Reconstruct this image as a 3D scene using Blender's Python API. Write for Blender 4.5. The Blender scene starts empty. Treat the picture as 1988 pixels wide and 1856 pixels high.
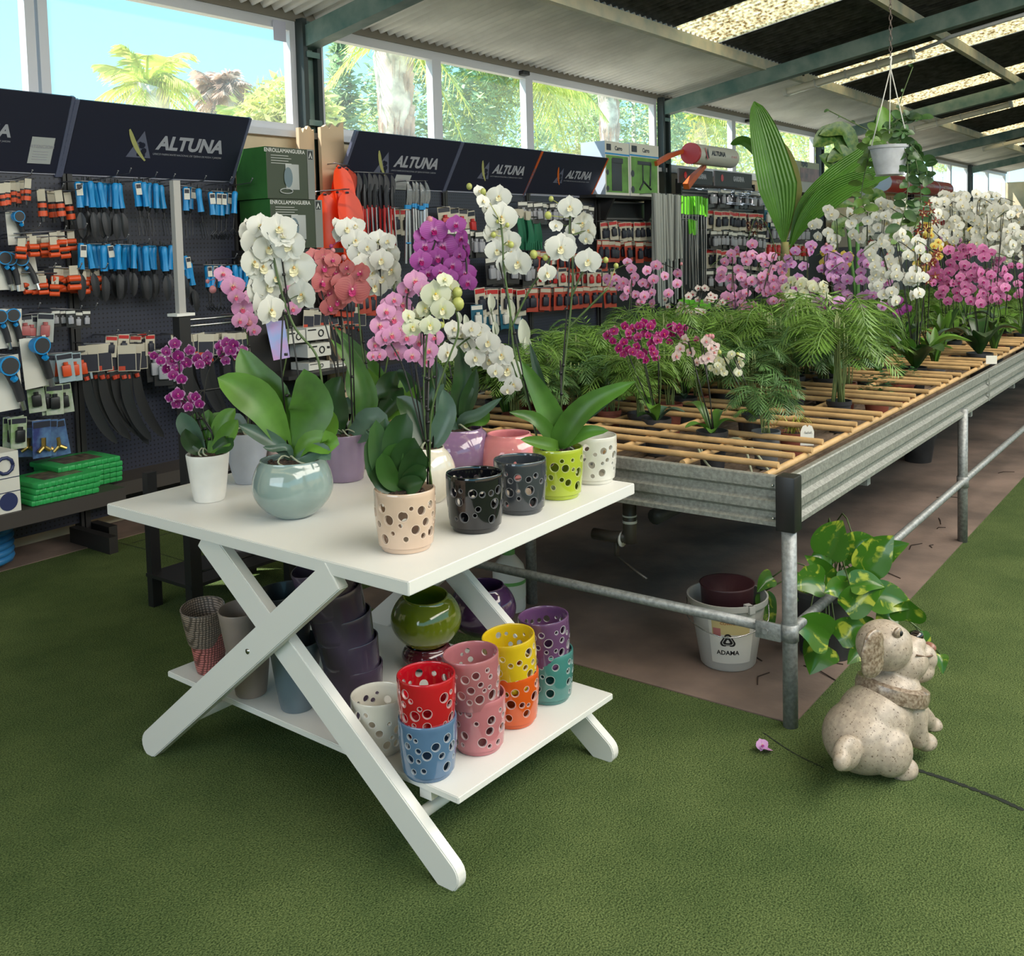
import bpy, bmesh, math, random
import numpy as np
from mathutils import Vector, Matrix, noise
from mathutils.geometry import delaunay_2d_cdt
PI=math.pi
S=bpy.context.scene; COL=S.collection
rnd=random.Random(7)
# ---------------------------------------------------------------- camera
F_=1925.; CY_=602.; YAW,PIT,ROL=6.43729211e-01,6.39641020e-02,2.61144857e-02
fw=Vector((math.cos(YAW)*math.cos(PIT),math.sin(YAW)*math.cos(PIT),-math.sin(PIT)))
rt0=Vector((math.sin(YAW),-math.cos(YAW),0)); dn0=fw.cross(rt0)
rt=rt0*math.cos(ROL)+dn0*math.sin(ROL); dn=-rt0*math.sin(ROL)+dn0*math.cos(ROL)
CAM=Vector((-3.06,-1.192,1.6))
cd=bpy.data.cameras.new('camera'); cam=bpy.data.objects.new('camera',cd); COL.objects.link(cam)
cd.sensor_width=36; cd.lens=F_/1988*36; cd.shift_y=(CY_-928)/1988; cd.clip_end=300; cd.clip_start=.05
m=Matrix((rt,-dn,-fw)).transposed().to_4x4(); m.translation=CAM; cam.matrix_world=m
S.camera=cam
# ---------------------------------------------------------------- world, sun, added fill lamps
S.view_settings.view_transform='Standard'; S.view_settings.look='None'; S.view_settings.gamma=1
S.view_settings.use_curve_mapping=False; S.view_settings.exposure=0.66
W=bpy.data.worlds.new('sky'); S.world=W; W.use_nodes=True; wn=W.node_tree.nodes; wl=W.node_tree.links
bg=wn['Background']; tc=wn.new('ShaderNodeTexCoord'); sx=wn.new('ShaderNodeSeparateXYZ'); cr=wn.new('ShaderNodeValToRGB')
wl.new(tc.outputs['Generated'],sx.inputs[0]); wl.new(sx.outputs['Z'],cr.inputs[0]); wl.new(cr.outputs[0],bg.inputs[0])
cr.color_ramp.elements[0].position=0.0; cr.color_ramp.elements[0].color=(.72,.93,1,1)
cr.color_ramp.elements[1].position=.45; cr.color_ramp.elements[1].color=(.17,.66,.98,1)
e=cr.color_ramp.elements.new(.12); e.color=(.36,.80,.98,1)
bg.inputs[1].default_value=1.0
def lamp(name,kind,energy,color,loc=(0,0,0),direction=(0,0,-1),size=None,size_y=None):
    l=bpy.data.lights.new(name,kind); l.energy=energy; l.color=color
    o=bpy.data.objects.new(name,l); COL.objects.link(o); o.location=loc
    o.rotation_euler=Vector(direction).to_track_quat('-Z','Y').to_euler()
    if size: l.shape='RECTANGLE'; l.size=size; l.size_y=size_y or size
    return o
sun=lamp('sun','SUN',7.0,(1,.95,.85),direction=(.40,-.42,-.76)); sun.data.angle=.01
lamp('roof_fill','AREA',430,(1,.94,.84),(.8,-3.0,4.2),(-.05,.38,-1),10,2.4)  # added area lamp below the roof, standing in for skylight daylight
lamp('side_fill','AREA',135,(.85,.93,1),(-7.5,1.2,3.2),(.85,.0,-.5),5,3)  # added cool fill lamp; no entrance is built here
# ---------------------------------------------------------------- pixel -> real place
def ray(px,py): return (rt*((px-994)/F_)+dn*((py-CY_)/F_)+fw)
def UZ(px,py,z): d=ray(px,py); return CAM+d*((z-CAM.z)/d.z)
def UY(px,py,y): d=ray(px,py); return CAM+d*((y-CAM.y)/d.y)
def UX(px,py,x): d=ray(px,py); return CAM+d*((x-CAM.x)/d.x)
def UD(px,py,D): return CAM+ray(px,py)*D
def depth(P): return (Vector(P)-CAM).dot(fw)
# ---------------------------------------------------------------- materials
MATS={}
def mat(name,c,rough=.5,metal=0,var=0,vs=20,bump=0,bs=200,c2=None,trans=0,coat=0,spec=.5,alpha=1,transl=0):
    if name in MATS: return MATS[name]
    M=bpy.data.materials.new(name); M.use_nodes=True; N=M.node_tree.nodes; L=M.node_tree.links; b=N['Principled BSDF']
    c=tuple(c)+(1,); b.inputs['Base Color'].default_value=c; b.inputs['Roughness'].default_value=rough
    b.inputs['Metallic'].default_value=metal; b.inputs['Specular IOR Level'].default_value=spec
    if trans: b.inputs['Transmission Weight'].default_value=trans
    if coat: b.inputs['Coat Weight'].default_value=coat; b.inputs['Coat Roughness'].default_value=.05
    if alpha<1: b.inputs['Alpha'].default_value=alpha
    t=N.new('ShaderNodeTexCoord')
    if var or c2:
        n=N.new('ShaderNodeTexNoise'); n.inputs['Scale'].default_value=vs; n.inputs['Detail'].default_value=4
        L.new(t.outputs['Object'],n.inputs['Vector']); r=N.new('ShaderNodeValToRGB')
        cc=c2 or [x*(1-var) for x in c[:3]]
        r.color_ramp.elements[0].color=tuple(cc)+(1,); r.color_ramp.elements[1].color=c if c2 else tuple(min(1,x*(1+var)) for x in c[:3])+(1,)
        r.color_ramp.elements[0].position=.35; r.color_ramp.elements[1].position=.65
        L.new(n.outputs['Fac'],r.inputs[0]); L.new(r.outputs[0],b.inputs['Base Color'])
    if bump:
        n2=N.new('ShaderNodeTexNoise'); n2.inputs['Scale'].default_value=bs; n2.inputs['Detail'].default_value=3
        L.new(t.outputs['Object'],n2.inputs['Vector']); bp=N.new('ShaderNodeBump'); bp.inputs['Strength'].default_value=bump; bp.inputs['Distance'].default_value=.01
        L.new(n2.outputs['Fac'],bp.inputs['Height']); L.new(bp.outputs[0],b.inputs['Normal'])
    if transl:
        tr=N.new('ShaderNodeBsdfTranslucent'); mx=N.new('ShaderNodeMixShader'); mx.inputs[0].default_value=transl
        if b.inputs['Base Color'].is_linked: L.new(b.inputs['Base Color'].links[0].from_socket,tr.inputs[0])
        else: tr.inputs[0].default_value=c
        L.new(b.outputs[0],mx.inputs[1]); L.new(tr.outputs[0],mx.inputs[2]); L.new(mx.outputs[0],N['Material Output'].inputs[0])
    MATS[name]=M; return M
def petal_mat(name,centre,mid,edge,p1=.25,p2=.85,vein=0,rough=.45):
    """uv: u across the petal (0..1), v along it (0 at the throat)"""
    M=bpy.data.materials.new(name); M.use_nodes=True; N=M.node_tree.nodes; L=M.node_tree.links; b=N['Principled BSDF']
    uv=N.new('ShaderNodeUVMap'); s=N.new('ShaderNodeSeparateXYZ'); L.new(uv.outputs[0],s.inputs[0])
    def mth(op,a,bb=None):
        n=N.new('ShaderNodeMath'); n.operation=op
        for i,x in enumerate((a,bb)):
            if x is None: continue
            if isinstance(x,(int,float)): n.inputs[i].default_value=x
            else: L.new(x,n.inputs[i])
        return n.outputs[0]
    a=mth('ABSOLUTE',mth('SUBTRACT',mth('MULTIPLY',s.outputs[0],2.),1.))
    v=s.outputs[1]
    k=mth('MAXIMUM',v,mth('MULTIPLY',a,mth('SQRT',v)))
    r=N.new('ShaderNodeValToRGB'); E=r.color_ramp.elements
    E[0].position=.02; E[0].color=tuple(centre)+(1,); E[1].position=.93; E[1].color=tuple(edge)+(1,)
    e1=E.new(p1); e1.color=tuple(mid)+(1,); e2=E.new(p2); e2.color=tuple(mid)+(1,)
    L.new(k,r.inputs[0]); out=r.outputs[0]
    if vein:
        w=mth('SINE',mth('MULTIPLY',s.outputs[0],60.)); w=mth('MULTIPLY',mth('ADD',w,1.),vein*.5)
        mx=N.new('ShaderNodeMixRGB'); mx.blend_type='MULTIPLY'; L.new(w,mx.inputs[0]); L.new(out,mx.inputs[1]); mx.inputs[2].default_value=(.75,.3,.55,1); out=mx.outputs[0]
    L.new(out,b.inputs['Base Color']); b.inputs['Roughness'].default_value=rough
    tr=N.new('ShaderNodeBsdfTranslucent'); mx=N.new('ShaderNodeMixShader'); mx.inputs[0].default_value=.3
    L.new(out,tr.inputs[0]); L.new(b.outputs[0],mx.inputs[1]); L.new(tr.outputs[0],mx.inputs[2]); L.new(mx.outputs[0],N['Material Output'].inputs[0])
    MATS[name]=M; return M
# ---------------------------------------------------------------- mesh builder
class MB:
    def __init__(s): s.v=[]; s.f=[]; s.m=[]; s.uv=[]; s.hasuv=False
    def add(s,vs,fs,mi=0,uvs=None):
        o=len(s.v); s.v+= [tuple(x) for x in vs]
        for i,f in enumerate(fs):
            s.f.append(tuple(o+k for k in f)); s.m.append(mi if isinstance(mi,int) else mi[i])
            s.uv.append([uvs[k] for k in f] if uvs else [(0,0)]*len(f))
        if uvs: s.hasuv=True
        return s
    def merge(s,o,M=None,mi=None):
        b=len(s.v); s.v+= [tuple(M@Vector(x)) if M is not None else x for x in o.v]
        s.f+= [tuple(b+k for k in f) for f in o.f]; s.m+= [mi]*len(o.f) if mi is not None else o.m; s.uv+=o.uv; s.hasuv|=o.hasuv; return s
    def box(s,a,b,mi=0,M=None):
        x0,y0,z0=a; x1,y1,z1=b
        vs=[Vector(p) for p in ((x0,y0,z0),(x1,y0,z0),(x1,y1,z0),(x0,y1,z0),(x0,y0,z1),(x1,y0,z1),(x1,y1,z1),(x0,y1,z1))]
        if M is not None: vs=[M@p for p in vs]
        return s.add(vs,[(0,3,2,1),(4,5,6,7),(0,1,5,4),(1,2,6,5),(2,3,7,6),(3,0,4,7)],mi)
    def rbox(s,a,b,r,mi=0,M=None):
        bm=bmesh.new(); bmesh.ops.create_cube(bm,size=1)
        for v in bm.verts: v.co=Vector(((a[0]+b[0])/2+v.co.x*(b[0]-a[0]),(a[1]+b[1])/2+v.co.y*(b[1]-a[1]),(a[2]+b[2])/2+v.co.z*(b[2]-a[2])))
        bmesh.ops.bevel(bm,geom=bm.edges[:],offset=r,segments=2,affect='EDGES',profile=.5)
        bm.verts.ensure_lookup_table(); vs=[(M@v.co if M is not None else v.co) for v in bm.verts]; fs=[[v.index for v in f.verts] for f in bm.faces]; bm.free()
        return s.add(vs,fs,mi)
    def hexa(s,P,mi=0): # 4 bottom + 4 top points
        return s.add(P,[(0,3,2,1),(4,5,6,7),(0,1,5,4),(1,2,6,5),(2,3,7,6),(3,0,4,7)],mi)
    def tube(s,pts,r,n=6,mi=0,cap=True):
        pts=[Vector(p) for p in pts]; rs=r if isinstance(r,(list,tuple)) else [r]*len(pts); vs=[]; up=None
        for i,p in enumerate(pts):
            t=(pts[min(i+1,len(pts)-1)]-pts[max(i-1,0)]).normalized()
            if up is None: up=t.orthogonal().normalized()
            a=(up-t*up.dot(t)); a=a.normalized() if a.length>1e-6 else t.orthogonal().normalized(); up=a; b=t.cross(a)
            for k in range(n): th=2*PI*k/n; vs.append(p+(a*math.cos(th)+b*math.sin(th))*rs[i])
        fs=[(i*n+k,i*n+(k+1)%n,(i+1)*n+(k+1)%n,(i+1)*n+k) for i in range(len(pts)-1) for k in range(n)]
        if cap: fs+=[tuple(range(n-1,-1,-1)),tuple(range((len(pts)-1)*n,len(pts)*n))]
        return s.add(vs,fs,mi)
    def lathe(s,prof,n=32,M=None,mi=0,mis=None):
        vs=[]; 
        for r,z in prof:
            for k in range(n): p=Vector((r*math.cos(2*PI*k/n),r*math.sin(2*PI*k/n),z)); vs.append(M@p if M is not None else p)
        fs=[];ml=[]
        for i in range(len(prof)-1):
            for k in range(n): fs.append((i*n+k,i*n+(k+1)%n,(i+1)*n+(k+1)%n,(i+1)*n+k)); ml.append(mis[i] if mis else mi)
        return s.add(vs,fs,ml)
    def disc(s,c,r,n=24,mi=0,nrm=(0,0,1)):
        q=Vector(nrm).to_track_quat('Z','Y'); c=Vector(c)
        return s.add([c+q@Vector((r*math.cos(2*PI*k/n),r*math.sin(2*PI*k/n),0)) for k in range(n)],[tuple(range(n))],mi)
    def ell(s,c,r,n=10,M=None,mi=0):
        c=Vector(c); pr=[]; vs=[]; h=n//2+1
        for i in range(h+1):
            ph=PI*i/h
            for k in range(n):
                p=c+Vector((r[0]*math.sin(ph)*math.cos(2*PI*k/n),r[1]*math.sin(ph)*math.sin(2*PI*k/n),-r[2]*math.cos(ph))); vs.append(M@p if M is not None else p)
        return s.add(vs,[(i*n+k,i*n+(k+1)%n,(i+1)*n+(k+1)%n,(i+1)*n+k) for i in range(h) for k in range(n)],mi)
    def grid(s,fn,nu,nv,mi=0):
        vs=[];uv=[]
        for j in range(nv+1):
            for i in range(nu+1): vs.append(fn(i/nu,j/nv)); uv.append((i/nu,j/nv))
        w=nu+1
        return s.add(vs,[(j*w+i,j*w+i+1,(j+1)*w+i+1,(j+1)*w+i) for j in range(nv) for i in range(nu)],mi,uv)
    def ribbon(s,pts,w,nrm,fold=0.0,nv=10,nu=4,mi=0,shape=None,wave=0):
        """leaf along a curve through pts, width function, folded along its middle"""
        P=spline(pts,nv); n0=Vector(nrm)
        sh=shape or (lambda t: max(.0,math.sin(PI*min(1,t**.75*.97+.03)))**.6)
        def fn(u,v):
            i=round(v*nv); t=(P[min(i+1,nv)]-P[max(i-1,0)]).normalized(); sd=t.cross(n0); sd=sd.normalized() if sd.length>1e-5 else t.orthogonal()
            up=sd.cross(t); a=(u-.5)*2
            return P[i]+sd*(a*w*.5*sh(v))+up*(abs(a)*fold*w*sh(v)+wave*w*math.sin(v*14+a*2)*abs(a))
        return s.grid(fn,nu,nv,mi)
    def mesh(s,name,smooth=True):
        me=bpy.data.meshes.new(name); me.from_pydata([tuple(x) for x in s.v],[],s.f)
        me.polygons.foreach_set('material_index',s.m)
        if smooth: me.polygons.foreach_set('use_smooth',[True]*len(s.f))
        if s.hasuv:
            l=me.uv_layers.new(name='UVMap'); l.data.foreach_set('uv',[c for f in s.uv for p in f for c in p])
        me.update(); return me
    def build(s,name,mats,parent=None,smooth=True,at=None,sharp=None):
        me=s.mesh(name,smooth)
        for x in (mats if isinstance(mats,(list,tuple)) else [mats]): me.materials.append(x)
        if smooth and sharp: 
            me.set_sharp_from_angle(angle=math.radians(sharp))
        return obj(name,me,parent,at)
def obj(name,me,parent=None,at=None):
    o=bpy.data.objects.new(name,me); COL.objects.link(o)
    if parent is not None: o.parent=parent
    if at is not None: o.location=at
    return o
def spline(pts,n):
    pts=[Vector(p) for p in pts]
    if len(pts)==2: return [pts[0].lerp(pts[1],i/n) for i in range(n+1)]
    P=[pts[0]*2-pts[1]]+pts+[pts[-1]*2-pts[-2]]; out=[]
    for i in range(n+1):
        t=i/n*(len(pts)-1); k=min(int(t),len(pts)-2); f=t-k; a,b,c,d=P[k:k+4]
        out.append(.5*((2*b)+(c-a)*f+(2*a-5*b+4*c-d)*f*f+(3*b-a-3*c+d)*f**3))
    return out
def tag(o,label,cat,group=None,kind=None):
    if label: o['label']=label
    if cat: o['category']=cat
    if group: o['group']=group
    if kind: o['kind']=kind
    return o
def thing(name,label,cat,loc=(0,0,0),group=None,rz=0):
    o=bpy.data.objects.new(name,None); COL.objects.link(o); o.location=loc; o.rotation_euler=(0,0,rz); o.empty_display_size=.05
    return tag(o,label,cat,group)
def struct(o): o['kind']='structure'; return o
def copy_tree(o,loc=None,rot=None,scale=None,label=None,group=None):
    kids={}
    for ch in ALLCH(o): kids[ch]=None
    c=o.copy(); COL.objects.link(c)
    def rec(src,dst):
        for ch in src.children: d=ch.copy(); COL.objects.link(d); d.parent=dst; rec(ch,d)
    rec(o,c)
    if loc is not None: c.location=loc
    if rot is not None: c.rotation_euler=rot
    if scale is not None: c.scale=(scale,)*3 if isinstance(scale,(int,float)) else scale
    if label: c['label']=label
    if group: c['group']=group
    return c
def ordn(i): return ['first','second','third','fourth','fifth','sixth','seventh','eighth','ninth','tenth','eleventh','twelfth','thirteenth','fourteenth','fifteenth','sixteenth','seventeenth','eighteenth','nineteenth','twentieth'][i] if i<20 else '%dth'%(i+1)
def ALLCH(o): return list(o.children)
def text_mb(s,size,depth=.002,bold=0,shear=0,align='CENTER'):
    cu=bpy.data.curves.new('t','FONT'); cu.body=s; cu.size=size; cu.extrude=depth; cu.offset=bold; cu.shear=shear; cu.align_x=align; cu.align_y='CENTER'; cu.resolution_u=3
    o=bpy.data.objects.new('t',cu); COL.objects.link(o); dg=bpy.context.evaluated_depsgraph_get(); me=bpy.data.meshes.new_from_object(o.evaluated_get(dg))
    b=MB(); b.add([v.co.copy() for v in me.vertices],[tuple(p.vertices) for p in me.polygons]); bpy.data.objects.remove(o); bpy.data.curves.remove(cu); bpy.data.meshes.remove(me); return b
def frame_M(o,ex,ey):
    """matrix: local x -> ex, local y -> ey, local z -> outwards"""
    ex=Vector(ex).normalized(); ey=Vector(ey); ey=(ey-ex*ey.dot(ex)).normalized(); ez=ex.cross(ey)
    M=Matrix((ex,ey,ez)).transposed().to_4x4(); M.translation=Vector(o); return M
def sub(pts,o): o=Vector(o); return [Vector(p)-o for p in pts]
WHITE=mat('white_lacquer',(.74,.73,.70),.42,bump=.03,bs=60)
GREY=mat('grey_print',(.36,.36,.40),.5)
LGREY=mat('light_print',(.62,.62,.6),.5)
BLACK=mat('black_plastic',(.012,.012,.014),.4)
DARKMET=mat('dark_navy_metal',(.018,.019,.034),.5,bump=.02,bs=100)
PEG=None
CHROME=mat('chrome',(.6,.6,.62),.25,1)
GALV=mat('galvanised_steel',(.27,.28,.28),.5,.4,var=.22,vs=70,bump=.1,bs=150)
CARD=mat('white_card',(.7,.68,.62),.6)
SOIL=mat('bark_soil',(.05,.03,.02),.95,var=.6,vs=90,bump=.8,bs=120)
# ================================================================ setting
def floor_mat():
    M=mat('green_turf',(.12,.20,.045),.95,spec=.1); N=M.node_tree.nodes; L=M.node_tree.links; b=N['Principled BSDF']
    t=N.new('ShaderNodeTexCoord'); n=N.new('ShaderNodeTexNoise'); n.inputs['Scale'].default_value=200; n.inputs['Detail'].default_value=3
    n2=N.new('ShaderNodeTexNoise'); n2.inputs['Scale'].default_value=2.0; n2.inputs['Detail'].default_value=9; n2.inputs['Roughness'].default_value=.65
    L.new(t.outputs['Object'],n.inputs[0]); L.new(t.outputs['Object'],n2.inputs[0])
    r=N.new('ShaderNodeValToRGB'); r.color_ramp.elements[0].position=.33; r.color_ramp.elements[1].position=.68
    r.color_ramp.elements[0].color=(.040,.070,.022,1); r.color_ramp.elements[1].color=(.20,.26,.105,1); L.new(n.outputs[0],r.inputs[0])
    r2=N.new('ShaderNodeValToRGB'); r2.color_ramp.elements[0].color=(.50,.58,.50,1); r2.color_ramp.elements[1].color=(1.0,.98,.9,1); r2.color_ramp.elements[0].position=.3; r2.color_ramp.elements[1].position=.7; L.new(n2.outputs[0],r2.inputs[0])
    mx=N.new('ShaderNodeMixRGB'); mx.blend_type='MULTIPLY'; mx.inputs[0].default_value=1; L.new(r.outputs[0],mx.inputs[1]); L.new(r2.outputs[0],mx.inputs[2]); L.new(mx.outputs[0],b.inputs[0])
    bp=N.new('ShaderNodeBump'); bp.inputs['Strength'].default_value=.9; bp.inputs['Distance'].default_value=.01; L.new(n.outputs[0],bp.inputs['Height']); L.new(bp.outputs[0],b.inputs['Normal'])
    return M
TURF=floor_mat()
CONC=mat('concrete',(.25,.175,.14),.9,c2=(.11,.08,.065),vs=2.2,bump=.15,bs=60)
b=MB(); b.box((-12,-9,-.1),(30,4.45,0)); struct(b.build('floor',TURF,smooth=False))
b=MB(); b.box((.02,.0,.0),(13,2.15,.004)); struct(b.build('floor_concrete_under_bench',CONC,smooth=False))
b=MB(); b.box((-12,3.94,.0),(29.9,4.29,.004)); struct(b.build('floor_concrete_by_wall',CONC,smooth=False))
SEAM=mat('carpet_seam',(.01,.015,.01),1)
def seam(pts,w=.012):
    b=MB(); P=[UZ(x,y,.0) for x,y in pts]; Q=spline(P,24); 
    L=[];
    for i,p in enumerate(Q):
        t=(Q[min(i+1,24)]-Q[max(i-1,0)]).normalized(); s_=Vector((-t.y,t.x,0))*w*(.35+.65*abs(math.sin(i*1.7)))*.5
        L+= [p+s_+Vector((0,0,.0015)),p-s_+Vector((0,0,.0015))]
    b.add(L,[(2*i,2*i+1,2*i+3,2*i+2) for i in range(24)]); struct(b.build('floor_carpet_seam',SEAM,smooth=False))
seam([(1780,1495),(1850,1518),(1930,1548),(1988,1574)],.02)
seam([(205,1047),(300,1072),(410,1108),(500,1150)],.006)
seam([(255,1055),(330,1035),(372,1024)],.01)
seam([(1480,1422),(1540,1462),(1600,1492)],.005)
# bits of debris on the concrete
TW=mat('dry_twig',(.03,.015,.01),.9)
TWX=sorted(rnd.uniform(.1,5) for _ in range(16))
for i in range(16):
    p=Vector((TWX[i],rnd.uniform(.02,.35),.006)); a=rnd.uniform(0,PI); l=rnd.uniform(.02,.09)
    b=MB(); b.tube([(-l*math.cos(a),-l*math.sin(a),0),(0,.01,.002),(l*math.cos(a+.4),l*math.sin(a+.4),0)],.0022,4)
    tag(b.build('twig',TW,at=p),'dark dry twig on the concrete under the bench, %s from the near corner'%ordn(i),'twig','dry twigs under the bench')
# wall with window band
BEIGE=mat('cream_paint',(.62,.52,.36),.8,var=.1,vs=3,bump=.05,bs=30)
ALU=mat('white_window_frame',(.56,.57,.62),.45)
GLASS=mat('window_glass',(1,1,1),.0,trans=1)
# thin glass: transparent with a little white translucent haze mixed in
N=GLASS.node_tree.nodes; L=GLASS.node_tree.links; tb=N.new('ShaderNodeBsdfTransparent'); mx=N.new('ShaderNodeMixShader'); mx.inputs[0].default_value=.035
du=N.new('ShaderNodeBsdfTranslucent'); du.inputs[0].default_value=(.95,.97,1,1)
L.new(tb.outputs[0],mx.inputs[1]); L.new(du.outputs[0],mx.inputs[2]); L.new(mx.outputs[0],N['Material Output'].inputs[0])
YW=4.3
b=MB(); b.box((-12,YW,0),(27,YW+.15,2.44)); struct(b.build('wall_back',BEIGE,smooth=False))
b=MB(); b.box((-12,YW,2.44),(-1.72,YW+.15,3.3)); struct(b.build('wall_back_sun_block',BEIGE,smooth=False))  # unseen wall closed over the window band to block a sun patch
b=MB(); b.box((-12,YW-.01,3.235),(27,YW+.12,3.36)); struct(b.build('trim_1',mat('head_beam',(.2,.18,.15),.7),smooth=False))
STEELG=mat('green_painted_steel',(.055,.125,.115),.5,c2=(.16,.22,.20),vs=5,bump=.05)
CREAMST=mat('cream_painted_steel',(.55,.50,.38),.6,c2=(.35,.38,.32),vs=5)
posts=[-3.4,1.86,7.2,12.3,17.4,22.5]
# window panes between posts: list of glass edges along x
wi=0
def window(x0,x1,z0=2.44,z1=3.235,fr=.07,sill=.0):
    global wi; wi+=1
    o=thing('window_%d'%wi,None,None,(0,0,0)); struct(o)
    b=MB(); y0,y1=YW+.0,YW+.07
    b.box((x0,y0,z0),(x1,y1,z0+fr)); b.box((x0,y0,z1-fr),(x1,y1,z1)); b.box((x0,y0,z0+fr),(x0+fr*.8,y1,z1-fr)); b.box((x1-fr*.8,y0,z0+fr),(x1,y1,z1-fr))
    struct(b.build('window_frame',ALU,o,smooth=False))
    b=MB(); b.box((x0+fr*.7,YW+.03,z0+fr*.9),(x1-fr*.7,YW+.036,z1-fr*.9)); struct(b.build('window_pane',GLASS,o,smooth=False))
for a,bb in [(-1.7,-.12),(-.1,1.78),(1.98,3.30),(3.30,4.62),(4.62,7.10),(7.34,9.2),(9.2,12.2),(12.42,14.0),(14.0,15.6),(15.6,17.3),(17.5,19.2),(19.2,20.8),(20.8,22.4),(22.6,24.7),(24.7,26.9)]:
    window(a,bb)
b=MB(); b.box((-12,YW-.05,2.41),(27,YW+.02,2.455)); struct(b.build('window_sill',ALU,smooth=False))
for i,x in enumerate(posts):
    o=thing('wall_post',None,None,(x,YW,0)); struct(o)
    b=MB(); b.box((-.085,-.08,0),(-.045,.0,3.25)); b.box((.045,-.08,0),(.085,.0,3.25)); struct(b.build('channel',mat('dark_post',(.02,.03,.03),.5),o,smooth=False))
    b=MB(); b.box((-.05,-.03,0),(.05,0,3.25)); b.box((-.06,-.09,2.98),(.06,-.08,3.02)); b.box((-.06,-.09,2.5),(.06,-.08,2.54)); struct(b.build('post_web',STEELG,o,smooth=False))
# sheathing boards at the first posts (pale, torn top edge)
for x0,x1,z,y in ((1.66,1.80,2.46,4.17),(1.80,2.02,2.50,4.10)):
    b=MB(); n=8; P=[(x0,0,0),(x1,0,0)]+[(x1-(x1-x0)*k/n,0,z+rnd.uniform(-.03,.03)) for k in range(n+1)]
    vs=P+[(p[0],.03,p[2]) for p in P]; k=len(P); b.add(vs,[tuple(range(k)),tuple(range(2*k-1,k-1,-1))]+[(i,(i+1)%k+0,(i+1)%k+k,i+k) for i in range(k)])
    tag(b.build('packing_board',mat('raw_board',(.6,.45,.3),.8),at=(0,y,0),smooth=False),'%s pale board with a torn top on the wall beside the orange scoops'%('narrow' if x0<1.7 else 'wide'),'board')
# roof
SL=.175; EZ=3.30
def rz(y): return EZ+SL*(4.3-y)
def corr(x0,x1,y0,y1,name,m_,dz=0,pitch=.095,amp=.024):
    n=max(4,int((x1-x0)/pitch*6)); rows=2; vs=[]
    for j,y in enumerate((y0,y1)):
        for i in range(n+1): x=x0+(x1-x0)*i/n; vs.append((x,y,rz(y)+dz+amp*math.sin(2*PI*x/pitch)))
    w=n+1; b=MB(); b.add(vs,[(i,i+1,w+i+1,w+i) for i in range(n)]); return struct(b.build(name,m_))
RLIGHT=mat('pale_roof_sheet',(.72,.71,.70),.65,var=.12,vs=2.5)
RDARK=mat('dark_roof_sheet',(.055,.055,.055),.85,var=.45,vs=9,bump=.2)  # a darker sheet material than the eave strip
RTR=mat('translucent_roof_sheet',(.95,.74,.42),.6,c2=(.16,.09,.03),vs=26)
N=RTR.node_tree.nodes; L=RTR.node_tree.links; bb_=N['Principled BSDF']; src=bb_.inputs['Base Color'].links[0].from_socket; tr=N.new('ShaderNodeBsdfTranslucent'); L.new(src,tr.inputs[0]); mx=N.new('ShaderNodeMixShader'); mx.inputs[0].default_value=.9; L.new(bb_.outputs[0],mx.inputs[1]); L.new(tr.outputs[0],mx.inputs[2]); L.new(mx.outputs[0],N['Material Output'].inputs[0])
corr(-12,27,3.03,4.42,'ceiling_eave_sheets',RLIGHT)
sky=[(-4.9,-4.0),(-1.1,-.2),(2.2,3.1),(5.15,6.05),(8.75,9.65),(11.6,12.4),(14.6,15.4),(17.6,18.4),(20.6,21.4),(23.6,24.4)]
x=-12
for a,c in sky+[(27,27)]:
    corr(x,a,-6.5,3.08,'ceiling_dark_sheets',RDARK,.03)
    if c>a: corr(a,c,-6.5,3.06,'ceiling_skylight_sheet',RTR,.035)
    x=c
for y in (3.03,1.52,0.0,-1.5,-3,-4.5,-6):
    b=MB(); b.box((-12,y-.03,rz(y)-.12),(27,y+.03,rz(y)-.012)); struct(b.build('roof_purlin',CREAMST,smooth=False))
for i,x in enumerate(posts):
    b=MB(); y0,y1=4.3,-6.5; w=.06
    P=[(x-w,y0,rz(y0)-.26),(x+w,y0,rz(y0)-.26),(x+w,y1,rz(y1)-.32),(x-w,y1,rz(y1)-.32),(x-w,y0,rz(y0)-.11),(x+w,y0,rz(y0)-.11),(x+w,y1,rz(y1)-.11),(x-w,y1,rz(y1)-.11)]
    b.hexa(P); struct(b.build('roof_rafter',STEELG,smooth=False))
b=MB(); b.box((27,-7,0),(27.15,4.45,3.0)); struct(b.build('wall_end',BEIGE,smooth=False))
b=MB(); b.box((-12,4.44,0),(-11.9,4.5,3)); 
b=MB(); b.box((-12,-9,0),(30,-8.85,3.4)); struct(b.build('wall_front',BEIGE,smooth=False))  # unseen wall, added to keep low sky light from under the bench
b=MB(); b.box((-12,-9,0),(-11.85,4.4,2.4)); struct(b.build('wall_left',BEIGE,smooth=False))  # unseen side wall, added with the front one against low light
# outdoor ground
b=MB(); b.box((-60,4.5,-.15),(120,120,-.05)); struct(b.build('ground_outside',mat('dry_ground',(.42,.36,.24),.9,var=.2,vs=.5),smooth=False))
b=MB(); b.box((-60,-120,-.15),(120,-9,-.05)); struct(b.build('ground_outside_front',mat('dry_ground',(.4,.35,.26),.9),smooth=False))
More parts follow.
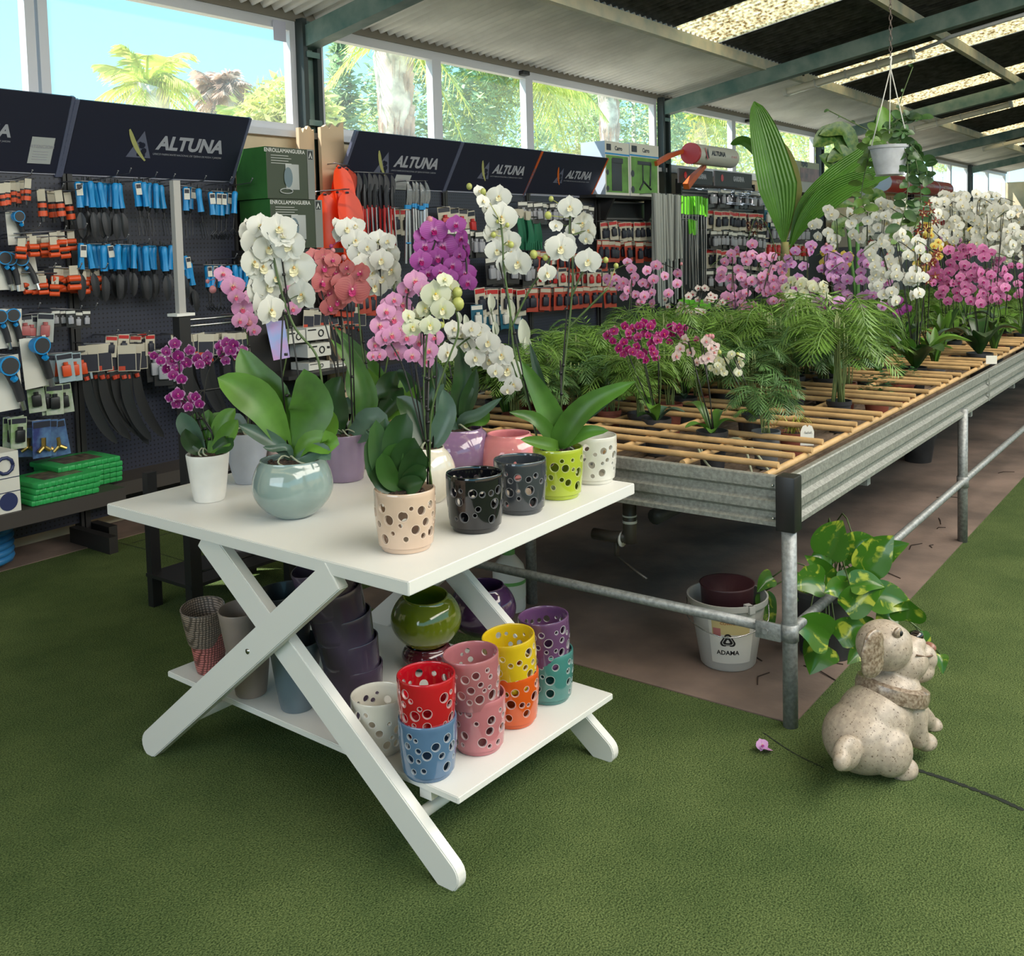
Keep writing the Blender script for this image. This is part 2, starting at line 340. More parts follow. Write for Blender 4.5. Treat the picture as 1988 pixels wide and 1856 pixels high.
# fluorescent tubes
TUBE=mat('tube_diffuser',(.78,.75,.66),.35,coat=.3)
for i,x in enumerate((8.2,13.6,18.7,23.4)):
    o=thing('fluorescent_batten',['long unlit strip light under the roof above the hanging basket','unlit strip light right of the hanging basket, second along the roof','third unlit strip light, small, near the right edge','farthest unlit strip light at the right edge'][i],'ceiling light',(x,2.5,rz(2.5)-.18))
    t=Vector((0,-1,SL)).normalized(); M=Matrix.Rotation(math.atan(-SL),4,'X')
    b=MB(); b.rbox((-.05,-.72,-.05),(.05,.72,.03),.02,M=M); b.build('diffuser',TUBE,o)
    for e_ in (-.71,.71): b=MB(); b.box((-.06,e_-.02,-.055),(.06,e_+.02,.035),M=M); b.build('end_cap',LGREY,o,smooth=False)
    for y in (-.35,0,.35): b=MB(); b.box((-.055,y-.01,-.055),(.055,y+.01,.035),M=M); b.build('clip',LGREY,o,smooth=False)
    b=MB(); b.box((-.01,-.5,.03),(.01,-.48,.12)); b.box((-.01,.48,.03),(.01,.5,.12)); b.build('hanger',BLACK,o,smooth=False)
b=MB(); b.tube([(8.2,1.75,rz(1.75)-.17),(8.0,1.5,rz(1.5)-.2),(7.3,1.2,rz(1.2)-.33),(7.3,-1,rz(-1)-.34)],.02,8); tag(b.build('cable_conduit',ALU),'white conduit pipe running up the green rafter from the nearest strip light','pipe')
# small window sensors
for p in ((1018,142),(1453,235)):
    P=UY(*p,4.27); b=MB(); b.rbox((-.05,-.03,-.02),(.05,.03,.02),.006); o=b.build('window_latch',BLACK,at=P); tag(o,'black latch on the window frame over the %s'%('middle of the sign boards' if p[0]<1200 else 'roll-shaped sign'),'latch')
P=UY(543,60,4.27); b=MB(); b.box((-.055,0,-.07),(.055,.003,.07)); tag(b.build('paper_notice',mat('lilac_paper',(.5,.5,.62),.6),at=P,smooth=False),'small pale paper stuck in the upper right corner of the big window','notice')
# ================================================================ trees outside
PALMG=mat('sunlit_palm_green',(.72,.76,.20),.5,var=.25,vs=2,transl=.6)
DRYP=mat('dry_palm_skirt',(.75,.58,.50),.8,var=.3,vs=4,transl=.4)
BARK=mat('palm_bark',(.80,.66,.58),.9,var=.35,vs=5,bump=.6,bs=12)
CONIF=mat('conifer_green',(.42,.56,.30),.8,var=.45,vs=3,transl=.4)
BUSHG=mat('bush_yellow_green',(.60,.62,.22),.7,var=.4,vs=2,transl=.5)
def frond(b,o,az,el,L,droop,n=18,w=.5,mi=0,r=rnd):
    d=Vector((math.cos(az),math.sin(az),0)); P=[]
    for i in range(8): t=i/7; P.append(Vector(o)+d*(L*t*math.cos(el)*(1-.15*t))+Vector((0,0,L*(t*math.sin(el)-droop*t*t))))
    b.tube(P,[.02*(1-.8*i/7)+.004 for i in range(8)],4,mi=mi)
    Q=spline(P,n)
    for i in range(2,n):
        t=i/n; tg=(Q[i+1]-Q[i-1]).normalized() if i<n else d; sd=tg.cross(Vector((0,0,1))).normalized(); l=w*math.sin(PI*(.15+.8*t))
        for s_ in (-1,1):
            a=Q[i]; e=a+(sd*s_*.8+tg*.7+Vector((0,0,-.35-r.uniform(0,.4)))).normalized()*l*r.uniform(.8,1.1); q=tg*.016
            b.add([a-q,a+q,a.lerp(e,.55)+q*1.2+Vector((0,0,.02)),e],[(0,1,2,3)],mi)
def palm(px,py,y,label,trunk=True,nf=34,L=2.2,up=True,skirt=False,w=.55,dead=False):
    c=UY(px,py,y); o=thing('palm_tree',label,'palm tree',(c.x,c.y,0),'palm trees beyond the windows'); r=random.Random(int(px))
    b=MB()
    for i in range(nf): frond(b,(0,0,c.z),r.uniform(0,2*PI),r.uniform(-.3,1.3) if up else r.uniform(-.4,.5),L*r.uniform(.75,1.1),r.uniform(.3,.9),20,w,0,r)
    b.build('fronds',DRYP if dead else PALMG,o)
    if trunk:
        b=MB(); k=14
        b.tube([(0.05*math.sin(i),0.05*math.cos(i*2),c.z*i/k) for i in range(k+1)],[(.2+.05*(i%2))*(1.0 if i<k-2 else 1.25) for i in range(k+1)],14); b.build('trunk',BARK,o)
    if skirt:
        b=MB()
        for i in range(140):
            a=r.uniform(0,2*PI); z=c.z-r.uniform(-.1,1.6); q=Vector((math.cos(a),math.sin(a),0)); b.add([q*.14+Vector((0,0,z)),q*.3+Vector((.03,0,z-.1)),q*.24+Vector((0,0,z-.55)),q*.2+Vector((0,.03,z-.3))],[(0,1,2,3)])
        b.build('dry_skirt',DRYP,o)
palm(285,165,12,'yellow green palm crown, leftmost of the trees through the big left window',L=1.3,nf=26,w=.4)
palm(430,178,12,'dry brown palm head in the big left window, right of the yellow palm',L=.75,nf=60,w=.3,dead=True)
palm(500,245,11,'low bright yellow palm in the lower right corner of the big left window',L=1.1,nf=26,w=.4)
palm(762,70,9.5,'tall palm with thick shaggy trunk in the window right of the first post',L=2.0,nf=24,skirt=True,w=.5)
palm(1015,130,11,'palm with long yellow drooping fronds filling the small middle window',L=2.1,nf=46,w=.9,up=False,trunk=False)
palm(1180,130,13,'palm with pale trunk in the fourth window above the cart boxes',L=2.0,nf=28,skirt=True)
palm(1360,225,14,'bright yellow palm behind the roll shaped sign',L=2.2,nf=40)
palm(1480,230,16,'palm with pale trunk left of the hanging basket in the windows',L=2.2,nf=34,skirt=True)
def leafblob(px,py,y,rx,rzz,n,m_,name,label,cone=False,s=.09):
    c=UY(px,py,y); o=thing(name,label,'tree',(c.x,c.y,0),'trees beyond the windows'); r=random.Random(int(px+py)); b=MB()
    for i in range(n):
        a=r.uniform(0,2*PI); h=r.uniform(-1,1); q=math.sqrt(max(0,1-h*h))*(r.uniform(.6,1.05)); 
        if cone: q=(1-(h+1)/2)**.7*r.uniform(.5,1.05)
        q*=1+.25*noise.noise((math.cos(a)*3,math.sin(a)*3,h*4))
        p=Vector((rx*q*math.cos(a),rx*q*math.sin(a),c.z+rzz*h)); u=Vector((r.gauss(0,1),r.gauss(0,1),r.gauss(0,1))).normalized(); v=u.orthogonal().normalized(); k=s*r.uniform(.6,1.5)
        b.add([p,p+u*k+v*k*.35,p+u*k*2,p+u*k-v*k*.35],[(0,1,2,3)])
    b.build('foliage',m_,o)
    b=MB(); b.tube([(0,0,0),(0,0,c.z+rzz*.4)],[.14,.05],8); b.build('trunk',BARK,o)
leafblob(664,235,13,.55,1.5,2600,CONIF,'cypress_tree','slim pointed cypress at the left of the window right of the first post',True)
leafblob(640,250,15,1.3,.7,2200,BUSHG,'bush_tree','low yellow bush behind the slim cypress')
leafblob(850,190,12,1.5,1.5,9000,CONIF,'conifer_tree','big grey green conifer right of the shaggy palm trunk')
leafblob(960,240,14,1.7,1.4,6000,CONIF,'conifer_tree','grey green conifer behind the yellow drooping palm fronds')
leafblob(1230,215,14,1.8,1.9,9000,CONIF,'conifer_tree','wide green conifer behind the pale trunk in the fourth window')
leafblob(1120,240,16,1.3,1.0,3000,BUSHG,'bush_tree','yellow bush left of the pale trunk in the fourth window')
for i,(px,yy) in enumerate(((1340,15),(1420,17),(1540,20),(1650,24),(1750,28),(1830,34),(1900,40),(1960,46),(1570,26))):
    leafblob(px,300,yy,2.2,2.3,2600,BUSHG,'bush_tree','sunlit yellow green tree beyond the far windows, %s'%['just right of the second post','behind the roll shaped sign','left of the third post','behind the basket plant','behind the basket trailing vine','right of the basket','by the fourth post','second from the right edge','low behind the dieffenbachia'][i],s=.16)
leafblob(560,225,10,.7,.5,1800,BUSHG,'bush_tree','yellow foliage at the right edge of the big left window')
# ================================================================ display table
HT=.785
tl,tf,tr_=UZ(207,978,HT),UZ(793,1130,HT),UZ(1232,938,HT); tb=tl+tr_-tf
table=thing('display_table','white wooden display table with crossed legs, a lower shelf and orchids on top','table',(tf.x,tf.y,0))
def slab(b,c,z0,z1,o):
    P=[Vector((p.x-o.x,p.y-o.y,z)) for z in (z0,z1) for p in c]; bm=bmesh.new(); vs=[bm.verts.new(p) for p in P]
    for f in [(0,3,2,1),(4,5,6,7),(0,1,5,4),(1,2,6,5),(2,3,7,6),(3,0,4,7)]: bm.faces.new([vs[k] for k in f])
    bmesh.ops.recalc_face_normals(bm,faces=bm.faces[:]); bmesh.ops.bevel(bm,geom=bm.edges[:],offset=.0025,segments=2,affect='EDGES'); bm.verts.index_update()
    b.add([v.co.copy() for v in bm.verts],[[v.index for v in f.verts] for f in bm.faces]); bm.free()
b=MB(); slab(b,[tf,tr_,tb,tl],HT-.037,HT,tf); b.build('tabletop',WHITE,table,sharp=30)
ZS=.21; sl,sf,sr=UZ(325,1303,ZS),UZ(890,1549,ZS),UZ(1190,1346,ZS); sb=sl+sr-sf
b=MB(); slab(b,[sf,sr,sb,sl],ZS-.019,ZS,tf); b.build('lower_shelf',WHITE,table,sharp=30)
def plank(x,thk,f,t,w,name='leg'):
    """board in the plane x=const from floor point f=(y,z) to t=(y,z), rounded foot"""
    f=Vector(f);t=Vector(t); d=(t-f).normalized(); n=Vector((-d.y,d.x)); pts=[]
    fc=f+d*w*.5
    for k in range(9): a=PI*k/8; pts.append(fc+n*(w/2*math.cos(a))-d*(w/2*math.sin(a)))
    for k in range(5): a=PI/2*k/4; pts.append(t-n*(w/2)-d*0+Vector((0,0)))  if k==0 else None
    pts.append(t+n*(w/2))
    bm=bmesh.new(); L_=len(pts); v0=[bm.verts.new((x-tf.x,p.x-tf.y,p.y)) for p in pts]; v1=[bm.verts.new((x+thk-tf.x,p.x-tf.y,p.y)) for p in pts]
    bm.faces.new(v0); bm.faces.new(v1[::-1])
    for i in range(L_): bm.faces.new((v0[i],v1[i],v1[(i+1)%L_],v0[(i+1)%L_]))
    bmesh.ops.recalc_face_normals(bm,faces=bm.faces[:]); bmesh.ops.bevel(bm,geom=bm.edges[:],offset=.003,segments=2,affect='EDGES',clamp_overlap=True); bm.verts.index_update()
    b=MB(); b.add([v.co.copy() for v in bm.verts],[[v.index for v in q.verts] for q in bm.faces]); bm.free(); return b.build(name,WHITE,table,sharp=35)
PW=.085
plank(-1.31,.035,(1.655,.01),(.735,.75),PW); plank(-1.272,.035,(.372,.005),(1.345,.75),PW)
plank(-.485,.035,(1.66,.01),(.76,.75),PW); plank(-.523,.035,(.375,.0),(1.345,.75),PW)
b=MB(); b.tube([(-1.312-tf.x,1.10-tf.y,.462),(-1.306-tf.x,1.10-tf.y,.462)],.008,14); b.build('bolt',CHROME,table)
b=MB(); b.tube([(-1.25-tf.x,.53-tf.y,.125),(-.5-tf.x,.53-tf.y,.125)],.016,12); b.build('stretcher_rod',WHITE,table)
b=MB(); b.tube([(-1.25-tf.x,1.5-tf.y,.125),(-.5-tf.x,1.5-tf.y,.125)],.016,12); b.build('stretcher_rod',WHITE,table)
b=MB(); b.box((-1.21-tf.x,.50-tf.y,ZS-.045),(-.52-tf.x,.54-tf.y,ZS-.0195)); b.build('shelf_batten',WHITE,table,smooth=False)
b=MB(); b.box((-1.21-tf.x,1.48-tf.y,ZS-.045),(-.52-tf.x,1.52-tf.y,ZS-.0195)); b.build('shelf_batten',WHITE,table,smooth=False)
# ================================================================ ceramic pots
def glaze(name,c,rough=.12): return mat(name,c,rough,var=.08,vs=8,coat=.6)
def holey_mesh(R=.084,H=.163,th=.0065,seed=1):
    r=random.Random(seed); U=2*PI*R; holes=[]
    for s0,cnt in ((.0140,11),(.0115,8),(.0085,12),(.0062,12)):
        k=0
        for _ in range(900):
            if k>=cnt: break
            ss=s0*r.uniform(.9,1.08); u=r.uniform(ss+.004,U-ss-.004); vv=r.uniform(.024+ss,H-.016-ss)
            if all((u-a)**2+(vv-c)**2>(ss+q+.0065)**2 for a,c,q in holes): holes.append((u,vv,ss)); k+=1
    pts=[];edges=[]; nu,nv=44,12
    v0=.016
    for j in range(nv+1):
        for i in range(nu+1):
            u=U*i/nu; v=v0+(H-v0)*j/nv
            if i in (0,nu) or j in (0,nv) or all((u-a)**2+(v-c)**2>(q*1.0+.004)**2 for a,c,q in holes): pts.append(Vector((u,v)))
    idx={(round(p.x,6),round(p.y,6)):k for k,p in enumerate(pts)}
    rings=[]
    for a,c,q in holes:
        for rad in (q,q+.0018):
            s=len(pts); n=16
            for k in range(n): pts.append(Vector((a+rad*math.cos(2*PI*k/n),c+rad*math.sin(2*PI*k/n))))
            edges+=[(s+k,s+(k+1)%n) for k in range(n)]
    P,E_,F,ov,oe,of=delaunay_2d_cdt(pts,edges,[],0,1e-6)
    def rad(v): return R*(.865+.135*min(1,(v/H)*1.5)**.8)
    def mp(u,v,dr): a=u/R; q=rad(v)-dr; return Vector((q*math.cos(a),q*math.sin(a),v))
    b=MB(); outer=[];inner=[];mi=[]
    keep=[];km=[]
    for f in F:
        c=sum((P[k] for k in f),Vector((0,0)))/len(f); d=min((math.hypot(c.x-a,c.y-e)-q for a,e,q in holes))
        if d<0: continue
        keep.append(tuple(f)); km.append(1 if d<.0016 else 0)
    b.add([mp(p.x,p.y,0) for p in P],keep,km)
    b.add([mp(p.x,p.y,th) for p in P],[f[::-1] for f in keep],0)
    for a,e,q in holes:
        n=16; vs=[mp(a+q*math.cos(2*PI*k/n),e+q*math.sin(2*PI*k/n),dr) for dr in (0,th) for k in range(n)]
        b.add(vs,[(k,n+k,n+(k+1)%n,(k+1)%n) for k in range(n)],1)
    R1=rad(H); R0=rad(v0)
    b.lathe([(R1,H),(R1-.0015,H+.0025),(R1-.005,H+.0025),(R1-th,H)],44)
    b.lathe([(R0-th,v0),(.0,v0-.002)],44); b.lathe([(0,0),(R0-.010,0),(R0-.007,.004),(R0-.006,.012),(R0,v0)],44)
    me=b.mesh('pierced_pot'); 
    bm=bmesh.new(); bm.from_mesh(me); bmesh.ops.remove_doubles(bm,verts=bm.verts[:],dist=1e-6); bmesh.ops.recalc_face_normals(bm,faces=bm.faces[:]); bm.to_mesh(me); bm.free()
    me.set_sharp_from_angle(angle=math.radians(38)); me.materials.append(None); me.materials.append(None); return me
HM=[holey_mesh(seed=k) for k in (1,2,3)]
hk=0
def holey(c,label,loc,s=1.0,rz=None,tilt=(0,0),rim=None,gr=None):
    global hk; hk+=1
    o=bpy.data.objects.new('pierced_pot',HM[hk%3]); COL.objects.link(o); o.location=loc; o.scale=(s,s,s); o.rotation_euler=(tilt[0],tilt[1],rz if rz is not None else hk*1.3)
    nm='glaze_%d'%hk; g=glaze(nm,c); e=mat(nm+'_edge',rim or tuple(min(1,x*.5+.33) for x in c),.4)
    for k,x in enumerate((g,e)): o.material_slots[k].link='OBJECT'; o.material_slots[k].material=x
    tag(o,label,'plant pot',gr or 'pierced ceramic pots'); return o
def T(px,py): p=UZ(px,py,HT+.001); return p
def Sh(px,py): p=UZ(px,py,ZS+.001); return p
P_BEIGE=T(789,1062); holey((.62,.45,.34),'beige pierced pot holding a dark green leafy plant at the front corner of the table',P_BEIGE,rim=(.66,.52,.42))
holey((.006,.006,.009),'glossy black pierced pot, empty, on the table between the beige and dark grey pots',T(924,1025),rim=(.12,.12,.13))
holey((.04,.045,.055),'dark grey pierced pot, empty, between the black and lime pots',T(1012,990),.98,rim=(.2,.2,.22))
P_LIME=T(1085,962); holey((.36,.44,.03),'lime green pierced pot holding the tall white orchid',P_LIME,.98,rim=(.5,.55,.2))
holey((.68,.66,.60),'white pierced pot, empty, at the right end of the tabletop',T(1153,933),.97)
holey((.60,.57,.50),'cream white pierced pot on the lower shelf, behind the front leg',Sh(738,1450),.93)
def stack(px,py,s,c1,l1,c2,l2,dz=.118,off=(0,0),tilt=(0,0)):
    p=Sh(px,py); holey(c1,l1,p,s); h=dz*s
    holey(c2,l2,p+Vector((off[0],off[1],h)),s,tilt=tilt)
stack(833,1497,.93,(.085,.16,.28),'blue pierced pot, lower one under the red pot at the shelf front',(.42,.006,.014),'red pierced pot stacked on the blue pot',.123)
stack(930,1447,.93,(.46,.15,.17),'pink pierced pot, lower one of the pink pair',(.38,.13,.145),'duller pink pierced pot, upper one of the pink pair',.128,(-.012,-.0),(-.05,-.03))
stack(997,1397,.93,(.60,.085,.008),'orange pierced pot under the yellow pot',(.62,.42,.01),'yellow pierced pot stacked on the orange pot, tilted',.115,(.0,-.004),(.02,.10))
stack(1066,1352,.93,(.05,.19,.175),'teal pierced pot at the right end of the shelf',(.11,.045,.12),'purple pierced pot stacked on the teal pot',.115,(-.008,.0),(.0,-.05))
def roundvase(name,c,label,loc,R,H,rr,rb,rough=.1,tilt=(0,0),rim_h=.006):
    pr=[(0,0),(rb*.9,0),(rb,.004)]; n=18
    for k in range(n+1):
        t=k/n; z=.004+(H-.004)*t; 
        # egg profile between base radius and neck radius
        a=rb+(R-rb)*math.sin(PI/2*min(1,t/.52))**.8 if t<.52 else rr+(R-rr)*math.cos(PI/2*(t-.52)/.48)**.75
        pr.append((a,z))
    pr+=[(rr-.001,H+rim_h),(rr-.005,H+rim_h),(rr-.008,H-.004)]
    pr+=[(R*.9,H*.72),(R*.93,H*.5),(rb*.9,.01),(0,.01)]
    b=MB(); b.lathe(pr,48); o=b.build('round_vase',glaze(name,c,rough),at=loc,sharp=60); o.rotation_euler=(tilt[0],tilt[1],0); tag(o,label,'vase','round glazed vases'); return o
P_SEA=T(571,1000); roundvase('g_sea',(.25,.33,.31),'round sea green glazed vase holding the big white orchid',P_SEA,.124,.172,.098,.06)
P_PURP=T(893,925); roundvase('g_purple',(.27,.16,.29),'round lilac purple vase at the back of the tabletop holding the arching white orchid',P_PURP,.122,.17,.085,.06)
roundvase('g_pink',(.85,.30,.32),'round bubblegum pink vase, empty, on the tabletop behind the dark grey pot',T(990,925),.112,.15,.078,.06)
P_CREAM=T(836,972); roundvase('g_cream',(.72,.66,.55),'round cream vase on the tabletop behind the beige pot',P_CREAM,.085,.17,.05,.045)
P=Sh(830,1290); roundvase('g_olive',(.16,.19,.01),'round olive green vase on the lower shelf behind the red pot',P+Vector((0,0,.075)),.118,.165,.075,.06,tilt=(.08,-.08))
roundvase('g_wine',(.09,.012,.02),'dark wine red vase on the lower shelf underneath the olive vase',P,.085,.066,.07,.06)
roundvase('g_plum',(.07,.03,.09),'round dark purple vase at the back of the lower shelf',Sh(938,1228)+Vector((0,0,.0)),.122,.17,.08,.06,.1).location.z+=.0
def taper(name,c,label,loc,R,H,rb,rough=.35,rz=0,tilt=(0,0),oval=1.0,bulge=.0,weave=False,grp='tapered pots'):
    pr=[(0,0),(rb*.94,0),(rb,.004)]+[(rb+(R-rb)*(t/8)**.8+bulge*math.sin(PI*t/8),.004+(H-.004)*t/8) for t in range(1,9)]+[(R-.001,H+.002),(R-.004,H+.002),(R-.006,H-.003),(rb-.004,.01),(0,.01)]
    b=MB(); b.lathe(pr,44); M=mat(name,c,rough,var=.12,vs=5,coat=.2)
    if weave:
        N=M.node_tree.nodes; L=M.node_tree.links; bb=N['Principled BSDF']; t=N.new('ShaderNodeTexCoord')
        w=N.new('ShaderNodeTexWave'); w.bands_direction='Z'; w.inputs['Scale'].default_value=38; w.inputs['Distortion'].default_value=2.5; w.inputs['Detail'].default_value=2; L.new(t.outputs['Object'],w.inputs[0])
        w2=N.new('ShaderNodeTexWave'); w2.bands_direction='X'; w2.inputs['Scale'].default_value=38; w2.inputs['Distortion'].default_value=2.5; L.new(t.outputs['Object'],w2.inputs[0])
        ad=N.new('ShaderNodeMath'); ad.operation='MULTIPLY'; L.new(w.outputs['Fac'],ad.inputs[0]); L.new(w2.outputs['Fac'],ad.inputs[1])
        r=N.new('ShaderNodeValToRGB'); r.color_ramp.elements[0].color=tuple(x*.35 for x in c)+(1,); r.color_ramp.elements[1].color=tuple(min(1,x*1.5) for x in c)+(1,); r.color_ramp.elements[1].position=.4
        L.new(ad.outputs[0],r.inputs[0]); L.new(r.outputs[0],bb.inputs[0]); bp=N.new('ShaderNodeBump'); bp.inputs['Strength'].default_value=.5; bp.inputs['Distance'].default_value=.003; L.new(ad.outputs[0],bp.inputs['Height']); L.new(bp.outputs[0],bb.inputs['Normal'])
    o=b.build('tapered_pot',M,at=loc,sharp=50); o.scale=(1,oval,1); o.rotation_euler=(tilt[0],tilt[1],rz); tag(o,label,'plant pot',grp); return o
P_WH=T(407,970); taper('p_white',(.74,.72,.68),'small plain white tapered pot with the miniature magenta orchid, leftmost on the tabletop',P_WH,.070,.155,.050,.4)
P_GR=T(482,936); taper('p_greyblue',(.40,.43,.50),'pale grey tapered pot on the tabletop behind the sea green vase',P_GR,.083,.182,.045,.4)
P_MAUVE=T(670,930); taper('p_mauve',(.23,.17,.25),'mauve grey tapered pot on the tabletop with the salmon orchid',P_MAUVE,.083,.165,.066,.2)
P_BACK=UZ(728,905,HT+.001); taper('p_stone',(.45,.36,.32),'stone beige pot at the back of the tabletop with the rear white orchid',P_BACK,.075,.155,.055,.4)
taper('p_blush',(.62,.45,.42),'small blush pot on the tabletop between the pale grey pot and the sea green vase',T(548,925),.055,.135,.042,.4)
p=Sh(408,1302); taper('p_rose',(.36,.11,.10),'rose red woven texture pot, bottom of the left stack on the lower shelf',p,.063,.135,.042,.5,weave=True,oval=1)
taper('p_taupew',(.20,.15,.12),'brown grey woven texture pot on top of the rose one, leaning',p+Vector((-.012,.0,.105)),.072,.125,.055,.5,tilt=(.10,-.12),weave=True)
p=Sh(488,1345); taper('p_taupe',(.27,.21,.18),'taupe smooth pot, lower of the taupe pair behind the crossed legs',p,.068,.19,.048,.45)
taper('p_taupe2',(.24,.19,.165),'taupe smooth pot nested on the lower taupe pot, tilted',p+Vector((-.016,.0,.095)),.070,.19,.048,.45,tilt=(.03,-.08))
p=Sh(578,1372); taper('p_slate',(.13,.17,.20),'slate blue tall pot on the lower shelf below the dark one',p,.080,.21,.05,.4)
taper('p_char',(.035,.04,.05),'charcoal pot nested on the slate blue pot under the crossed legs',p+Vector((-.012,.012,.165)),.088,.20,.055,.4,tilt=(-.05,-.05))
p=Sh(690,1395)+Vector((.03,.03,0)); a=0.; q=p.copy()
for k in range(5):
    taper('p_plum%d'%k,(.065,.045,.075),'dark plum oval pot in the leaning column on the lower shelf, %s'%['bottom one','second from the bottom','middle one','second from the top','top one'][k],q,.088,.15,.080,.25,tilt=(-.01-.035*k,-.05*k),grp='leaning column of plum pots')
    q=q+Vector((-.006*k-.003,.004*k,.080))
# ================================================================ greenhouse bench
BX,BY,BZ=12.0,2.08,.83
bench=thing('growing_bench','long galvanised steel greenhouse bench full of orchids and small palms','bench',(0,0,0))
GALVD=mat('galvanised_rail',(.28,.285,.265),.5,.35,var=.2,vs=80,bump=.1,bs=160)
def rail(p0,p1,out):
    """corrugated edge rail: profile swept from p0 to p1, 'out' = outward normal"""
    d=Vector(p1)-Vector(p0); n=Vector(out); prof=[(.0-.022,.83),(.0,.832),(.004,.828),(.004,.790),(-.012,.778),(-.012,.757),(.004,.745),(.004,.718),(-.012,.706),(-.012,.690),(.004,.678),(.004,.664),(-.02,.66)]
    vs=[];b=MB()
    for e in (p0,p1):
        for o_,z in prof: vs.append(Vector((e[0],e[1],z))+n*o_)
    k=len(prof); b.add(vs,[(i,i+1,k+i+1,k+i) for i in range(k-1)]); return b
rail((0,0),(BX,0),(0,-1,0)).build('side_rail',GALVD,bench,smooth=False)
rail((0,0),(0,BY),(-1,0,0)).build('end_rail',GALVD,bench,smooth=False)
rail((0,BY),(BX,BY),(0,1,0)).build('side_rail',GALVD,bench,smooth=False)
b=MB(); b.rbox((-.026,-.026,.655),(.040,.040,.838),.006); cap=b.build('corner_cap',BLACK,bench,sharp=30)
b=MB()
for z in (.80,.69): b.ell((-.006,.055,z),(.004,.005,.005),8); b.ell((.055,-.006,z),(.005,.004,.005),8)
b.build('screw',CHROME,cap)
b=MB(); b.box((2.98,-.007,.662),(3.0,-.003,.83)); b.build('rail_joint',GALVD,bench,smooth=False)
SLAT=mat('weathered_slats',(.20,.14,.10),.85,c2=(.10,.07,.05),vs=14,bump=.3,bs=60)
b=MB()
for i in range(40): b.box((.02,.03+i*.051,.695),(BX,.065+i*.051,.71))
o=b.build('bed_slats',SLAT,bench,smooth=False); o['kind']='stuff'
for x,y in [(0,0),(2.4,0),(4.8,0),(7.2,0),(9.6,0),(.45,1.37),(2.9,1.37),(5.3,1.37),(2.4,2.02),(4.8,2.02)]:
    b=MB(); b.tube([(x+.006,y+.006,0),(x+.006,y+.006,.70)],.0245,18); lg=b.build('leg',GALV,bench)
    if y==0 and x<5: b=MB(); b.tube([(x+.006,y+.006,.29),(x+.006,y+.006,.345)],.029,18); b.build('clamp',GALV,lg)
b=MB(); b.tube([(.006,.02,.318),(.006,2.0,.318)],.0175,14); b.build('brace_tube',GALV,bench)
b=MB(); b.tube([(.03,.006,.318),(9.6,.006,.318)],.0175,14); b.build('brace_tube',GALV,bench)
b=MB(); b.rbox((-.022,.026,.285),(-.010,.115,.345),.004); b.tube([(-.03,.078,.315),(-.008,.078,.315)],.011,6); b.build('bracket_plate',GALV,bench,sharp=30)
for x in (.9,2.7,3.9,5.2): b=MB(); b.box((x,.03,.61),(x+.04,BY-.03,.66)); b.build('cross_bearer',GALV,bench,smooth=False)
b=MB(); b.tube([(.1,.55,.60),(9,.55,.60)],.03,12); b.tube([(.1,1.5,.60),(9,1.5,.60)],.03,12); b.build('bed_beam',mat('dark_pipe',(.03,.03,.03),.5),bench)
# drain pipe with valve at the short end
p=UX(1222,985,.12); o=thing('drain_valve','dark drain pipe elbow with a small tap under the short end of the bench','pipe',(.12,p.y,.5))
PIPE=mat('pipe_bronze',(.05,.042,.035),.4)
b=MB(); b.tube([(0,0,.17),(0,0,.02),(0,.0,-.02)],.026,14); b.tube([(0,0,.0),(0,.08,-.01),(0,.16,-.01)],.022,14); b.build('elbow',PIPE,o)
b=MB(); b.tube([(0,0,.055),(0,0,.065)],.0275,14); b.tube([(0,0,.08),(0,0,.086)],.0275,14); b.tube([(0,.03,-.012),(0,.036,-.012)],.03,14); b.build('clip_ring',LGREY,o)
b=MB(); b.tube([(0,.06,-.02),(.0,.06,-.08)],.010,8); b.tube([(0,.06,-.08),(0,-.01,-.12),(-.02,-.08,-.14)],.005,6); b.build('tap',PIPE,o)
# bamboo grid
BAM=mat('bamboo',(.52,.33,.15),.5,var=.18,vs=10,bump=.1)
grid=thing('bamboo_grid','grid of bamboo canes laid over the bench between the flower pots','bamboo grid',(0,0,.845))
n=0
for i in range(62):
    x=.095+.142*i+(.02 if i%2 else 0); e=.075+.012*math.sin(i*2.3)
    if i%5==4: continue
    b=MB(); b.tube([(x,e,0),(x+.004,.6,0),(x,1.3,.002),(x+.003,2.0,0)],.0115,10,0); n+=1; b.build('cane',BAM,grid,sharp=50)
for j in range(6):
    y=.085+.32*j; b=MB(); b.tube([(.05 if j else .02,y+.004,-.022),(4,y,-.022),(8.9,y,-.022)],.0125,10); b.build('long_cane',BAM,grid,sharp=50)
for y in (.62,.25,.13): b=MB(); b.rbox((.03,y,-.045),(.038,y+.045,-.03),.002); b.build('wooden_tag',mat('bamboo_tag',(.45,.25,.08),.6),grid)
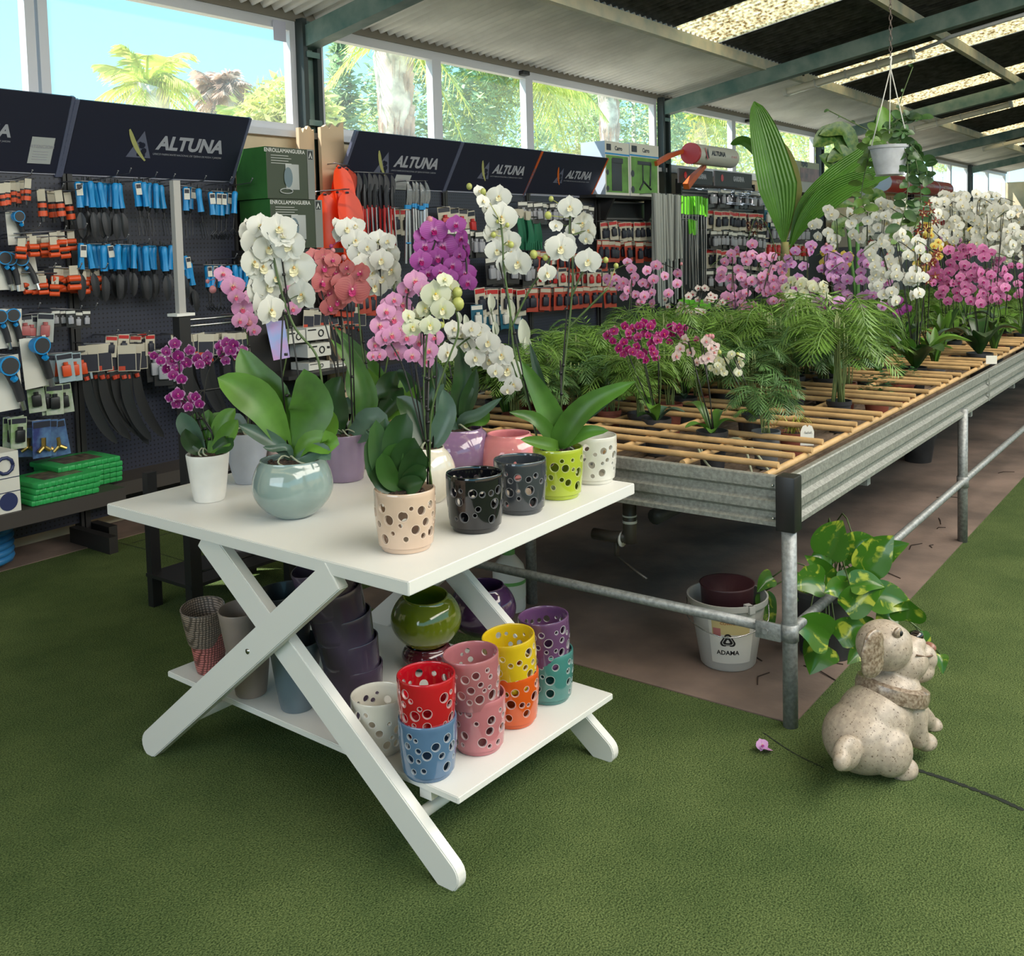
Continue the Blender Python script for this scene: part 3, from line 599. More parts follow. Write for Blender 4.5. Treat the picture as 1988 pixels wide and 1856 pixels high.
# ================================================================ orchids: flower shapes
def bloom(kind='moth',seed=0):
    """flower facing +Z, up +Y, about 1 wide; materials 0 petals, 1 lip, 2 throat"""
    r=random.Random(seed); b=MB()
    def petal(ang,L_,Wd,pw,cup,lift,z0=0,nu=6,nv=7,mi=0,base=.03):
        ca,sa=math.cos(ang),math.sin(ang)
        def fn(u,v):
            a=(u-.5)*2; w=Wd*(math.sin(PI*min(1,.02+.98*v**pw))**.62)
            x=base+v*L_; y=a*w; y*=1; z=z0+lift*v*v+cup*(a*a)*w*1.2-.05*math.sin(v*PI)*abs(cup)
            x-=.10*L_*a*a*v**6*1.0
            return Vector((x*ca-y*sa,x*sa+y*ca,z))
        b.grid(fn,nu,nv,mi)
    j=lambda s:r.uniform(-s,s)
    if kind=='moth':
        petal(PI/2+j(.06),.46,.19,.85,.10,-.05,-.02); petal(PI*1.30+j(.06),.44,.17,.85,.10,-.05,-.02); petal(PI*1.70+j(.06),.44,.17,.85,.10,-.05,-.02)
        petal(.16+j(.05),.50,.33,.62,-.10,.03,.012); petal(PI-.16+j(.05),.50,.33,.62,-.10,.03,.012)
    elif kind=='mini':
        petal(PI/2+j(.1),.48,.19,.8,.1,-.02,-.02,4,5); petal(PI*1.26+j(.1),.46,.18,.8,.1,-.02,-.02,4,5); petal(PI*1.74+j(.1),.46,.18,.8,.1,-.02,-.02,4,5)
        petal(.2+j(.1),.48,.25,.7,-.08,.04,.012,4,5); petal(PI-.2+j(.1),.48,.25,.7,-.08,.04,.012,4,5)
    else: # spidery
        for a in (PI/2,.25,PI-.25,PI*1.25,PI*1.75): petal(a+j(.1),.5,.085,.8,.2,-.05,0,2,4)
    # lip: two side lobes, mid lobe, column
    k=.9 if kind=='mini' else 1
    petal(PI*1.5,.20*k,.10*k,.8,.3,.16,.03,3,4,1,.0); petal(PI*1.5-.75,.13*k,.06*k,.8,.3,.12,.03,2,3,1,.0); petal(PI*1.5+.75,.13*k,.06*k,.8,.3,.12,.03,2,3,1,.0)
    b.ell((0,.02,.05),(.035,.045,.05),6,mi=2); b.ell((0,-.03,.06),(.03,.02,.03),6,mi=1)
    return b
FM={}
FM['white']=(petal_mat('petal_white',(.74,.75,.52),(.80,.79,.74),(.82,.81,.78),.18),mat('lip_white_yellow',(.78,.73,.50),.5),mat('throat_amber',(.58,.36,.12),.5))
FM['cream']=(petal_mat('petal_cream',(.66,.70,.28),(.76,.76,.58),(.80,.79,.68),.3),mat('lip_white_yellow',(.75,.62,.25),.5),mat('throat_yellow',(.75,.52,.06),.5))
FM['salmon']=(petal_mat('petal_salmon',(.62,.10,.22),(.60,.19,.18),(.68,.30,.27),.25,vein=.5),mat('lip_rose',(.55,.05,.20),.5),mat('throat_white',(.7,.5,.45),.5))
FM['magenta']=(petal_mat('petal_magenta',(.72,.50,.70),(.48,.11,.47),(.62,.25,.62),.2,vein=.6),mat('lip_deep',(.33,.005,.13),.5),mat('throat_pink',(.6,.2,.4),.5))
FM['pink']=(petal_mat('petal_pink',(.75,.55,.45),(.76,.38,.62),(.86,.62,.78),.25,vein=.35),mat('lip_coral',(.62,.10,.20),.5),mat('throat_peach',(.8,.45,.25),.5))
FM['lilac']=(petal_mat('petal_lilac',(.70,.55,.62),(.66,.36,.68),(.80,.58,.82),.25,vein=.35),mat('lip_purple',(.40,.05,.28),.5),mat('throat_peach',(.8,.45,.25),.5))
FM['mini']=(petal_mat('petal_wine',(.25,.005,.14),(.30,.008,.20),(.85,.60,.82),.4,.62),mat('lip_wine',(.40,.02,.22),.5),mat('throat_white',(.7,.5,.6),.5))
FM['hot']=(petal_mat('petal_hot',(.28,.003,.10),(.40,.006,.17),(.85,.42,.62),.4,.66),mat('lip_red',(.40,.01,.08),.5),mat('throat_yellow',(.75,.52,.06),.5))
FM['blush']=(petal_mat('petal_blush',(.65,.30,.32),(.74,.58,.56),(.80,.68,.66),.25),mat('lip_rose2',(.6,.2,.25),.5),mat('throat_yellow',(.75,.52,.06),.5))
FM['spot']=(petal_mat('petal_spot',(.50,.02,.12),(.74,.64,.60),(.78,.72,.68),.22),mat('lip_red',(.40,.01,.08),.5),mat('throat_yellow',(.75,.52,.06),.5))
FM['yellow']=(petal_mat('petal_yellow',(.70,.45,.02),(.74,.58,.12),(.76,.66,.25),.3),mat('lip_orange',(.6,.2,.02),.5),mat('throat_red',(.4,.03,.02),.5))
FM['rust']=(petal_mat('petal_rust',(.5,.3,.1),(.22,.03,.015),(.30,.05,.02),.2),mat('lip_white2',(.6,.5,.3),.5),mat('throat_yellow',(.75,.52,.06),.5))
FM['raspberry']=(petal_mat('petal_rasp',(.70,.55,.60),(.68,.22,.48),(.85,.60,.74),.2,.75,vein=.5),mat('lip_deep',(.33,.005,.13),.5),mat('throat_pink',(.6,.2,.4),.5))
_fm={}
def fmesh(col,v=0):
    kind='mini' if col in('mini','hot','spot','blush') else 'spider' if col=='rust' else 'moth'
    if (col,v) not in _fm:
        me=bloom(kind,v).mesh('flower_'+col)
        for x in FM[col]: me.materials.append(x)
        _fm[(col,v)]=me
    return _fm[(col,v)]
LEAF=mat('orchid_leaf',(.065,.17,.022),.38,var=.35,vs=6,transl=.18,spec=.5)
LEAFD=mat('orchid_leaf_dark',(.022,.065,.016),.32,var=.4,vs=6,transl=.08)
LEAFL=mat('orchid_leaf_light',(.12,.27,.035),.38,var=.3,vs=6,transl=.25)
LEAFB=mat('orchid_leaf_bluish',(.07,.13,.09),.35,var=.35,vs=6,transl=.1)
STEM=mat('flower_stem',(.06,.10,.025),.5,var=.3,vs=8)
STEMB=mat('dark_stem',(.018,.016,.012),.5)
STAKE=mat('black_stake',(.01,.009,.009),.45)
BUD={'g':mat('bud_green',(.42,.44,.12),.45,var=.2,vs=20),'p':mat('bud_pink',(.50,.20,.22),.45),'w':mat('bud_wine',(.3,.03,.15),.45)}
def face_q(d,roll=0,up=Vector((0,0,1))):
    z=Vector(d).normalized(); x=up.cross(z); x=x.normalized() if x.length>1e-4 else Vector((1,0,0)); y=z.cross(x); M=Matrix((x,y,z)).transposed(); return (M@Matrix.Rotation(roll,3,'Z')).to_quaternion()
def add_flower(parent,col,P,size,d,roll=0,v=0,name='flower'):
    o=obj(name,fmesh(col,v),parent); o.rotation_mode='QUATERNION'; o.rotation_quaternion=face_q(d,roll); o.location=P; o.scale=(size,)*3; return o
def leaf_w(t): return max(0,(1-(1-t)**4)*.55+.45*math.sin(PI*t))*(1-t**6)**.5
def leaf(b,pts,w,up=(0,0,1),fold=.22,mi=0,nv=12,wave=0): b.ribbon(pts,w,up,fold,nv,4,mi,shape=leaf_w,wave=wave)
# ================================================================ hero orchids on the table (positions read on the photo, at the depth of the pot)
def hero(label,base,stems,stakes,flowers,buds=(),leaves=(),col='white',stemr=.0032,seed=0,wig=.035,soil=.055,roots=True,stemmat=None,extra=None,gr=None,tag_=None,lean=0.):
    base=Vector(base); D0=depth(base); r=random.Random(seed+5)
    o=thing('orchid',label,'orchid',base,gr)
    ax=Vector((fw.x,fw.y,0)).normalized()
    def P(px,py,dd=0): return UD(px,py,D0+dd+lean*0)-base
    for s in stems:
        b=MB(); pts=[P(*q) for q in s]; b.tube(spline(pts,4*len(pts)),stemr,6); b.build('stem',stemmat or STEM,o)
    for s in stakes:
        b=MB(); pts=[P(*q) for q in s]; b.tube(pts,.0028,6); 
        for k in (.35,.6,.85):
            q=pts[0].lerp(pts[-1],k); b.tube([q-Vector((0,0,.004)),q+Vector((0,0,.004))],.006,6)
        b.build('stake',STAKE,o)
    sp=[P(*q) for s in stems for q in s]
    alls=[q for s in stems for q in spline([P(*w) for w in s],16)]
    pb=MB()
    for i,f in enumerate(flowers):
        px,py,sz=f[:3]; yaw,pit=(f[3:5] if len(f)>4 else (r.uniform(-.5,.5),r.uniform(-.25,.25))); c=f[5] if len(f)>5 else col
        dd=f[6] if len(f)>6 else r.uniform(-wig,wig)
        if f[2]<0: sz=-sz
        p=P(px,py,dd); back=(CAM-(base+p)).normalized(); d=Matrix.Rotation(yaw,3,'Z')@back; d=(d+Vector((0,0,pit))).normalized()
        w=sz*1.17*D0/F_
        add_flower(o,c,p+d*.008,w,d,r.uniform(-.15,.15),i%3)
        near=min(alls,key=lambda q:(q-p).length) if alls else p
        if (near-p).length<.14: pb.tube(spline([near,(near+p)/2-d*.012+Vector((0,0,.006)),p-d*.004],5),.0016,5)
    if pb.v: pb.build('flower_stalks',stemmat or STEM,o)
    for q in buds:
        px,py,sz=q[:3]; k=q[3] if len(q)>3 else 'g'; p=P(px,py,0); w=sz*D0/F_*.5; b=MB(); b.ell(p,(w,w,w*1.15),10)
        near=min(alls,key=lambda q_:(q_-p).length) if alls else p
        if (near-p).length<.14: b.tube([near,p],.0014,5)
        b.build('bud',BUD[k],o)
    for q in leaves:
        pts,w,mk=q[:3]; dds=q[3] if len(q)>3 else (0,0); up=q[4] if len(q)>4 else None; fold=q[5] if len(q)>5 else .2
        n=len(pts); pp=[Vector((r.uniform(-.008,.008),r.uniform(-.008,.008),.0))]+[P(x,y,dds[0]+(dds[1]-dds[0])*(i+1)/n) for i,(x,y) in enumerate(pts)]
        if up is None: up=-fw+Vector((0,0,.5))
        b=MB(); leaf(b,pp,w*D0/F_,up,fold); b.build('leaf',mk,o)
    b=MB(); b.lathe([(soil,-.002),(soil*.6,.006),(0,.009)],18)
    for i in range(26): 
        a=r.uniform(0,2*PI); q=soil*math.sqrt(r.random())*.9; b.ell((q*math.cos(a),q*math.sin(a),.006),(r.uniform(.004,.010),r.uniform(.003,.007),.005),5)
    b.build('bark_potting_mix',SOIL,o)
    if roots:
        b=MB()
        for i in range(4):
            a=r.uniform(0,2*PI); L_=soil*r.uniform(.7,1.0); b.tube(spline([(0,0,.012),(L_*.4*math.cos(a),L_*.4*math.sin(a),.026),(L_*.85*math.cos(a+.4),L_*.85*math.sin(a+.4),.012),(L_*.9*math.cos(a+.9),L_*.9*math.sin(a+.9),.0)],8),.0028,6)
        b.build('aerial_roots',mat('root_grey',(.33,.35,.25),.7),o)
    return o
def top(P_,h): return Vector((P_.x,P_.y,P_.z+h))
G=None
# big white orchid in the sea green vase
o=hero('big white orchid with glossy leaves in the round sea green vase',top(P_SEA,.165),
 [[(592,880),(618,850),(627,790),(622,720),(610,682),(575,640),(556,596),(541,545),(531,500),(528,478),(536,460),(520,458)]],
 [[(596,880),(578,720),(543,472)],[(560,880),(545,700),(552,560)]],
 [(482,452,52,.7,.1),(505,440,50,.2,.2),(542,446,62,0,.3),(497,470,62,.4,0),(520,483,56,.2,0),(563,478,62,-.4,.1),(572,521,76,-.15,-.05),(510,519,66,.15,0),(490,510,56,.6,0),(498,560,60,.8,-.1),(520,555,60,.3,-.1),(505,588,56,.9,-.1),(523,602,58,.6,-.2),(590,572,62,-.7,-.2),(548,460,50,.2,.5),(533,540,40,.3,.0)],
 [(523,458,7)],
 [([(520,800),(472,760),(422,733)],76,LEAFL,(0,-.03)),([(540,790),(495,735),(467,676)],74,LEAF,(0,.05)),([(600,820),(605,780),(590,716)],92,LEAF,(0,-.02),None,.1),([(620,850),(632,822),(624,790)],62,LEAFL,(.02,.06)),
  ([(545,868),(500,842),(463,825)],32,LEAFB,(0,-.04)),([(600,860),(640,862),(632,835)],48,LEAFL,(0,-.06)),([(600,885),(625,880),(642,893)],40,LEAFB,(0,-.07)),([(560,870),(530,872),(510,868)],16,LEAFB,(0,-.05))],'white',.0042,1,soil=.078)
# picture label stuck in it
p=[UD(x,y,depth(P_SEA)+.03)-o.location for x,y in ((515,624),(552,622),(563,694),(531,700))]
b=MB(); q=Vector((0,0,0))-fw*.0015; b.add([x for x in p]+[x+fw*.001 for x in p],[(3,2,1,0),(4,5,6,7),(0,1,5,4),(1,2,6,5),(2,3,7,6),(3,0,4,7)]); b.build('picture_label',mat('flower_label',(.62,.30,.58),.3,c2=(.35,.42,.75),vs=16),o,smooth=False)
# magenta-and-white miniature in the small white pot
o=hero('miniature magenta orchid with white edged petals in the small white pot',top(P_WH,.150),
 [[(397,885),(388,820),(372,790),(345,772)],[(400,885),(372,800),(352,740),(345,700),(325,690)],[(415,882),(412,840),(395,800),(405,720),(440,682),(465,680)]],
 [[(405,885),(380,800)],[(418,880),(412,842),(385,800)]],
 [(300,690,18),(312,700,20),(325,682,22),(340,668,24),(333,700,26),(322,715,24),(348,690,26),(345,715,26),(352,735,22),(335,728,22),(362,704,24),(370,680,22),(382,696,22),(388,708,20),(405,692,24),(399,703,20),(428,672,24),(440,666,24),(432,686,24),(448,680,26),(455,668,24),(462,688,22),(440,700,20),(470,680,20),(478,688,18),(332,772,20),(345,765,26),(355,782,24),(342,785,20),(372,775,26),(366,790,20),(382,770,22),(388,783,20)],
 [(290,686,6,'w')],
 [([(378,850),(360,820),(352,800)],40,LEAFB,(0,-.02)),([(385,850),(378,830),(382,800)],38,LEAF,(0,.02)),([(395,850),(402,820),(405,795)],40,LEAF,(0,.03)),([(425,850),(440,815),(457,793)],44,LEAFL,(0,.02)),([(430,862),(450,835),(462,815)],42,LEAFL,(0,-.02)),([(415,850),(420,820),(428,800)],44,LEAF,(0,.04)),([(430,868),(446,862),(452,850)],36,LEAFD,(0,-.04)),([(380,870),(366,850),(360,832)],34,LEAFD,(0,-.04))],'mini',.0022,2,.03,soil=.055,stemmat=STEMB)
# salmon orchid, mauve pot
hero('salmon pink orchid with darker veins in the mauve grey pot',top(P_MAUVE,.155),
 [[(668,845),(660,760),(650,660),(628,580),(606,500)],[(685,845),(680,700),(675,620),(665,520)]],[[(672,845),(662,600)],[(690,845),(682,590),(672,520)],[(676,845),(640,660),(612,560)]],
 [(609,502,40,.4,.2),(628,520,42,.2,0),(622,548,44,.6,0),(640,570,40,0,-.1),(652,530,40,.1,.1),(664,548,40,.1,0),(676,520,30,-.5,.2),(684,563,62,0,0),(702,530,38,-.5,.2),(640,595,38,.2,-.2),(655,585,36,0,-.2),(630,500,36,0,.2),(645,505,30,.2,.2)],
 [(667,500,11,'p'),(646,487,10,'p')],
 [([(650,820),(648,770),(663,730)],66,LEAFD,(0,-.02)),([(700,820),(710,760),(660,650)],50,LEAF,(.02,.08)),([(645,838),(620,815),(600,800)],44,LEAFB,(0,-.02)),([(700,838),(728,820),(745,850)],62,LEAFB,(0,-.08)),([(640,850),(612,862),(590,850)],40,LEAFB,(0,-.03))],'salmon',.0036,3,soil=.065,stemmat=STEMB)
# lilac pink spray behind (pale grey pot)
hero('lilac pink orchid spray arching left behind the big white orchid, in the pale grey pot',top(P_GR,.17),
 [[(490,850),(540,760),(560,650),(540,590),(500,570),(455,548),(420,540)],[(480,850),(485,740),(480,650)]],[[(490,850),(482,640)]],
 [(432,533,32,.2,.3),(452,556,42,.1,0),(458,575,30,.1,-.3),(470,600,40,.2,0),(480,622,36,.2,-.2),(464,622,30,.3,-.1),(492,640,26,.2,-.3),(565,556,32,0,0),(568,598,30,.2,-.2),(540,598,26,.3,0),(487,575,30,.3,.2)],
 [(403,546,8,'p'),(413,562,14,'p'),(484,627,12,'p')],
 [([(470,830),(455,815),(448,840)],30,LEAFB,(0,.04))],'pink',.003,4,soil=.07)
# white orchid behind to the right, stone pot
hero('white orchid with curved double spray behind the salmon one, in the stone beige pot',top(P_BACK,.145),
 [[(730,800),(752,700),(762,600),(765,540),(758,500),(735,470)],[(720,800),(700,650),(690,520),(670,460),(650,430)]],[[(735,800),(740,600),(737,476)],[(724,800),(702,640)]],
 [(652,436,26,.8,.3),(672,445,44,.3,.1),(690,440,36,0,.3),(690,468,52,.1,0),(700,492,48,0,0),(715,480,36,-.3,0),(736,468,44,.1,.1),(758,495,48,-.6,0),(765,525,46,-.8,0),(745,540,50,-.4,0),(722,530,50,0,-.1),(705,515,46,.2,-.1),(770,545,38,-.9,0),(728,555,46,0,-.3),(742,505,44,-.2,0),(660,455,36,.5,.1),(755,470,34,-.5,.3)],
 [(643,478,8,'w')],
 [([(735,770),(720,720),(650,635)],44,LEAF,(.04,.06)),([(745,770),(715,740),(642,658)],40,LEAFL,(.02,.02)),([(760,780),(755,750),(770,720)],54,LEAFD,(0,-.02)),([(715,780),(690,760),(680,700)],40,LEAF,(0,0)),([(700,795),(670,790),(665,800)],36,LEAFB,(0,-.03)),([(770,790),(790,760),(785,725)],48,LEAFL,(0,.04))],'white',.0036,5,soil=.06)
# magenta orchid
P_MAG=UZ(812,900,HT+.001)
taper('p_mag',(.10,.09,.09),'dark nursery pot of the magenta orchid behind the cream vase',P_MAG,.06,.12,.045,.5)
hero('tall magenta purple orchid with two full sprays behind the cream vase',top(P_MAG,.115),
 [[(812,830),(808,700),(812,600),(828,520),(850,450),(835,432)],[(820,830),(838,700),(872,620),(905,540),(898,470),(885,430)]],[[(812,830),(806,690),(815,600)],[(820,830),(832,640),(860,500)]],
 [(842,448,50,.1,.1),(860,478,56,-.1,0),(824,478,42,.2,0),(816,506,42,.3,-.1),(850,500,40,0,-.2),(886,436,36,-.1,.1),(900,462,36,-.9,0),(905,485,34,-.9,0),(897,510,32,-.3,0),(905,530,40,-.2,-.1),(910,548,34,-.3,-.1),(880,515,34,-.2,0),(855,528,30,0,0),(875,538,30,-.2,0),(895,495,28,-.6,0),(830,530,34,.2,-.1),(818,460,34,.4,.2)],
 [(834,427,14,'p')],[([(825,790),(850,740),(845,700)],40,LEAFD,(0,.02)),([(800,790),(770,740),(760,730)],60,LEAFD,(0,0)),([(840,810),(860,800),(870,760)],30,LEAF,(0,0))],'magenta',.0034,6,soil=.05,stemmat=STEMB)
# pink orchid in the cream vase
o=hero('pink orchid with low wide sprays rising from the round cream vase',top(P_CREAM,.165),
 [[(832,870),(815,760),(795,640),(790,580),(800,545)],[(828,870),(785,720),(755,660),(735,620),(762,590),(785,575)],[(836,870),(830,760),(845,680)]],[[(830,870),(826,720),(822,640)],[(836,870),(820,700),(815,600)],[(826,870),(795,700),(800,590)],[(840,870),(848,720),(845,640)]],
 [(806,546,42,.1,.1),(790,562,36,0,0),(822,560,34,-.2,0),(765,582,30,0,0),(782,590,32,0,-.1),(764,620,42,.1,0),(748,605,36,.3,.1),(735,632,38,.4,0),(745,655,36,.3,-.1),(726,668,28,.3,-.1),(735,688,28,.2,-.2),(770,682,40,0,-.1),(760,650,34,.1,-.1),(790,655,36,0,0),(815,665,40,-.1,0),(835,680,34,-.3,0),(800,690,30,0,-.1),(845,655,34,-.2,.1),(786,600,30,0,.1),(722,690,22,.3,-.1),(775,640,30,0,0),(752,590,26,.1,.2),(828,700,30,-.2,-.1)],
 [],[([(820,850),(800,800),(770,770)],54,LEAFD,(0,.05)),([(850,850),(868,800),(860,755)],44,LEAFB,(0,0))],'pink',.003,7,soil=.038,stemmat=STEMB)
# cream flowered orchid in the beige pierced pot with fleshy rosette
o=hero('cream white orchid over a rosette of thick dark leaves in the beige pierced pot',top(P_BEIGE,.150),
 [[(838,940),(828,860),(823,760),(828,660),(840,590),(860,560)],[(834,940),(838,800),(870,700),(890,640),(880,580)]],[[(836,940),(824,800),(822,597)],[(830,940),(832,700)]],
 [(846,572,54,0,0),(872,560,40,-.2,.1),(860,600,44,-.1,-.2),(862,545,30,.3,.4),(880,575,34,-.6,0),(822,600,36,.5,0),(799,636,38,.3,0),(815,612,34,.4,.2),(835,632,38,0,-.1),(790,615,28,.6,.2)],
 [(888,568,20),(889,590,25),(840,628,15),(857,631,12),(830,622,9)],[],'cream',.003,8,soil=.062,roots=False)
for i,(mx_,my_,tx,ty,w,dd) in enumerate([(742,905,730,815,44,-.0),(752,885,748,812,48,.02),(770,870,790,802,60,-.02),(735,925,715,850,36,.01),(785,900,805,850,58,-.045),(800,915,818,870,54,-.055),(762,910,770,860,50,-.03),(800,935,826,905,46,-.06),(790,945,822,935,40,-.07),(755,925,742,880,42,-.05),(812,905,832,890,40,-.03),(745,938,728,905,36,-.03)]):
    D0=depth(P_BEIGE); q=[Vector((0,0,.005)),UD(mx_,my_,D0+dd*.6)-o.location,UD(tx,ty,D0+dd)-o.location]; b=MB(); b.ribbon(q,w*D0/F_,-fw+Vector((0,0,.3)),.12,12,6,0,shape=lambda t:(1-(1-min(1,t*1.25))**3)**.8*(max(0,1-t**5))**.5); b.build('leaf',LEAFD if i%3 else mat('rosette_leaf',(.035,.10,.018),.35,transl=.08),o)
# arching white orchid in the purple vase
hero('white orchid arching to the right on long bare stems from the lilac purple vase',top(P_PURP,.165),
 [[(888,830),(860,760),(868,700),(905,660),(935,655),(985,690),(1005,735)],[(884,830),(845,760),(840,690),(870,660),(900,658)]],[[(890,825),(878,740),(866,672)]],
 [(866,685,40,.5,-.1),(893,650,46,0,.2),(880,640,36,.3,.3),(903,668,40,.1,0),(930,645,40,0,.1),(922,695,38,.1,0),(948,665,44,-.1,0),(950,700,40,-.1,-.1),(975,690,46,-.2,0),(986,718,54,-.1,-.1),(998,745,34,-.2,-.3),(985,755,26,0,-.5),(915,640,34,0,.3),(962,720,30,0,-.2)],
 [(860,618,4)],
 [([(895,780),(900,740),(890,670)],46,LEAFD,(0,0)),([(905,790),(915,760),(925,715)],34,LEAFD,(0,-.02)),([(900,815),(930,805),(975,772)],26,LEAFB,(0,-.05)),([(880,820),(862,805),(855,815)],26,LEAF,(0,-.02)),([(915,820),(940,818),(950,800)],20,LEAF,(0,0)),([(870,815),(852,770),(862,745)],30,LEAFB,(-.02,-.06))],'white',.0034,9,soil=.06)
# tall double white orchid in the lime pot
hero('tall white orchid with two widely spaced sprays in the lime green pierced pot',top(P_LIME,.150),
 [[(1085,862),(1090,780),(1098,690),(1108,600),(1112,520),(1106,450),(1108,410)],[(1108,580),(1130,530),(1150,500)],[(1045,860),(1020,760),(998,680),(990,600),(978,520),(976,470),(972,430)],[(1100,640),(1140,600),(1180,560)],[(990,640),(1030,560),(1060,520),(1075,480)]],
 [[(1086,862),(1092,720),(1104,560),(1108,425)],[(1045,860),(1010,700),(985,580),(968,505)],[(1092,862),(1088,700)]],
 [(969,383,46,-.1,.1),(972,423,60,.2,0),(958,447,44,.6,0),(964,487,44,.1,0),(990,470,46,-.3,0),(1008,510,52,-.4,-.1),(985,512,44,.2,-.2),(935,392,28,.6,.3),(928,372,24,.5,.2),(943,405,24,.6,0),(950,455,34,.6,.1),
  (1107,403,44,-.1,.1),(1088,482,56,.1,0),(1070,478,34,.5,0),(1100,470,36,-.3,.1),(1078,440,26,.3,.4),(1135,435,46,-.6,.1),(1147,448,38,-.8,0),(1143,507,48,-.2,0),(1060,530,36,.4,-.2),(1112,445,28,.1,-.3),(1140,462,28,-.4,-.4),(995,490,36,-.4,0)],
 [(911,362,12),(938,372,12),(1070,386,10),(1064,418,14),(1036,494,16),(1059,500,12),(1176,505,11),(1196,516,10),(985,437,9),(958,456,11),(992,475,12),(966,430,7)],
 [([(1090,850),(1140,790),(1235,740)],50,LEAF,(0,-.1)),([(1085,850),(1060,790),(1012,700)],52,LEAF,(0,-.03)),([(1080,850),(1055,770),(1028,664)],28,LEAFD,(.02,.06)),([(1075,855),(1040,815),(988,800)],30,LEAF,(0,-.08)),([(1080,868),(1045,860),(1010,853)],28,LEAFL,(0,-.1)),([(1095,860),(1140,840),(1182,836)],30,LEAF,(0,-.06)),([(1100,835),(1150,800),(1190,775)],22,LEAFB,(.02,-.05))],'white',.0036,10,soil=.062)
# ================================================================ plants on the bench
POTB=mat('black_nursery_pot',(.035,.035,.04),.5,var=.3,vs=10); POTT=mat('terracotta_plastic',(.25,.07,.045),.55); POTG=mat('grey_nursery_pot',(.12,.125,.135),.5)
def potmesh(R,H,n=20):
    b=MB(); b.lathe([(0,0),(R*.74,0),(R*.95,H*.86),(R*1.02,H*.87),(R*1.04,H),(R*.97,H),(R*.93,H*.88),(0,H*.87)],n,mis=[0,0,0,0,0,0,1]); me=b.mesh('pot'); me.set_sharp_from_angle(angle=math.radians(40)); return me
_pm={}
def add_pot(parent,R,H,m_):
    k=(R,H,m_.name)
    if k not in _pm: me=potmesh(R,H); me.materials.append(m_); me.materials.append(SOIL); _pm[k]=me
    return obj('pot',_pm[k],parent)
BED=.711
FRG=[mat('palm_green',(.15,.28,.05),.45,var=.35,vs=9,transl=.25),mat('palm_green_dark',(.085,.18,.055),.45,var=.35,vs=9,transl=.2),mat('fern_bright',(.20,.42,.06),.5,var=.3,vs=9,transl=.3)]
def palm_leaves(b,h,r,n=9,L_=.22,lw=.009,nl=11):
    sb=MB()
    for i in range(n):
        az=r.uniform(0,2*PI); hh=h*r.uniform(.45,.85); ln=r.uniform(.05,.3)
        p0=Vector((r.uniform(-.02,.02),r.uniform(-.02,.02),.0)); d=Vector((math.cos(az),math.sin(az),0)); p1=p0+d*ln*.2*h+Vector((0,0,hh))
        sb.tube(spline([p0,(p0+p1)/2+d*.006,p1],5),.0022,4)
        for q in range(r.choice((2,3))):
            a2=az+r.uniform(-1.5,1.5); dd=Vector((math.cos(a2),math.sin(a2),0)); l=L_*r.uniform(.7,1.15)
            s=p0.lerp(p1,r.uniform(.7,1)); up=r.uniform(.3,1.0); P=spline([s,s+dd*l*.45+Vector((0,0,l*.40*up)),s+dd*l*.85+Vector((0,0,l*.30*up)),s+dd*l*1.05+Vector((0,0,-l*.02))],nl)
            b.tube(P,.0012,3)
            for k in range(2,nl+1):
                tg=(P[min(k+1,nl)]-P[k-1]).normalized(); sd=tg.cross(Vector((0,0,1))).normalized(); ll=l*.46*math.sin(PI*(.2+.72*k/nl))
                for s_ in (-1,1):
                    e=P[k]+(sd*s_*.75+tg*.75+Vector((0,0,-.12-.2*r.random()))).normalized()*ll; wv=tg.cross(sd)*0+tg*lw*.5
                    b.add([P[k]-wv*.4,P[k].lerp(e,.45)-wv,e,P[k].lerp(e,.45)+wv],[(0,1,2,3)])
    return sb
_pp={}
def palm_proto(k):
    if k not in _pp:
        r=random.Random(100+k); b=MB(); h=(.15,.24,.34)[k%3]; sb=palm_leaves(b,h,r,(13,17,20)[k%3],(.12,.15,.18)[k%3])
        _pp[k]=(b.mesh('fronds',False),sb.mesh('stems'))
    return _pp[k]
def parlour_palm(x,y,label,k=0,s=1.,pot=POTB,R=.055,H=.145,group='small parlour palms on the bench',z=BED+.001,fm=None,rz_=None):
    o=thing('parlour_palm',label,'potted palm',(x,y,z),group,rz=rnd.uniform(0,6.28) if rz_ is None else rz_); add_pot(o,R,H,pot); fr,st=_pp_get(k,fm)
    a=obj('fronds',fr,o,(0,0,H*.87)); a.scale=(s,)*3; c=obj('stems',st,o,(0,0,H*.87)); c.scale=(s,)*3; return o
_ppm={}
def _pp_get(k,fm):
    fm=fm or FRG[k%2]; key=(k,fm.name)
    if key not in _ppm:
        a,c=palm_proto(k); a=a.copy(); c=c.copy(); a.materials.append(fm); c.materials.append(mat('palm_stem',(.22,.28,.10),.5)); _ppm[key]=(a,c)
    return _ppm[key]
def bpos(px,py,z=.80): p=UZ(px,py,z); return p
occ=[]
def place(px,py,z=.80):
    p=bpos(px,py,z); p.x=.166+.142*round((p.x-.166)/.142); p.y=.165+.16*round((p.y-.165)/.16); occ.append((p.x,p.y)); return p
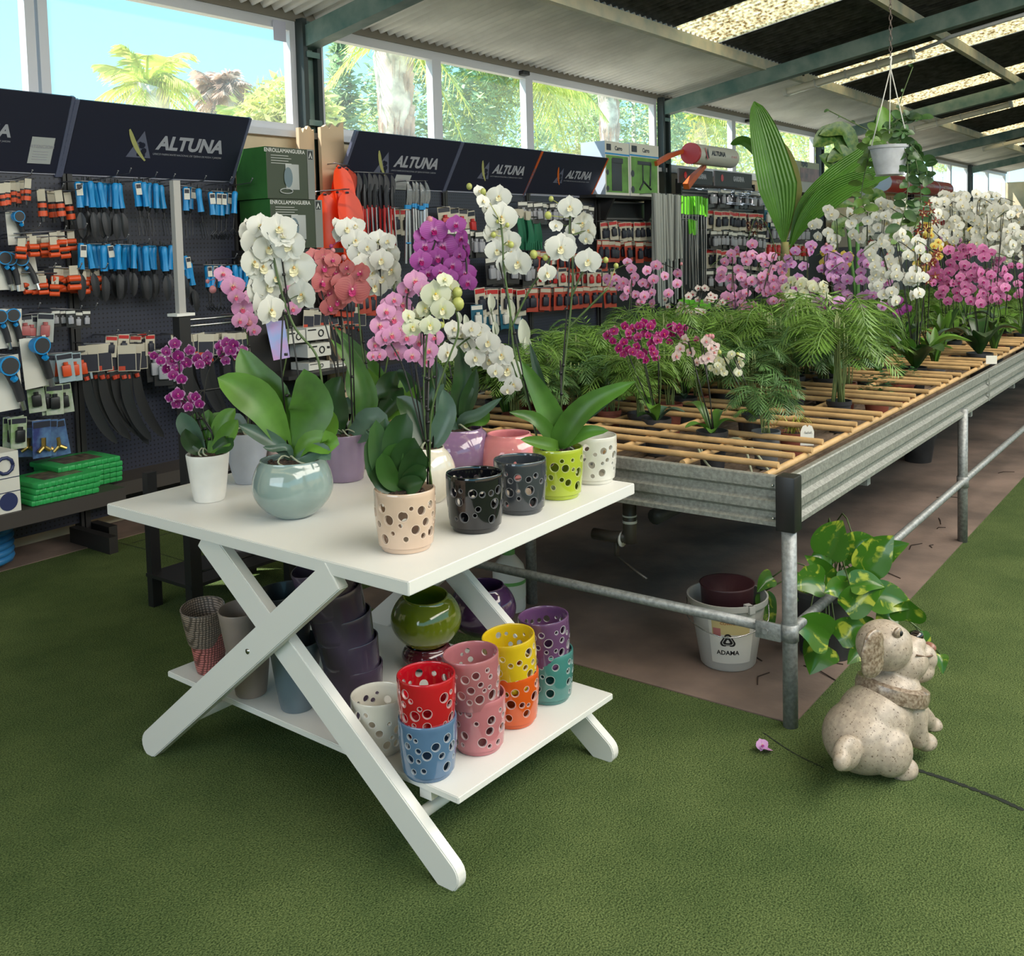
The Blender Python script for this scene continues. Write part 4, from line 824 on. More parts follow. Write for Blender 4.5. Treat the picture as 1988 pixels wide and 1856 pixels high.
# bench orchids ------------------------------------------------
def border(col,colname,base,head,sp,n,where,fs=.050,leafn=5,ll=.20,pot=POTB,R=.06,H=.155,nst=2,lc=None,buds=0,bt='g',hang=0):
    p=place(*base); x,y=p.x,p.y; o=thing('orchid','%s orchid %s'%(colname,where),'orchid',(x,y,BED+.001)); r=random.Random(int(head[0]*7+head[1]))
    add_pot(o,R,H,pot); zt=H*.87; D0=depth((x,y,.83)); c=UD(head[0],head[1],D0)-o.location; wx,wz=sp[0]*D0/F_,sp[1]*D0/F_
    back=(CAM-Vector((x,y,1.2))).normalized(); side=Vector((-back.y,back.x,0)).normalized(); back2=Vector((back.x,back.y,0)).normalized()
    sts=[]
    for k in range(nst):
        a=(k-(nst-1)/2)*.9; t_=c+side*a*wx*.7+Vector((0,0,wz*.7)); 
        pts=[Vector((a*.012,.0,zt)),Vector((0,0,zt)).lerp(t_,.45)+side*a*.02,Vector((0,0,zt)).lerp(t_,.8),t_,t_+side*(1 if a>=0 else -1)*wx*.6+back2*.04-Vector((0,0,wz*.3))]
        S_=spline(pts,14); sts.append(S_); b=MB(); b.tube(S_,.0026,5); b.build('stem',STEMB if k%2 else STEM,o)
        b=MB(); b.tube([pts[0]+side*.006,pts[3]+side*.006],.0026,5); b.build('stake',STAKE,o)
    pl=[]
    for i in range(n):
        for _ in range(12):
            u,v,w=r.uniform(-1,1),r.uniform(-1,1),r.uniform(-.7,1)
            if u*u+v*v>1: continue
            q=c+side*u*wx+Vector((0,0,v*wz))+back2*w*.05
            if all((q-e).length>fs*.42 for e in pl): break
        else: continue
        pl.append(q); d=(back*1.0+side*(u*.5+r.uniform(-.5,.5))+Vector((0,0,r.uniform(-.25,.25)))).normalized()
        if r.random()<.12: d=(d+side*r.choice((-1.2,1.2))).normalized()
        add_flower(o,col,q,fs*r.uniform(.85,1.12),d,r.uniform(-.3,.3),i%2)
    for i in range(buds):
        q=c+side*r.uniform(-1.2,1.2)*wx+Vector((0,0,wz*r.uniform(.5,1.2))); b=MB(); b.ell(q,(.009,.009,.011),8); b.build('bud',BUD[bt],o)
    for i in range(leafn):
        az=2*PI*i/leafn+r.uniform(-.4,.4); d=Vector((math.cos(az),math.sin(az),0)); l=ll*r.uniform(.8,1.2); e=r.uniform(.5,1.3)
        b=MB(); leaf(b,[(0,0,zt),d*l*.45+Vector((0,0,zt+l*.6*e)),d*l*.95+Vector((0,0,zt+l*.7*e-l*.1))],l*.42,(0,0,1) if abs(e)<.9 else d*-1+Vector((0,0,.5)),.2); b.build('leaf',lc or (LEAF,LEAFD,LEAFL,LEAFB)[(i+int(head[0]))%4],o)
    return o
BO=[('mini' and 'hot','deep magenta miniature',(1278,842),(1235,664),(62,42),34,'with pale petal edges at the front left of the bench',.036,dict(ll=.13,nst=3)),
('hot','dark magenta miniature',(1345,800),(1320,650),(34,26),16,'half hidden behind the front magenta miniature',.034,dict(ll=.1)),
('blush','blush pink miniature',(1362,866),(1348,680),(44,26),13,'with hanging grey roots at the front edge of the bench',.038,dict(ll=.12,lc=LEAF,buds=3,bt='p')),
('cream','cream yellow miniature',(1422,836),(1412,705),(38,24),16,'in the front third of the bench, right of the blush one',.032,dict(ll=.13,buds=4)),
('pink','light pink',(1248,735),(1250,545),(72,48),24,'standing left of the white spotted one in the middle of the bench',.052,dict(buds=2,bt='p')),
('spot','white red-spotted',(1330,725),(1345,580),(58,34),26,'right of the light pink one behind the ferns',.040,dict()),
('pink','full light pink',(1450,710),(1462,545),(66,76),54,'below the coconut palm leaves, the largest pink cluster',.056,dict(ll=.2,nst=3)),
('lilac','lilac',(1560,715),(1585,525),(62,52),30,'just right of the coconut palm trunk',.055,dict(buds=3,bt='p',ll=.22)),
('cream','pale cream',(1592,725),(1572,575),(50,42),24,'beneath the lilac one right of the coconut',.055,dict(ll=.2)),
('white','white',(1640,700),(1622,442),(44,38),11,'standing alone left of the white mass, above the lilac ones',.072,dict(ll=.2,nst=1)),
('lilac','purple lilac',(1662,720),(1672,555),(50,66),26,'in front of the white clusters, centre right of the bench',.056,dict(ll=.22,nst=3)),
('white','white',(1700,700),(1700,440),(54,50),24,'second white cluster, below the hanging basket left side',.066,dict(ll=.2)),
('white','small flowered white',(1745,735),(1742,520),(54,72),44,'with the lowest white flowers in front of the basket',.056,dict(ll=.26,nst=3)),
('white','white',(1770,690),(1772,420),(50,48),24,'right under the hanging basket',.068,dict()),
('white','white',(1832,680),(1830,430),(48,52),26,'right of the trailing basket vine',.068,dict()),
('white','warm white',(1880,670),(1885,420),(46,46),24,'third white cluster right of the trailing vine',.066,dict()),
('white','white',(1930,670),(1930,450),(46,50),24,'second white cluster from the right edge',.068,dict()),
('white','white',(1972,665),(1972,440),(36,44),18,'at the right edge of the bench view',.07,dict()),
('white','white',(1905,635),(1925,405),(44,26),18,'at the back right with the highest flowers',.066,dict()),
('white','ivory',(1860,640),(1850,395),(36,22),14,'at the back behind the trailing basket vine',.066,dict()),
('yellow','pale yellow',(1630,670),(1622,505),(40,24),14,'peeping over the lilac one right of the coconut palm',.055,dict()),
('yellow','golden yellow',(1812,700),(1795,480),(30,46),16,'among the white clusters below the basket vine',.05,dict()),
('yellow','bright yellow',(1868,650),(1868,465),(36,24),14,'right of the golden one in front of the white clusters',.052,dict()),
('rust','rust red spider',(1800,735),(1798,480),(24,90),22,'on tall dark stems in the middle of the white clusters',.045,dict(nst=2)),
('rust','rust red spider',(1690,690),(1688,480),(14,30),8,'small, left of the small flowered white',.04,dict(nst=1)),
('salmon','salmon',(1715,650),(1715,500),(22,34),8,'almost hidden between the white clusters',.055,dict()),
('raspberry','raspberry pink',(1885,705),(1880,535),(72,60),62,'in the clear black pot near the bamboo edge, right side',.056,dict(ll=.26,nst=3,R=.075,pot=POTB,lc=LEAFD)),
('raspberry','pink variegated',(1955,660),(1942,545),(46,44),26,'rightmost pink one above the rail',.054,dict(ll=.22)),
('lilac','lilac',(1850,650),(1820,470),(42,18),12,'small, behind the golden yellow one',.052,dict()),
('magenta','magenta',(1735,700),(1738,600),(30,20),6,'low, beneath the small flowered white',.055,dict()),
('lilac','low lilac',(1630,745),(1615,600),(28,28),7,'lowest lilac one beneath the purple lilac cluster',.062,dict()),
('rust','tiny orange red',(1480,660),(1468,442),(22,14),10,'far behind the pink cluster beside the coconut palm',.035,dict(nst=1)),
('white','far white',(1990,640),(1965,500),(28,34),12,'low at the right edge',.06,dict())]
for col,cn,bs_,hd,sp,n,wh,fs,kw in BO: border(col,cn,bs_,hd,sp,int(n*1.15),wh,fs*1.28,**kw)
# aerial roots of the front blush orchid
p=bpos(1362,866); b=MB()
for pts in ([(0,-.02,.09),(.03,-.07,.125),(.02,-.12,.115),(-.03,-.17,.03),(-.05,-.19,.0)],[(0,-.02,.09),(.05,-.06,.12),(.05,-.13,.10),(.0,-.2,.06),(-.03,-.24,.03)],[(0,0,.09),(-.05,.02,.12),(-.08,.0,.07),(-.05,-.03,.06)],[(0,.0,.09),(-.07,.03,.115),(-.10,-.02,.05),(-.09,-.08,.0)]): b.tube(spline(pts,14),.0048,6)
b.build('aerial_roots',mat('root_grey',(.33,.35,.25),.7),[o for o in COL.objects if o.get('label','').startswith('blush pink mini')][0])
# parlour palms and other pot plants in the front grid
front=[(1512,862,1,'with thin sparse stems in the grey pot nearest the bench corner',.7,POTG),(1640,806,2,'tall one in the clear pot with a hanging oval leaf',1.15,POTB),(1562,778,1,'behind the white plant tag',1.0,POTB),(1530,745,1,'fourth row, beside the bamboo ends',1.0,POTG),(1596,752,2,'bushy one right behind the tag',1.05,POTB),(1465,815,1,'left of the tag between two magenta free cells',.95,POTB),(1480,765,2,'behind the cream miniature orchid',1.,POTB),(1425,775,1,'behind the cream miniature, left one',.95,POTB),(1250,785,1,'left behind the front magenta miniature',.95,POTT),(1205,822,0,'in the terracotta pot touching the white pierced pot',1.1,POTT),(1300,770,2,'tall bushy one behind the front magenta miniature',1.,POTB),(1385,750,2,'behind the blush miniature orchid',1.,POTB),(1540,700,2,'in front of the coconut',1.,POTB),(1600,695,2,'right of the coconut, low',.9,POTB),(1658,765,1,'right of the tall one by the bamboo ends',.9,POTT)]
for px,py,k,w,s,pt in front:
    p=place(px,py); parlour_palm(p.x,p.y,'small parlour palm '+w,k,s*1.35,pt)
# dense green mass at the back left of the bench and along it
r=random.Random(3); cnt=0; ROWS={}
for gx in np.arange(.45,9.5,.284):
    for gy in (np.arange(.75,2.0,.25) if gx<4.5 else np.arange(.3,2.0,.33)):
        x=.166+.142*round((gx-.166)/.142); y=.165+.16*round((gy-.165)/.16)
        if y+ x*.15<1.05 and gx<4: continue
        if any((x-a)**2+(y-c)**2<.14**2 for a,c in occ): continue
        occ.append((x,y)); cnt+=1
        RI=int(gy/.25+.01); ROWS[RI]=ROWS.get(RI,0)+1; NR=ROWS[RI]
        k=r.choice((1,2,2)) if x<3 else r.choice((0,1,1))
        fm=FRG[2] if 2.6<x<5 and r.random()<.6 else FRG[r.choice((0,1))]
        tone='bright green' if fm is FRG[2] else ('mid green' if fm is FRG[0] else 'dark green')
        if x>4.4: k=0
        parlour_palm(x,y,'%s feathery %s palm, %s from the near end in row %s'%(tone,['low','medium','tall'][k],ordn(NR-1),['one','two','three','four','five','six','seven','eight'][RI]),k,r.uniform(.85,1.15),r.choice((POTB,POTT,POTG)),group='feathery palms on the bench')
# more upright foliage of far orchids (broad leaves without flowers)
for px,py,l,w in ((1755,700,.36,'with very tall broad leaves in front of the small flowered white orchid'),(1800,715,.26,'with a fat pale bulb right of the tall leaved one'),(1690,740,.22,'with a pink bud among big leaves behind the tall parlour palm'),(1925,690,.22,'in a small black pot at the rail near the right edge'),(1835,690,.3,'behind the raspberry orchid, left side'),(1720,690,.28,'behind the tall leaved one, left'),(1600,660,.3,'behind the coconut, broad grey leaves'),(1960,655,.2,'at the right edge beside the last black pot'),(1850,655,.3,'behind the raspberry orchid')):
    p=place(px,py); o=thing('leafy_orchid','orchid without flowers %s'%w,'orchid',(p.x,p.y,BED+.001)); add_pot(o,.06,.11,POTG if l<.3 else POTT); rr=random.Random(px)
    for i in range(7):
        az=rr.uniform(0,2*PI); d=Vector((math.cos(az),math.sin(az),0)); ll=l*rr.uniform(.7,1.1); b=MB(); leaf(b,[(0,0,.09),d*ll*.15+Vector((0,0,.09+ll*.5)),d*ll*.35+Vector((0,0,.09+ll))],ll*.24,d*-1+Vector((0,0,.3)),.15); b.build('leaf',(LEAF,LEAFD,LEAFL,LEAF)[i%4],o)
# ivy pots at the bamboo edge
for px,py,w in ((1700,770,'in the terracotta pot right of the tall parlour palm'),(1748,748,'bushier, in the wide terracotta pot right of the first ivy'),(1770,705,'behind the wide terracotta pot')):
    p=place(px,py); o=thing('ivy_plant','small dark ivy '+w,'pot plant',(p.x,p.y,BED+.001)); add_pot(o,.07,.10,POTT); b=MB(); rr=random.Random(px)
    for i in range(170):
        a=rr.uniform(0,2*PI); q=rr.uniform(0,.11); c=Vector((q*math.cos(a),q*math.sin(a),.09+rr.uniform(0,.17)*(1-q/.14))); u=Vector((math.cos(a)+rr.uniform(-.5,.5),math.sin(a)+rr.uniform(-.5,.5),rr.uniform(-.3,.5))).normalized(); s=u.cross(Vector((0,0,1))).normalized(); k=rr.uniform(.018,.032)
        b.add([c,c+u*k*.4+s*k*.6,c+u*k*.6+s*k*.2,c+u*k,c+u*k*.6-s*k*.2,c+u*k*.4-s*k*.6],[(0,1,2,3,4,5)])
    b.build('foliage',mat('ivy_green',(.035,.11,.035),.4,var=.4,vs=10,transl=.15),o,smooth=False)
# grey green air plant with white tag near the corner
p=place(1573,838); o=thing('grass_plant','small yellow green grassy plant with a white tag in a terracotta pot','pot plant',(p.x,p.y,BED+.001)); add_pot(o,.06,.095,POTT); b=MB(); rr=random.Random(4)
for i in range(46): a=rr.uniform(0,2*PI); d=Vector((math.cos(a),math.sin(a),0)); l=rr.uniform(.04,.09); b.ribbon([(0,0,.08),d*l*.6+Vector((0,0,.08+l*.9)),d*l*1.2+Vector((0,0,.08+l*.3))],.005,(0,0,1),0,6,2)
b.build('leaves',mat('straw_green',(.32,.33,.06),.5,transl=.2),o)
q=UZ(1567,850,.84)-Vector(o.location); b=MB(); M=frame_M(q,rt,(0,0,1)); b.add([M@Vector(v) for v in ((-.026,-.03,0),(.026,-.03,0),(.026,.025,0),(.018,.045,0),(.006,.05,0),(0,.042,0),(-.006,.05,0),(-.018,.045,0),(-.026,.025,0))],[tuple(range(9))]); tg=b.build('plant_tag',CARD,o,smooth=False)
b=MB(); b.box((-.02,-.012,.0006),(-.010,-.006,.001),M=M)
for k in range(5): b.tube([M@Vector((-.012+.006*k,.016,.001)),M@Vector((-.009+.006*k,.026-.003*(k%2),.001)),M@Vector((-.006+.006*k,.015,.001))],.0006,3)
b.build('printed_scribble',BLACK,tg)
p=UZ(1881,716,.80); b=MB(); M=frame_M((0,0,0),rt,(0,0,1)); b.box((-.035,0,0),(.03,.05,.001),M=M); o=b.build('price_card',CARD,at=(p.x,.04,.835),smooth=False); tag(o,'blank white card clipped on the bench rail near the raspberry orchid','card')
# peace lily with white spathes behind the table
p=UZ(985,820,.80); o=thing('peace_lily','peace lily with white pointed spathes behind the arching white orchid','pot plant',(max(p.x,.3),p.y,BED+.001)); add_pot(o,.07,.11,POTB); rr=random.Random(9); D0=depth(o.location)+.0
for i in range(26):
    a=rr.uniform(0,2*PI); d=Vector((math.cos(a),math.sin(a),0)); l=rr.uniform(.2,.36); b=MB(); leaf(b,[(0,0,.09),d*l*.4+Vector((0,0,.09+l*.8)),d*l*.9+Vector((0,0,.09+l*.75))],.06,(0,0,1),.2); b.build('leaf',(LEAF,LEAFD)[i%2],o)
WS=mat('white_spathe',(.72,.74,.62),.5,transl=.3)
for px,py,h in ((952,588,38),(960,640,34),(990,600,40),(1015,648,60),(903,625,30),(1022,672,40),(890,618,26)):
    c=UD(px,py,D0)-Vector(o.location); b=MB(); leaf(b,[c-Vector((0,0,h*.5*D0/F_)),c+rt*.006,c+Vector((0,0,h*.5*D0/F_))],h*.42*D0/F_,-fw,.3); sp_=b.build('spathe',WS,o); b=MB(); b.tube(spline([(0,0,.09),c*.5+Vector((0,0,.1)),c-Vector((0,0,.02))],8),.002,4); b.build('flower_stalk',STEM,o)
# ================================================================ sprouting coconut palm
CT=bpos(1517,655,.86); D0=depth(CT); o=thing('coconut_palm','sprouting coconut palm with tall pleated leaves in the middle of the bench','potted palm',(CT.x,CT.y,BED+.001))
add_pot(o,.13,.13,POTG); c0=Vector((0,0,.20)); b=MB(); b.ell((.02,0,.19),(.13,.12,.10),20); b.build('coconut',mat('coconut_husk',(.16,.09,.055),.9,var=.4,vs=30,bump=.6,bs=60),o)
L0=Vector(o.location)
def CP(px,py,dd=0): return UD(px,py,D0+dd)-L0
b=MB(); b.tube(spline([(0,0,.2),CP(1522,560),CP(1524,500),CP(1524,470)],10),[.05-.022*i/10 for i in range(11)],10); b.build('trunk',mat('palm_sheath',(.24,.22,.08),.6,var=.3,vs=10),o)
COCO=mat('coconut_leaf',(.09,.24,.03),.35,var=.15,vs=4,transl=.25)
N=COCO.node_tree.nodes; L=COCO.node_tree.links; uv=N.new('ShaderNodeUVMap'); s=N.new('ShaderNodeSeparateXYZ'); L.new(uv.outputs[0],s.inputs[0]); mm=N.new('ShaderNodeMath'); mm.operation='MULTIPLY'; mm.inputs[1].default_value=70; L.new(s.outputs[0],mm.inputs[0]); m2=N.new('ShaderNodeMath'); m2.operation='SINE'; L.new(mm.outputs[0],m2.inputs[0]); bp=N.new('ShaderNodeBump'); bp.inputs['Strength'].default_value=.6; bp.inputs['Distance'].default_value=.006; L.new(m2.outputs[0],bp.inputs['Height']); L.new(bp.outputs[0],N['Principled BSDF'].inputs['Normal'])
csh=lambda t: (min(1,t*2.2)**1.1)*(max(0,1-t**3.2))**.6+.03
for pts,w,dd,m_ in (([(1522,480),(1512,400),(1490,300),(1464,197)],78,(-.0,.0),COCO),([(1520,470),(1505,380),(1480,310),(1445,275),(1418,280)],26,(0,.2),COCO),([(1530,480),(1560,400),(1630,340),(1690,290),(1710,215)],50,(0,-.1),COCO),([(1532,485),(1560,430),(1610,380),(1670,350),(1740,330)],50,(0,-.2),COCO),([(1526,470),(1530,400),(1524,330),(1508,270)],52,(0,.15),mat('coconut_leaf_pale',(.33,.33,.13),.4,transl=.35,var=.15,vs=5))):
    b=MB(); n=len(pts); b.ribbon([CP(x,y,dd[0]+(dd[1]-dd[0])*i/(n-1)) for i,(x,y) in enumerate(pts)],w*D0/F_,-fw,.25,24,8,0,shape=csh); b.build('leaf',m_,o)
b=MB(); leaf(b,[CP(1695,290,-.1),CP(1715,250,-.12),CP(1712,205,-.1)],38*D0/F_,-fw,.2); b.build('leaf',LEAFL,o)
b=MB(); b.tube(spline([CP(1445,500),CP(1465,425),CP(1490,440),CP(1515,520)],10),.004,4); b.build('thin_shoot',STEM,o)
# ================================================================ dieffenbachia beyond the bench
DB=UY(1665,560,1.6); D0=depth(DB); o=thing('dieffenbachia','tall dieffenbachia with big cream mottled leaves behind the hanging basket','pot plant',(DB.x,DB.y,BED+.001)); add_pot(o,.12,.18,POTB); L0=Vector(o.location)
DIE=mat('mottled_leaf',(.025,.10,.018),.4,c2=(.12,.20,.04),vs=34,transl=.06)
b=MB(); b.tube(spline([(0,0,.15),CP(1665,480),CP(1662,400),CP(1668,300)],8),.018,8); b.tube(spline([(0.03,0,.15),CP(1650,480),CP(1645,420)],8),.015,8); b.build('cane_stem',mat('green_cane',(.10,.25,.06),.5),o)
for pts,w in (([(1665,330),(1620,265),(1578,285)],56),([(1668,320),(1640,255),(1590,262)],40),([(1665,340),(1620,320),(1590,302)],44),([(1665,380),(1640,300),(1605,315)],40),([(1665,400),(1625,395),(1605,410)],28),([(1660,420),(1625,440),(1640,460)],30),([(1670,330),(1700,290),(1730,300)],44),([(1668,400),(1700,380),(1712,400)],36),([(1668,380),(1705,400),(1720,440)],38),([(1666,440),(1690,420),(1705,415)],30),([(1660,360),(1640,330),(1650,300)],40),([(1664,370),(1690,350),(1700,320)],40)):
    b=MB(); leaf(b,[CP(x,y,-.04*i) for i,(x,y) in enumerate(pts)],w*D0/F_*.85,-fw+Vector((0,0,.4)),.15); b.build('leaf',DIE,o)
# ================================================================ hanging basket
HB=UX(1727,283,3.4); D0=depth(HB); o=thing('hanging_basket','white plastic basket hanging on a chain with a trailing hoya','hanging basket',HB); L0=Vector(HB)
r1=38*D0/F_; h1=56*D0/F_
b=MB(); b.lathe([(0,-h1),(r1*.66,-h1),(r1*.68,-h1+.01),(r1*.96,-.02),(r1*1.02,-.018),(r1*1.06,0),(r1*.99,0),(r1*.94,-.03),(0,-.03)],28); b.box((-.02,-r1*.7,-h1-.006),(.02,r1*.7,-h1)); b.build('basket',mat('chalky_plastic',(.55,.56,.62),.5,var=.1,vs=20),o,sharp=40)
hk_=CP(1729,117)
b=MB()
for a in (.3,2.4,4.5): b.tube([Vector((r1*1.0*math.cos(a),r1*1.0*math.sin(a),0)),hk_-Vector((0,0,.05))],.0035,5)
b.tube(spline([hk_-Vector((0,0,.07)),hk_-Vector((0,0,.02)),hk_+Vector((.012,0,.01)),hk_+Vector((0,0,.025)),hk_+Vector((-.012,0,.008))],10),.006,6); b.build('hanger',LGREY,o)
b=MB(); zt=rz(HB.y)+.02-L0.z; z=hk_.z+.02; k=0
while z<zt-.02:
    M=Matrix.Translation((hk_.x,hk_.y,z+.018))@Matrix.Rotation(PI/2*(k%2),4,'Z'); R_=.009
    pts=[M@Vector((R_*math.cos(t*PI/4),0,R_*math.sin(t*PI/4)+(.010 if 0<t<4 else -.010 if 4<t<8 else 0))) for t in range(9)]
    b.tube(pts,.0025,4,cap=False); z+=.032; k+=1
ch=b.build('chain',mat('rusty_chain',(.16,.13,.12),.5,.7),o); ch['kind']='stuff'
HOYA=mat('hoya_leaf',(.045,.11,.03),.4,var=.4,vs=12,transl=.12); HOYL=mat('hoya_leaf_light',(.13,.24,.05),.4,var=.3,vs=12,transl=.2)
vines=[[(1735,255),(1760,262),(1775,300),(1785,350),(1788,395),(1782,420)],[(1745,270),(1760,300),(1762,360),(1758,400),(1748,440)],[(1715,262),(1692,290),(1680,330),(1672,380),(1680,410)],[(1740,260),(1772,285),(1795,320),(1800,350)],[(1742,262),(1760,290),(1768,320),(1765,350)],[(1715,265),(1700,255),(1690,280),(1685,310)],[(1735,255),(1742,225),(1750,190),(1772,130)],[(1720,258),(1740,235),(1760,228),(1790,232)],[(1765,420),(1755,450),(1750,470),(1790,500)],[(1705,262),(1680,250),(1640,230),(1610,215)]]
rr=random.Random(5)
for vi,v in enumerate(vines):
    P_=spline([CP(x,y,-.10 if vi in(0,1,3) else .12) for x,y in v],16); b=MB(); b.tube(P_,.0035,5); vs_=b.build('vine',STEM,o); b=MB()
    for i in range(1,17):
        if vi in(6,9) and i%4: continue
        for s_ in ((-1,1) if vi<1 else (1 if i%2 else -1,)):
            a=rr.uniform(0,2*PI); d=Vector((math.cos(a)*.7+rt.x*s_,math.sin(a)*.7+rt.y*s_,rr.uniform(-.8,.3))).normalized(); l=rr.uniform(.055,.095)*(.5 if vi in(6,9) else 1); c=P_[i]
            b.ribbon([c,c+d*l*.5+Vector((0,0,.008)),c+d*l],l*.62,(CAM-L0).normalized()+Vector((rr.uniform(-.6,.6),rr.uniform(-.6,.6),rr.uniform(-.3,.6))),.08,6,2,0,shape=lambda t:math.sin(PI*min(1,t*.95+.03))**.6)
    b.build('leaves',HOYL if vi%3==2 else HOYA,o)
# ================================================================ stone dog
DG=UZ(1690,1488,0); 
def capsule(bm,a,c,ra,rc,n=10):
    a=Vector(a);c=Vector(c)
    for i in range(n+1):
        t=i/n; rr_=ra+(rc-ra)*t; bmesh.ops.create_icosphere(bm,subdivisions=3,radius=rr_,matrix=Matrix.Translation(a.lerp(c,t)))
def ellip(bm,c,r,rot=None): bmesh.ops.create_icosphere(bm,subdivisions=4,radius=1,matrix=Matrix.Translation(c)@(rot.to_4x4() if rot else Matrix.Identity(4))@Matrix.Diagonal((*r,1)))
def remesh(bm,name,vox,sm=8):
    me=bpy.data.meshes.new(name); bm.to_mesh(me); bm.free(); o_=bpy.data.objects.new(name,me); COL.objects.link(o_)
    q=o_.modifiers.new('r','REMESH'); q.mode='VOXEL'; q.voxel_size=vox; q.use_smooth_shade=True; q=o_.modifiers.new('s','SMOOTH'); q.iterations=sm; q.factor=.5
    me2=bpy.data.meshes.new_from_object(o_.evaluated_get(bpy.context.evaluated_depsgraph_get())); bpy.data.objects.remove(o_); me2.name=name
    me2.polygons.foreach_set('use_smooth',[True]*len(me2.polygons)); return me2
# local frame: x = towards where the dog faces (picture right, slightly away), y = left of it, z up; total height ~.46
DS=depth(DG)/F_   # metres per pixel at the dog
fx=(Vector((rt.x,rt.y,0)).normalized()*.86+Vector((fw.x,fw.y,0)).normalized()*.50).normalized(); fy=Vector((-fx.y,fx.x,0))
def DP(px,py,side=0.0): # picture point -> local point in the dog's lengthwise plane, shifted sideways
    O=Vector((DG.x,DG.y,0))+fy*side; d=ray(px,py); q=CAM+d*((O-CAM).dot(fy)/d.dot(fy)); v=q-Vector((DG.x,DG.y,0)); return Vector((v.dot(fx),side,v.z))
K=DS; bm=bmesh.new()
def E(px,py,rx,rzz,ry,side=0,rot=0): ellip(bm,DP(px,py,side),(rx*K,ry*K,rzz*K),Matrix.Rotation(rot,3,'Y') if rot else None)
E(1678,1428,82,68,76); E(1700,1390,74,62,68); E(1742,1385,56,58,58); E(1728,1340,62,44,58)
E(1730,1460,46,46,34,-.088); E(1728,1412,46,46,30,.075)                        # haunches
E(1755,1494,30,22,24,-.085); E(1762,1440,30,22,24,.09)                  # hind paws
capsule(bm,DP(1768,1380,-.055),DP(1782,1432,-.060),26*K,21*K); E(1796,1440,25,17,22,-.060)
capsule(bm,DP(1768,1370,.055),DP(1796,1396,.060),26*K,21*K); E(1808,1408,24,17,22,.060)
E(1644,1462,33,33,20,-.066); E(1634,1478,18,18,14,-.084)                        # tail curl
E(1716,1252,54,48,52); E(1752,1282,52,40,46); E(1790,1276,28,28,30); E(1782,1300,34,24,30); E(1768,1250,34,18,26); E(1735,1238,30,26,36)
body=remesh(bm,'dog_statue',.0045,10)
STONE=mat('speckled_stone',(.40,.33,.265),.45,var=.14,vs=60,coat=.15,bump=.08,bs=80)
N=STONE.node_tree.nodes; L=STONE.node_tree.links; vn=N.new('ShaderNodeTexNoise'); vn.inputs['Scale'].default_value=170; vn.inputs['Detail'].default_value=1; t=N.new('ShaderNodeTexCoord'); L.new(t.outputs['Object'],vn.inputs[0]); rr_=N.new('ShaderNodeValToRGB'); rr_.color_ramp.elements[0].position=.66; rr_.color_ramp.elements[1].position=.70; L.new(vn.outputs[0],rr_.inputs[0]); bb=N['Principled BSDF']; mx=N.new('ShaderNodeMixRGB'); L.new(bb.inputs['Base Color'].links[0].from_socket,mx.inputs[1]); mx.inputs[2].default_value=(.13,.09,.065,1); L.new(rr_.outputs[0],mx.inputs[0]); L.new(mx.outputs[0],bb.inputs['Base Color'])
body.materials.append(STONE); o=obj('dog_statue',body,None,(DG.x,DG.y,0)); o.rotation_euler=(0,0,math.atan2(fx.y,fx.x)); tag(o,'speckled beige stone dog statue sitting with its head up on the turf','statue')
for v in body.vertices: v.co.z=max(v.co.z,0)
SPK=mat('dark_speckled_stone',(.36,.29,.22),.3,c2=(.14,.09,.06),vs=110,coat=.3)
# collar ring
b=MB(); ax=Vector((math.sin(.27),0,math.cos(.27))); M=Matrix.Translation(DP(1732,1338))@ax.to_track_quat('Z','Y').to_matrix().to_4x4()
b.lathe([(60*K,-17*K),(68*K,-13*K),(70*K,0),(68*K,13*K),(60*K,17*K),(40*K,17*K),(40*K,-17*K),(60*K,-17*K)],44,M=M); b.build('collar',SPK,o,sharp=50)
for sd in (-1,1):
    bm=bmesh.new(); sdo=sd*.100
    for ex_,ey_,a_,c_ in ((1696,1246,26,24),(1694,1268,31,32),(1694,1290,29,26)): ellip(bm,DP(ex_,ey_,sdo),(a_*K,9*K,c_*K))
    me=remesh(bm,'ear',.004,6); me.materials.append(SPK); obj('ear',me,o)
    q=DP(1743,1229,sd*.058); b=MB(); b.ell(q,(11*K,6*K,11*K),14); e=b.build('eye',SPK,o); b=MB(); b.ell(q+Vector((3*K,sd*5*K,0)),(5*K,3*K,5.5*K),12); b.build('pupil',BLACK,e); 
b=MB(); b.ell(DP(1778,1234),(15*K,15*K,10*K),16); b.build('nose',mat('glossy_black',(.012,.008,.008),.12,coat=.5),o)
b=MB(); b.ell(DP(1804,1256),(11*K,15*K,10*K),14); b.build('tongue',mat('brown_pink_stone',(.26,.12,.09),.35),o)
b=MB(); b.tube(spline([DP(1780,1272,-.062),DP(1798,1275,-.055),DP(1812,1272,-.035),DP(1816,1268,-.01),DP(1816,1268,.02)],12),.003,6); b.build('mouth_line',mat('brown_line',(.15,.09,.06),.5),o)
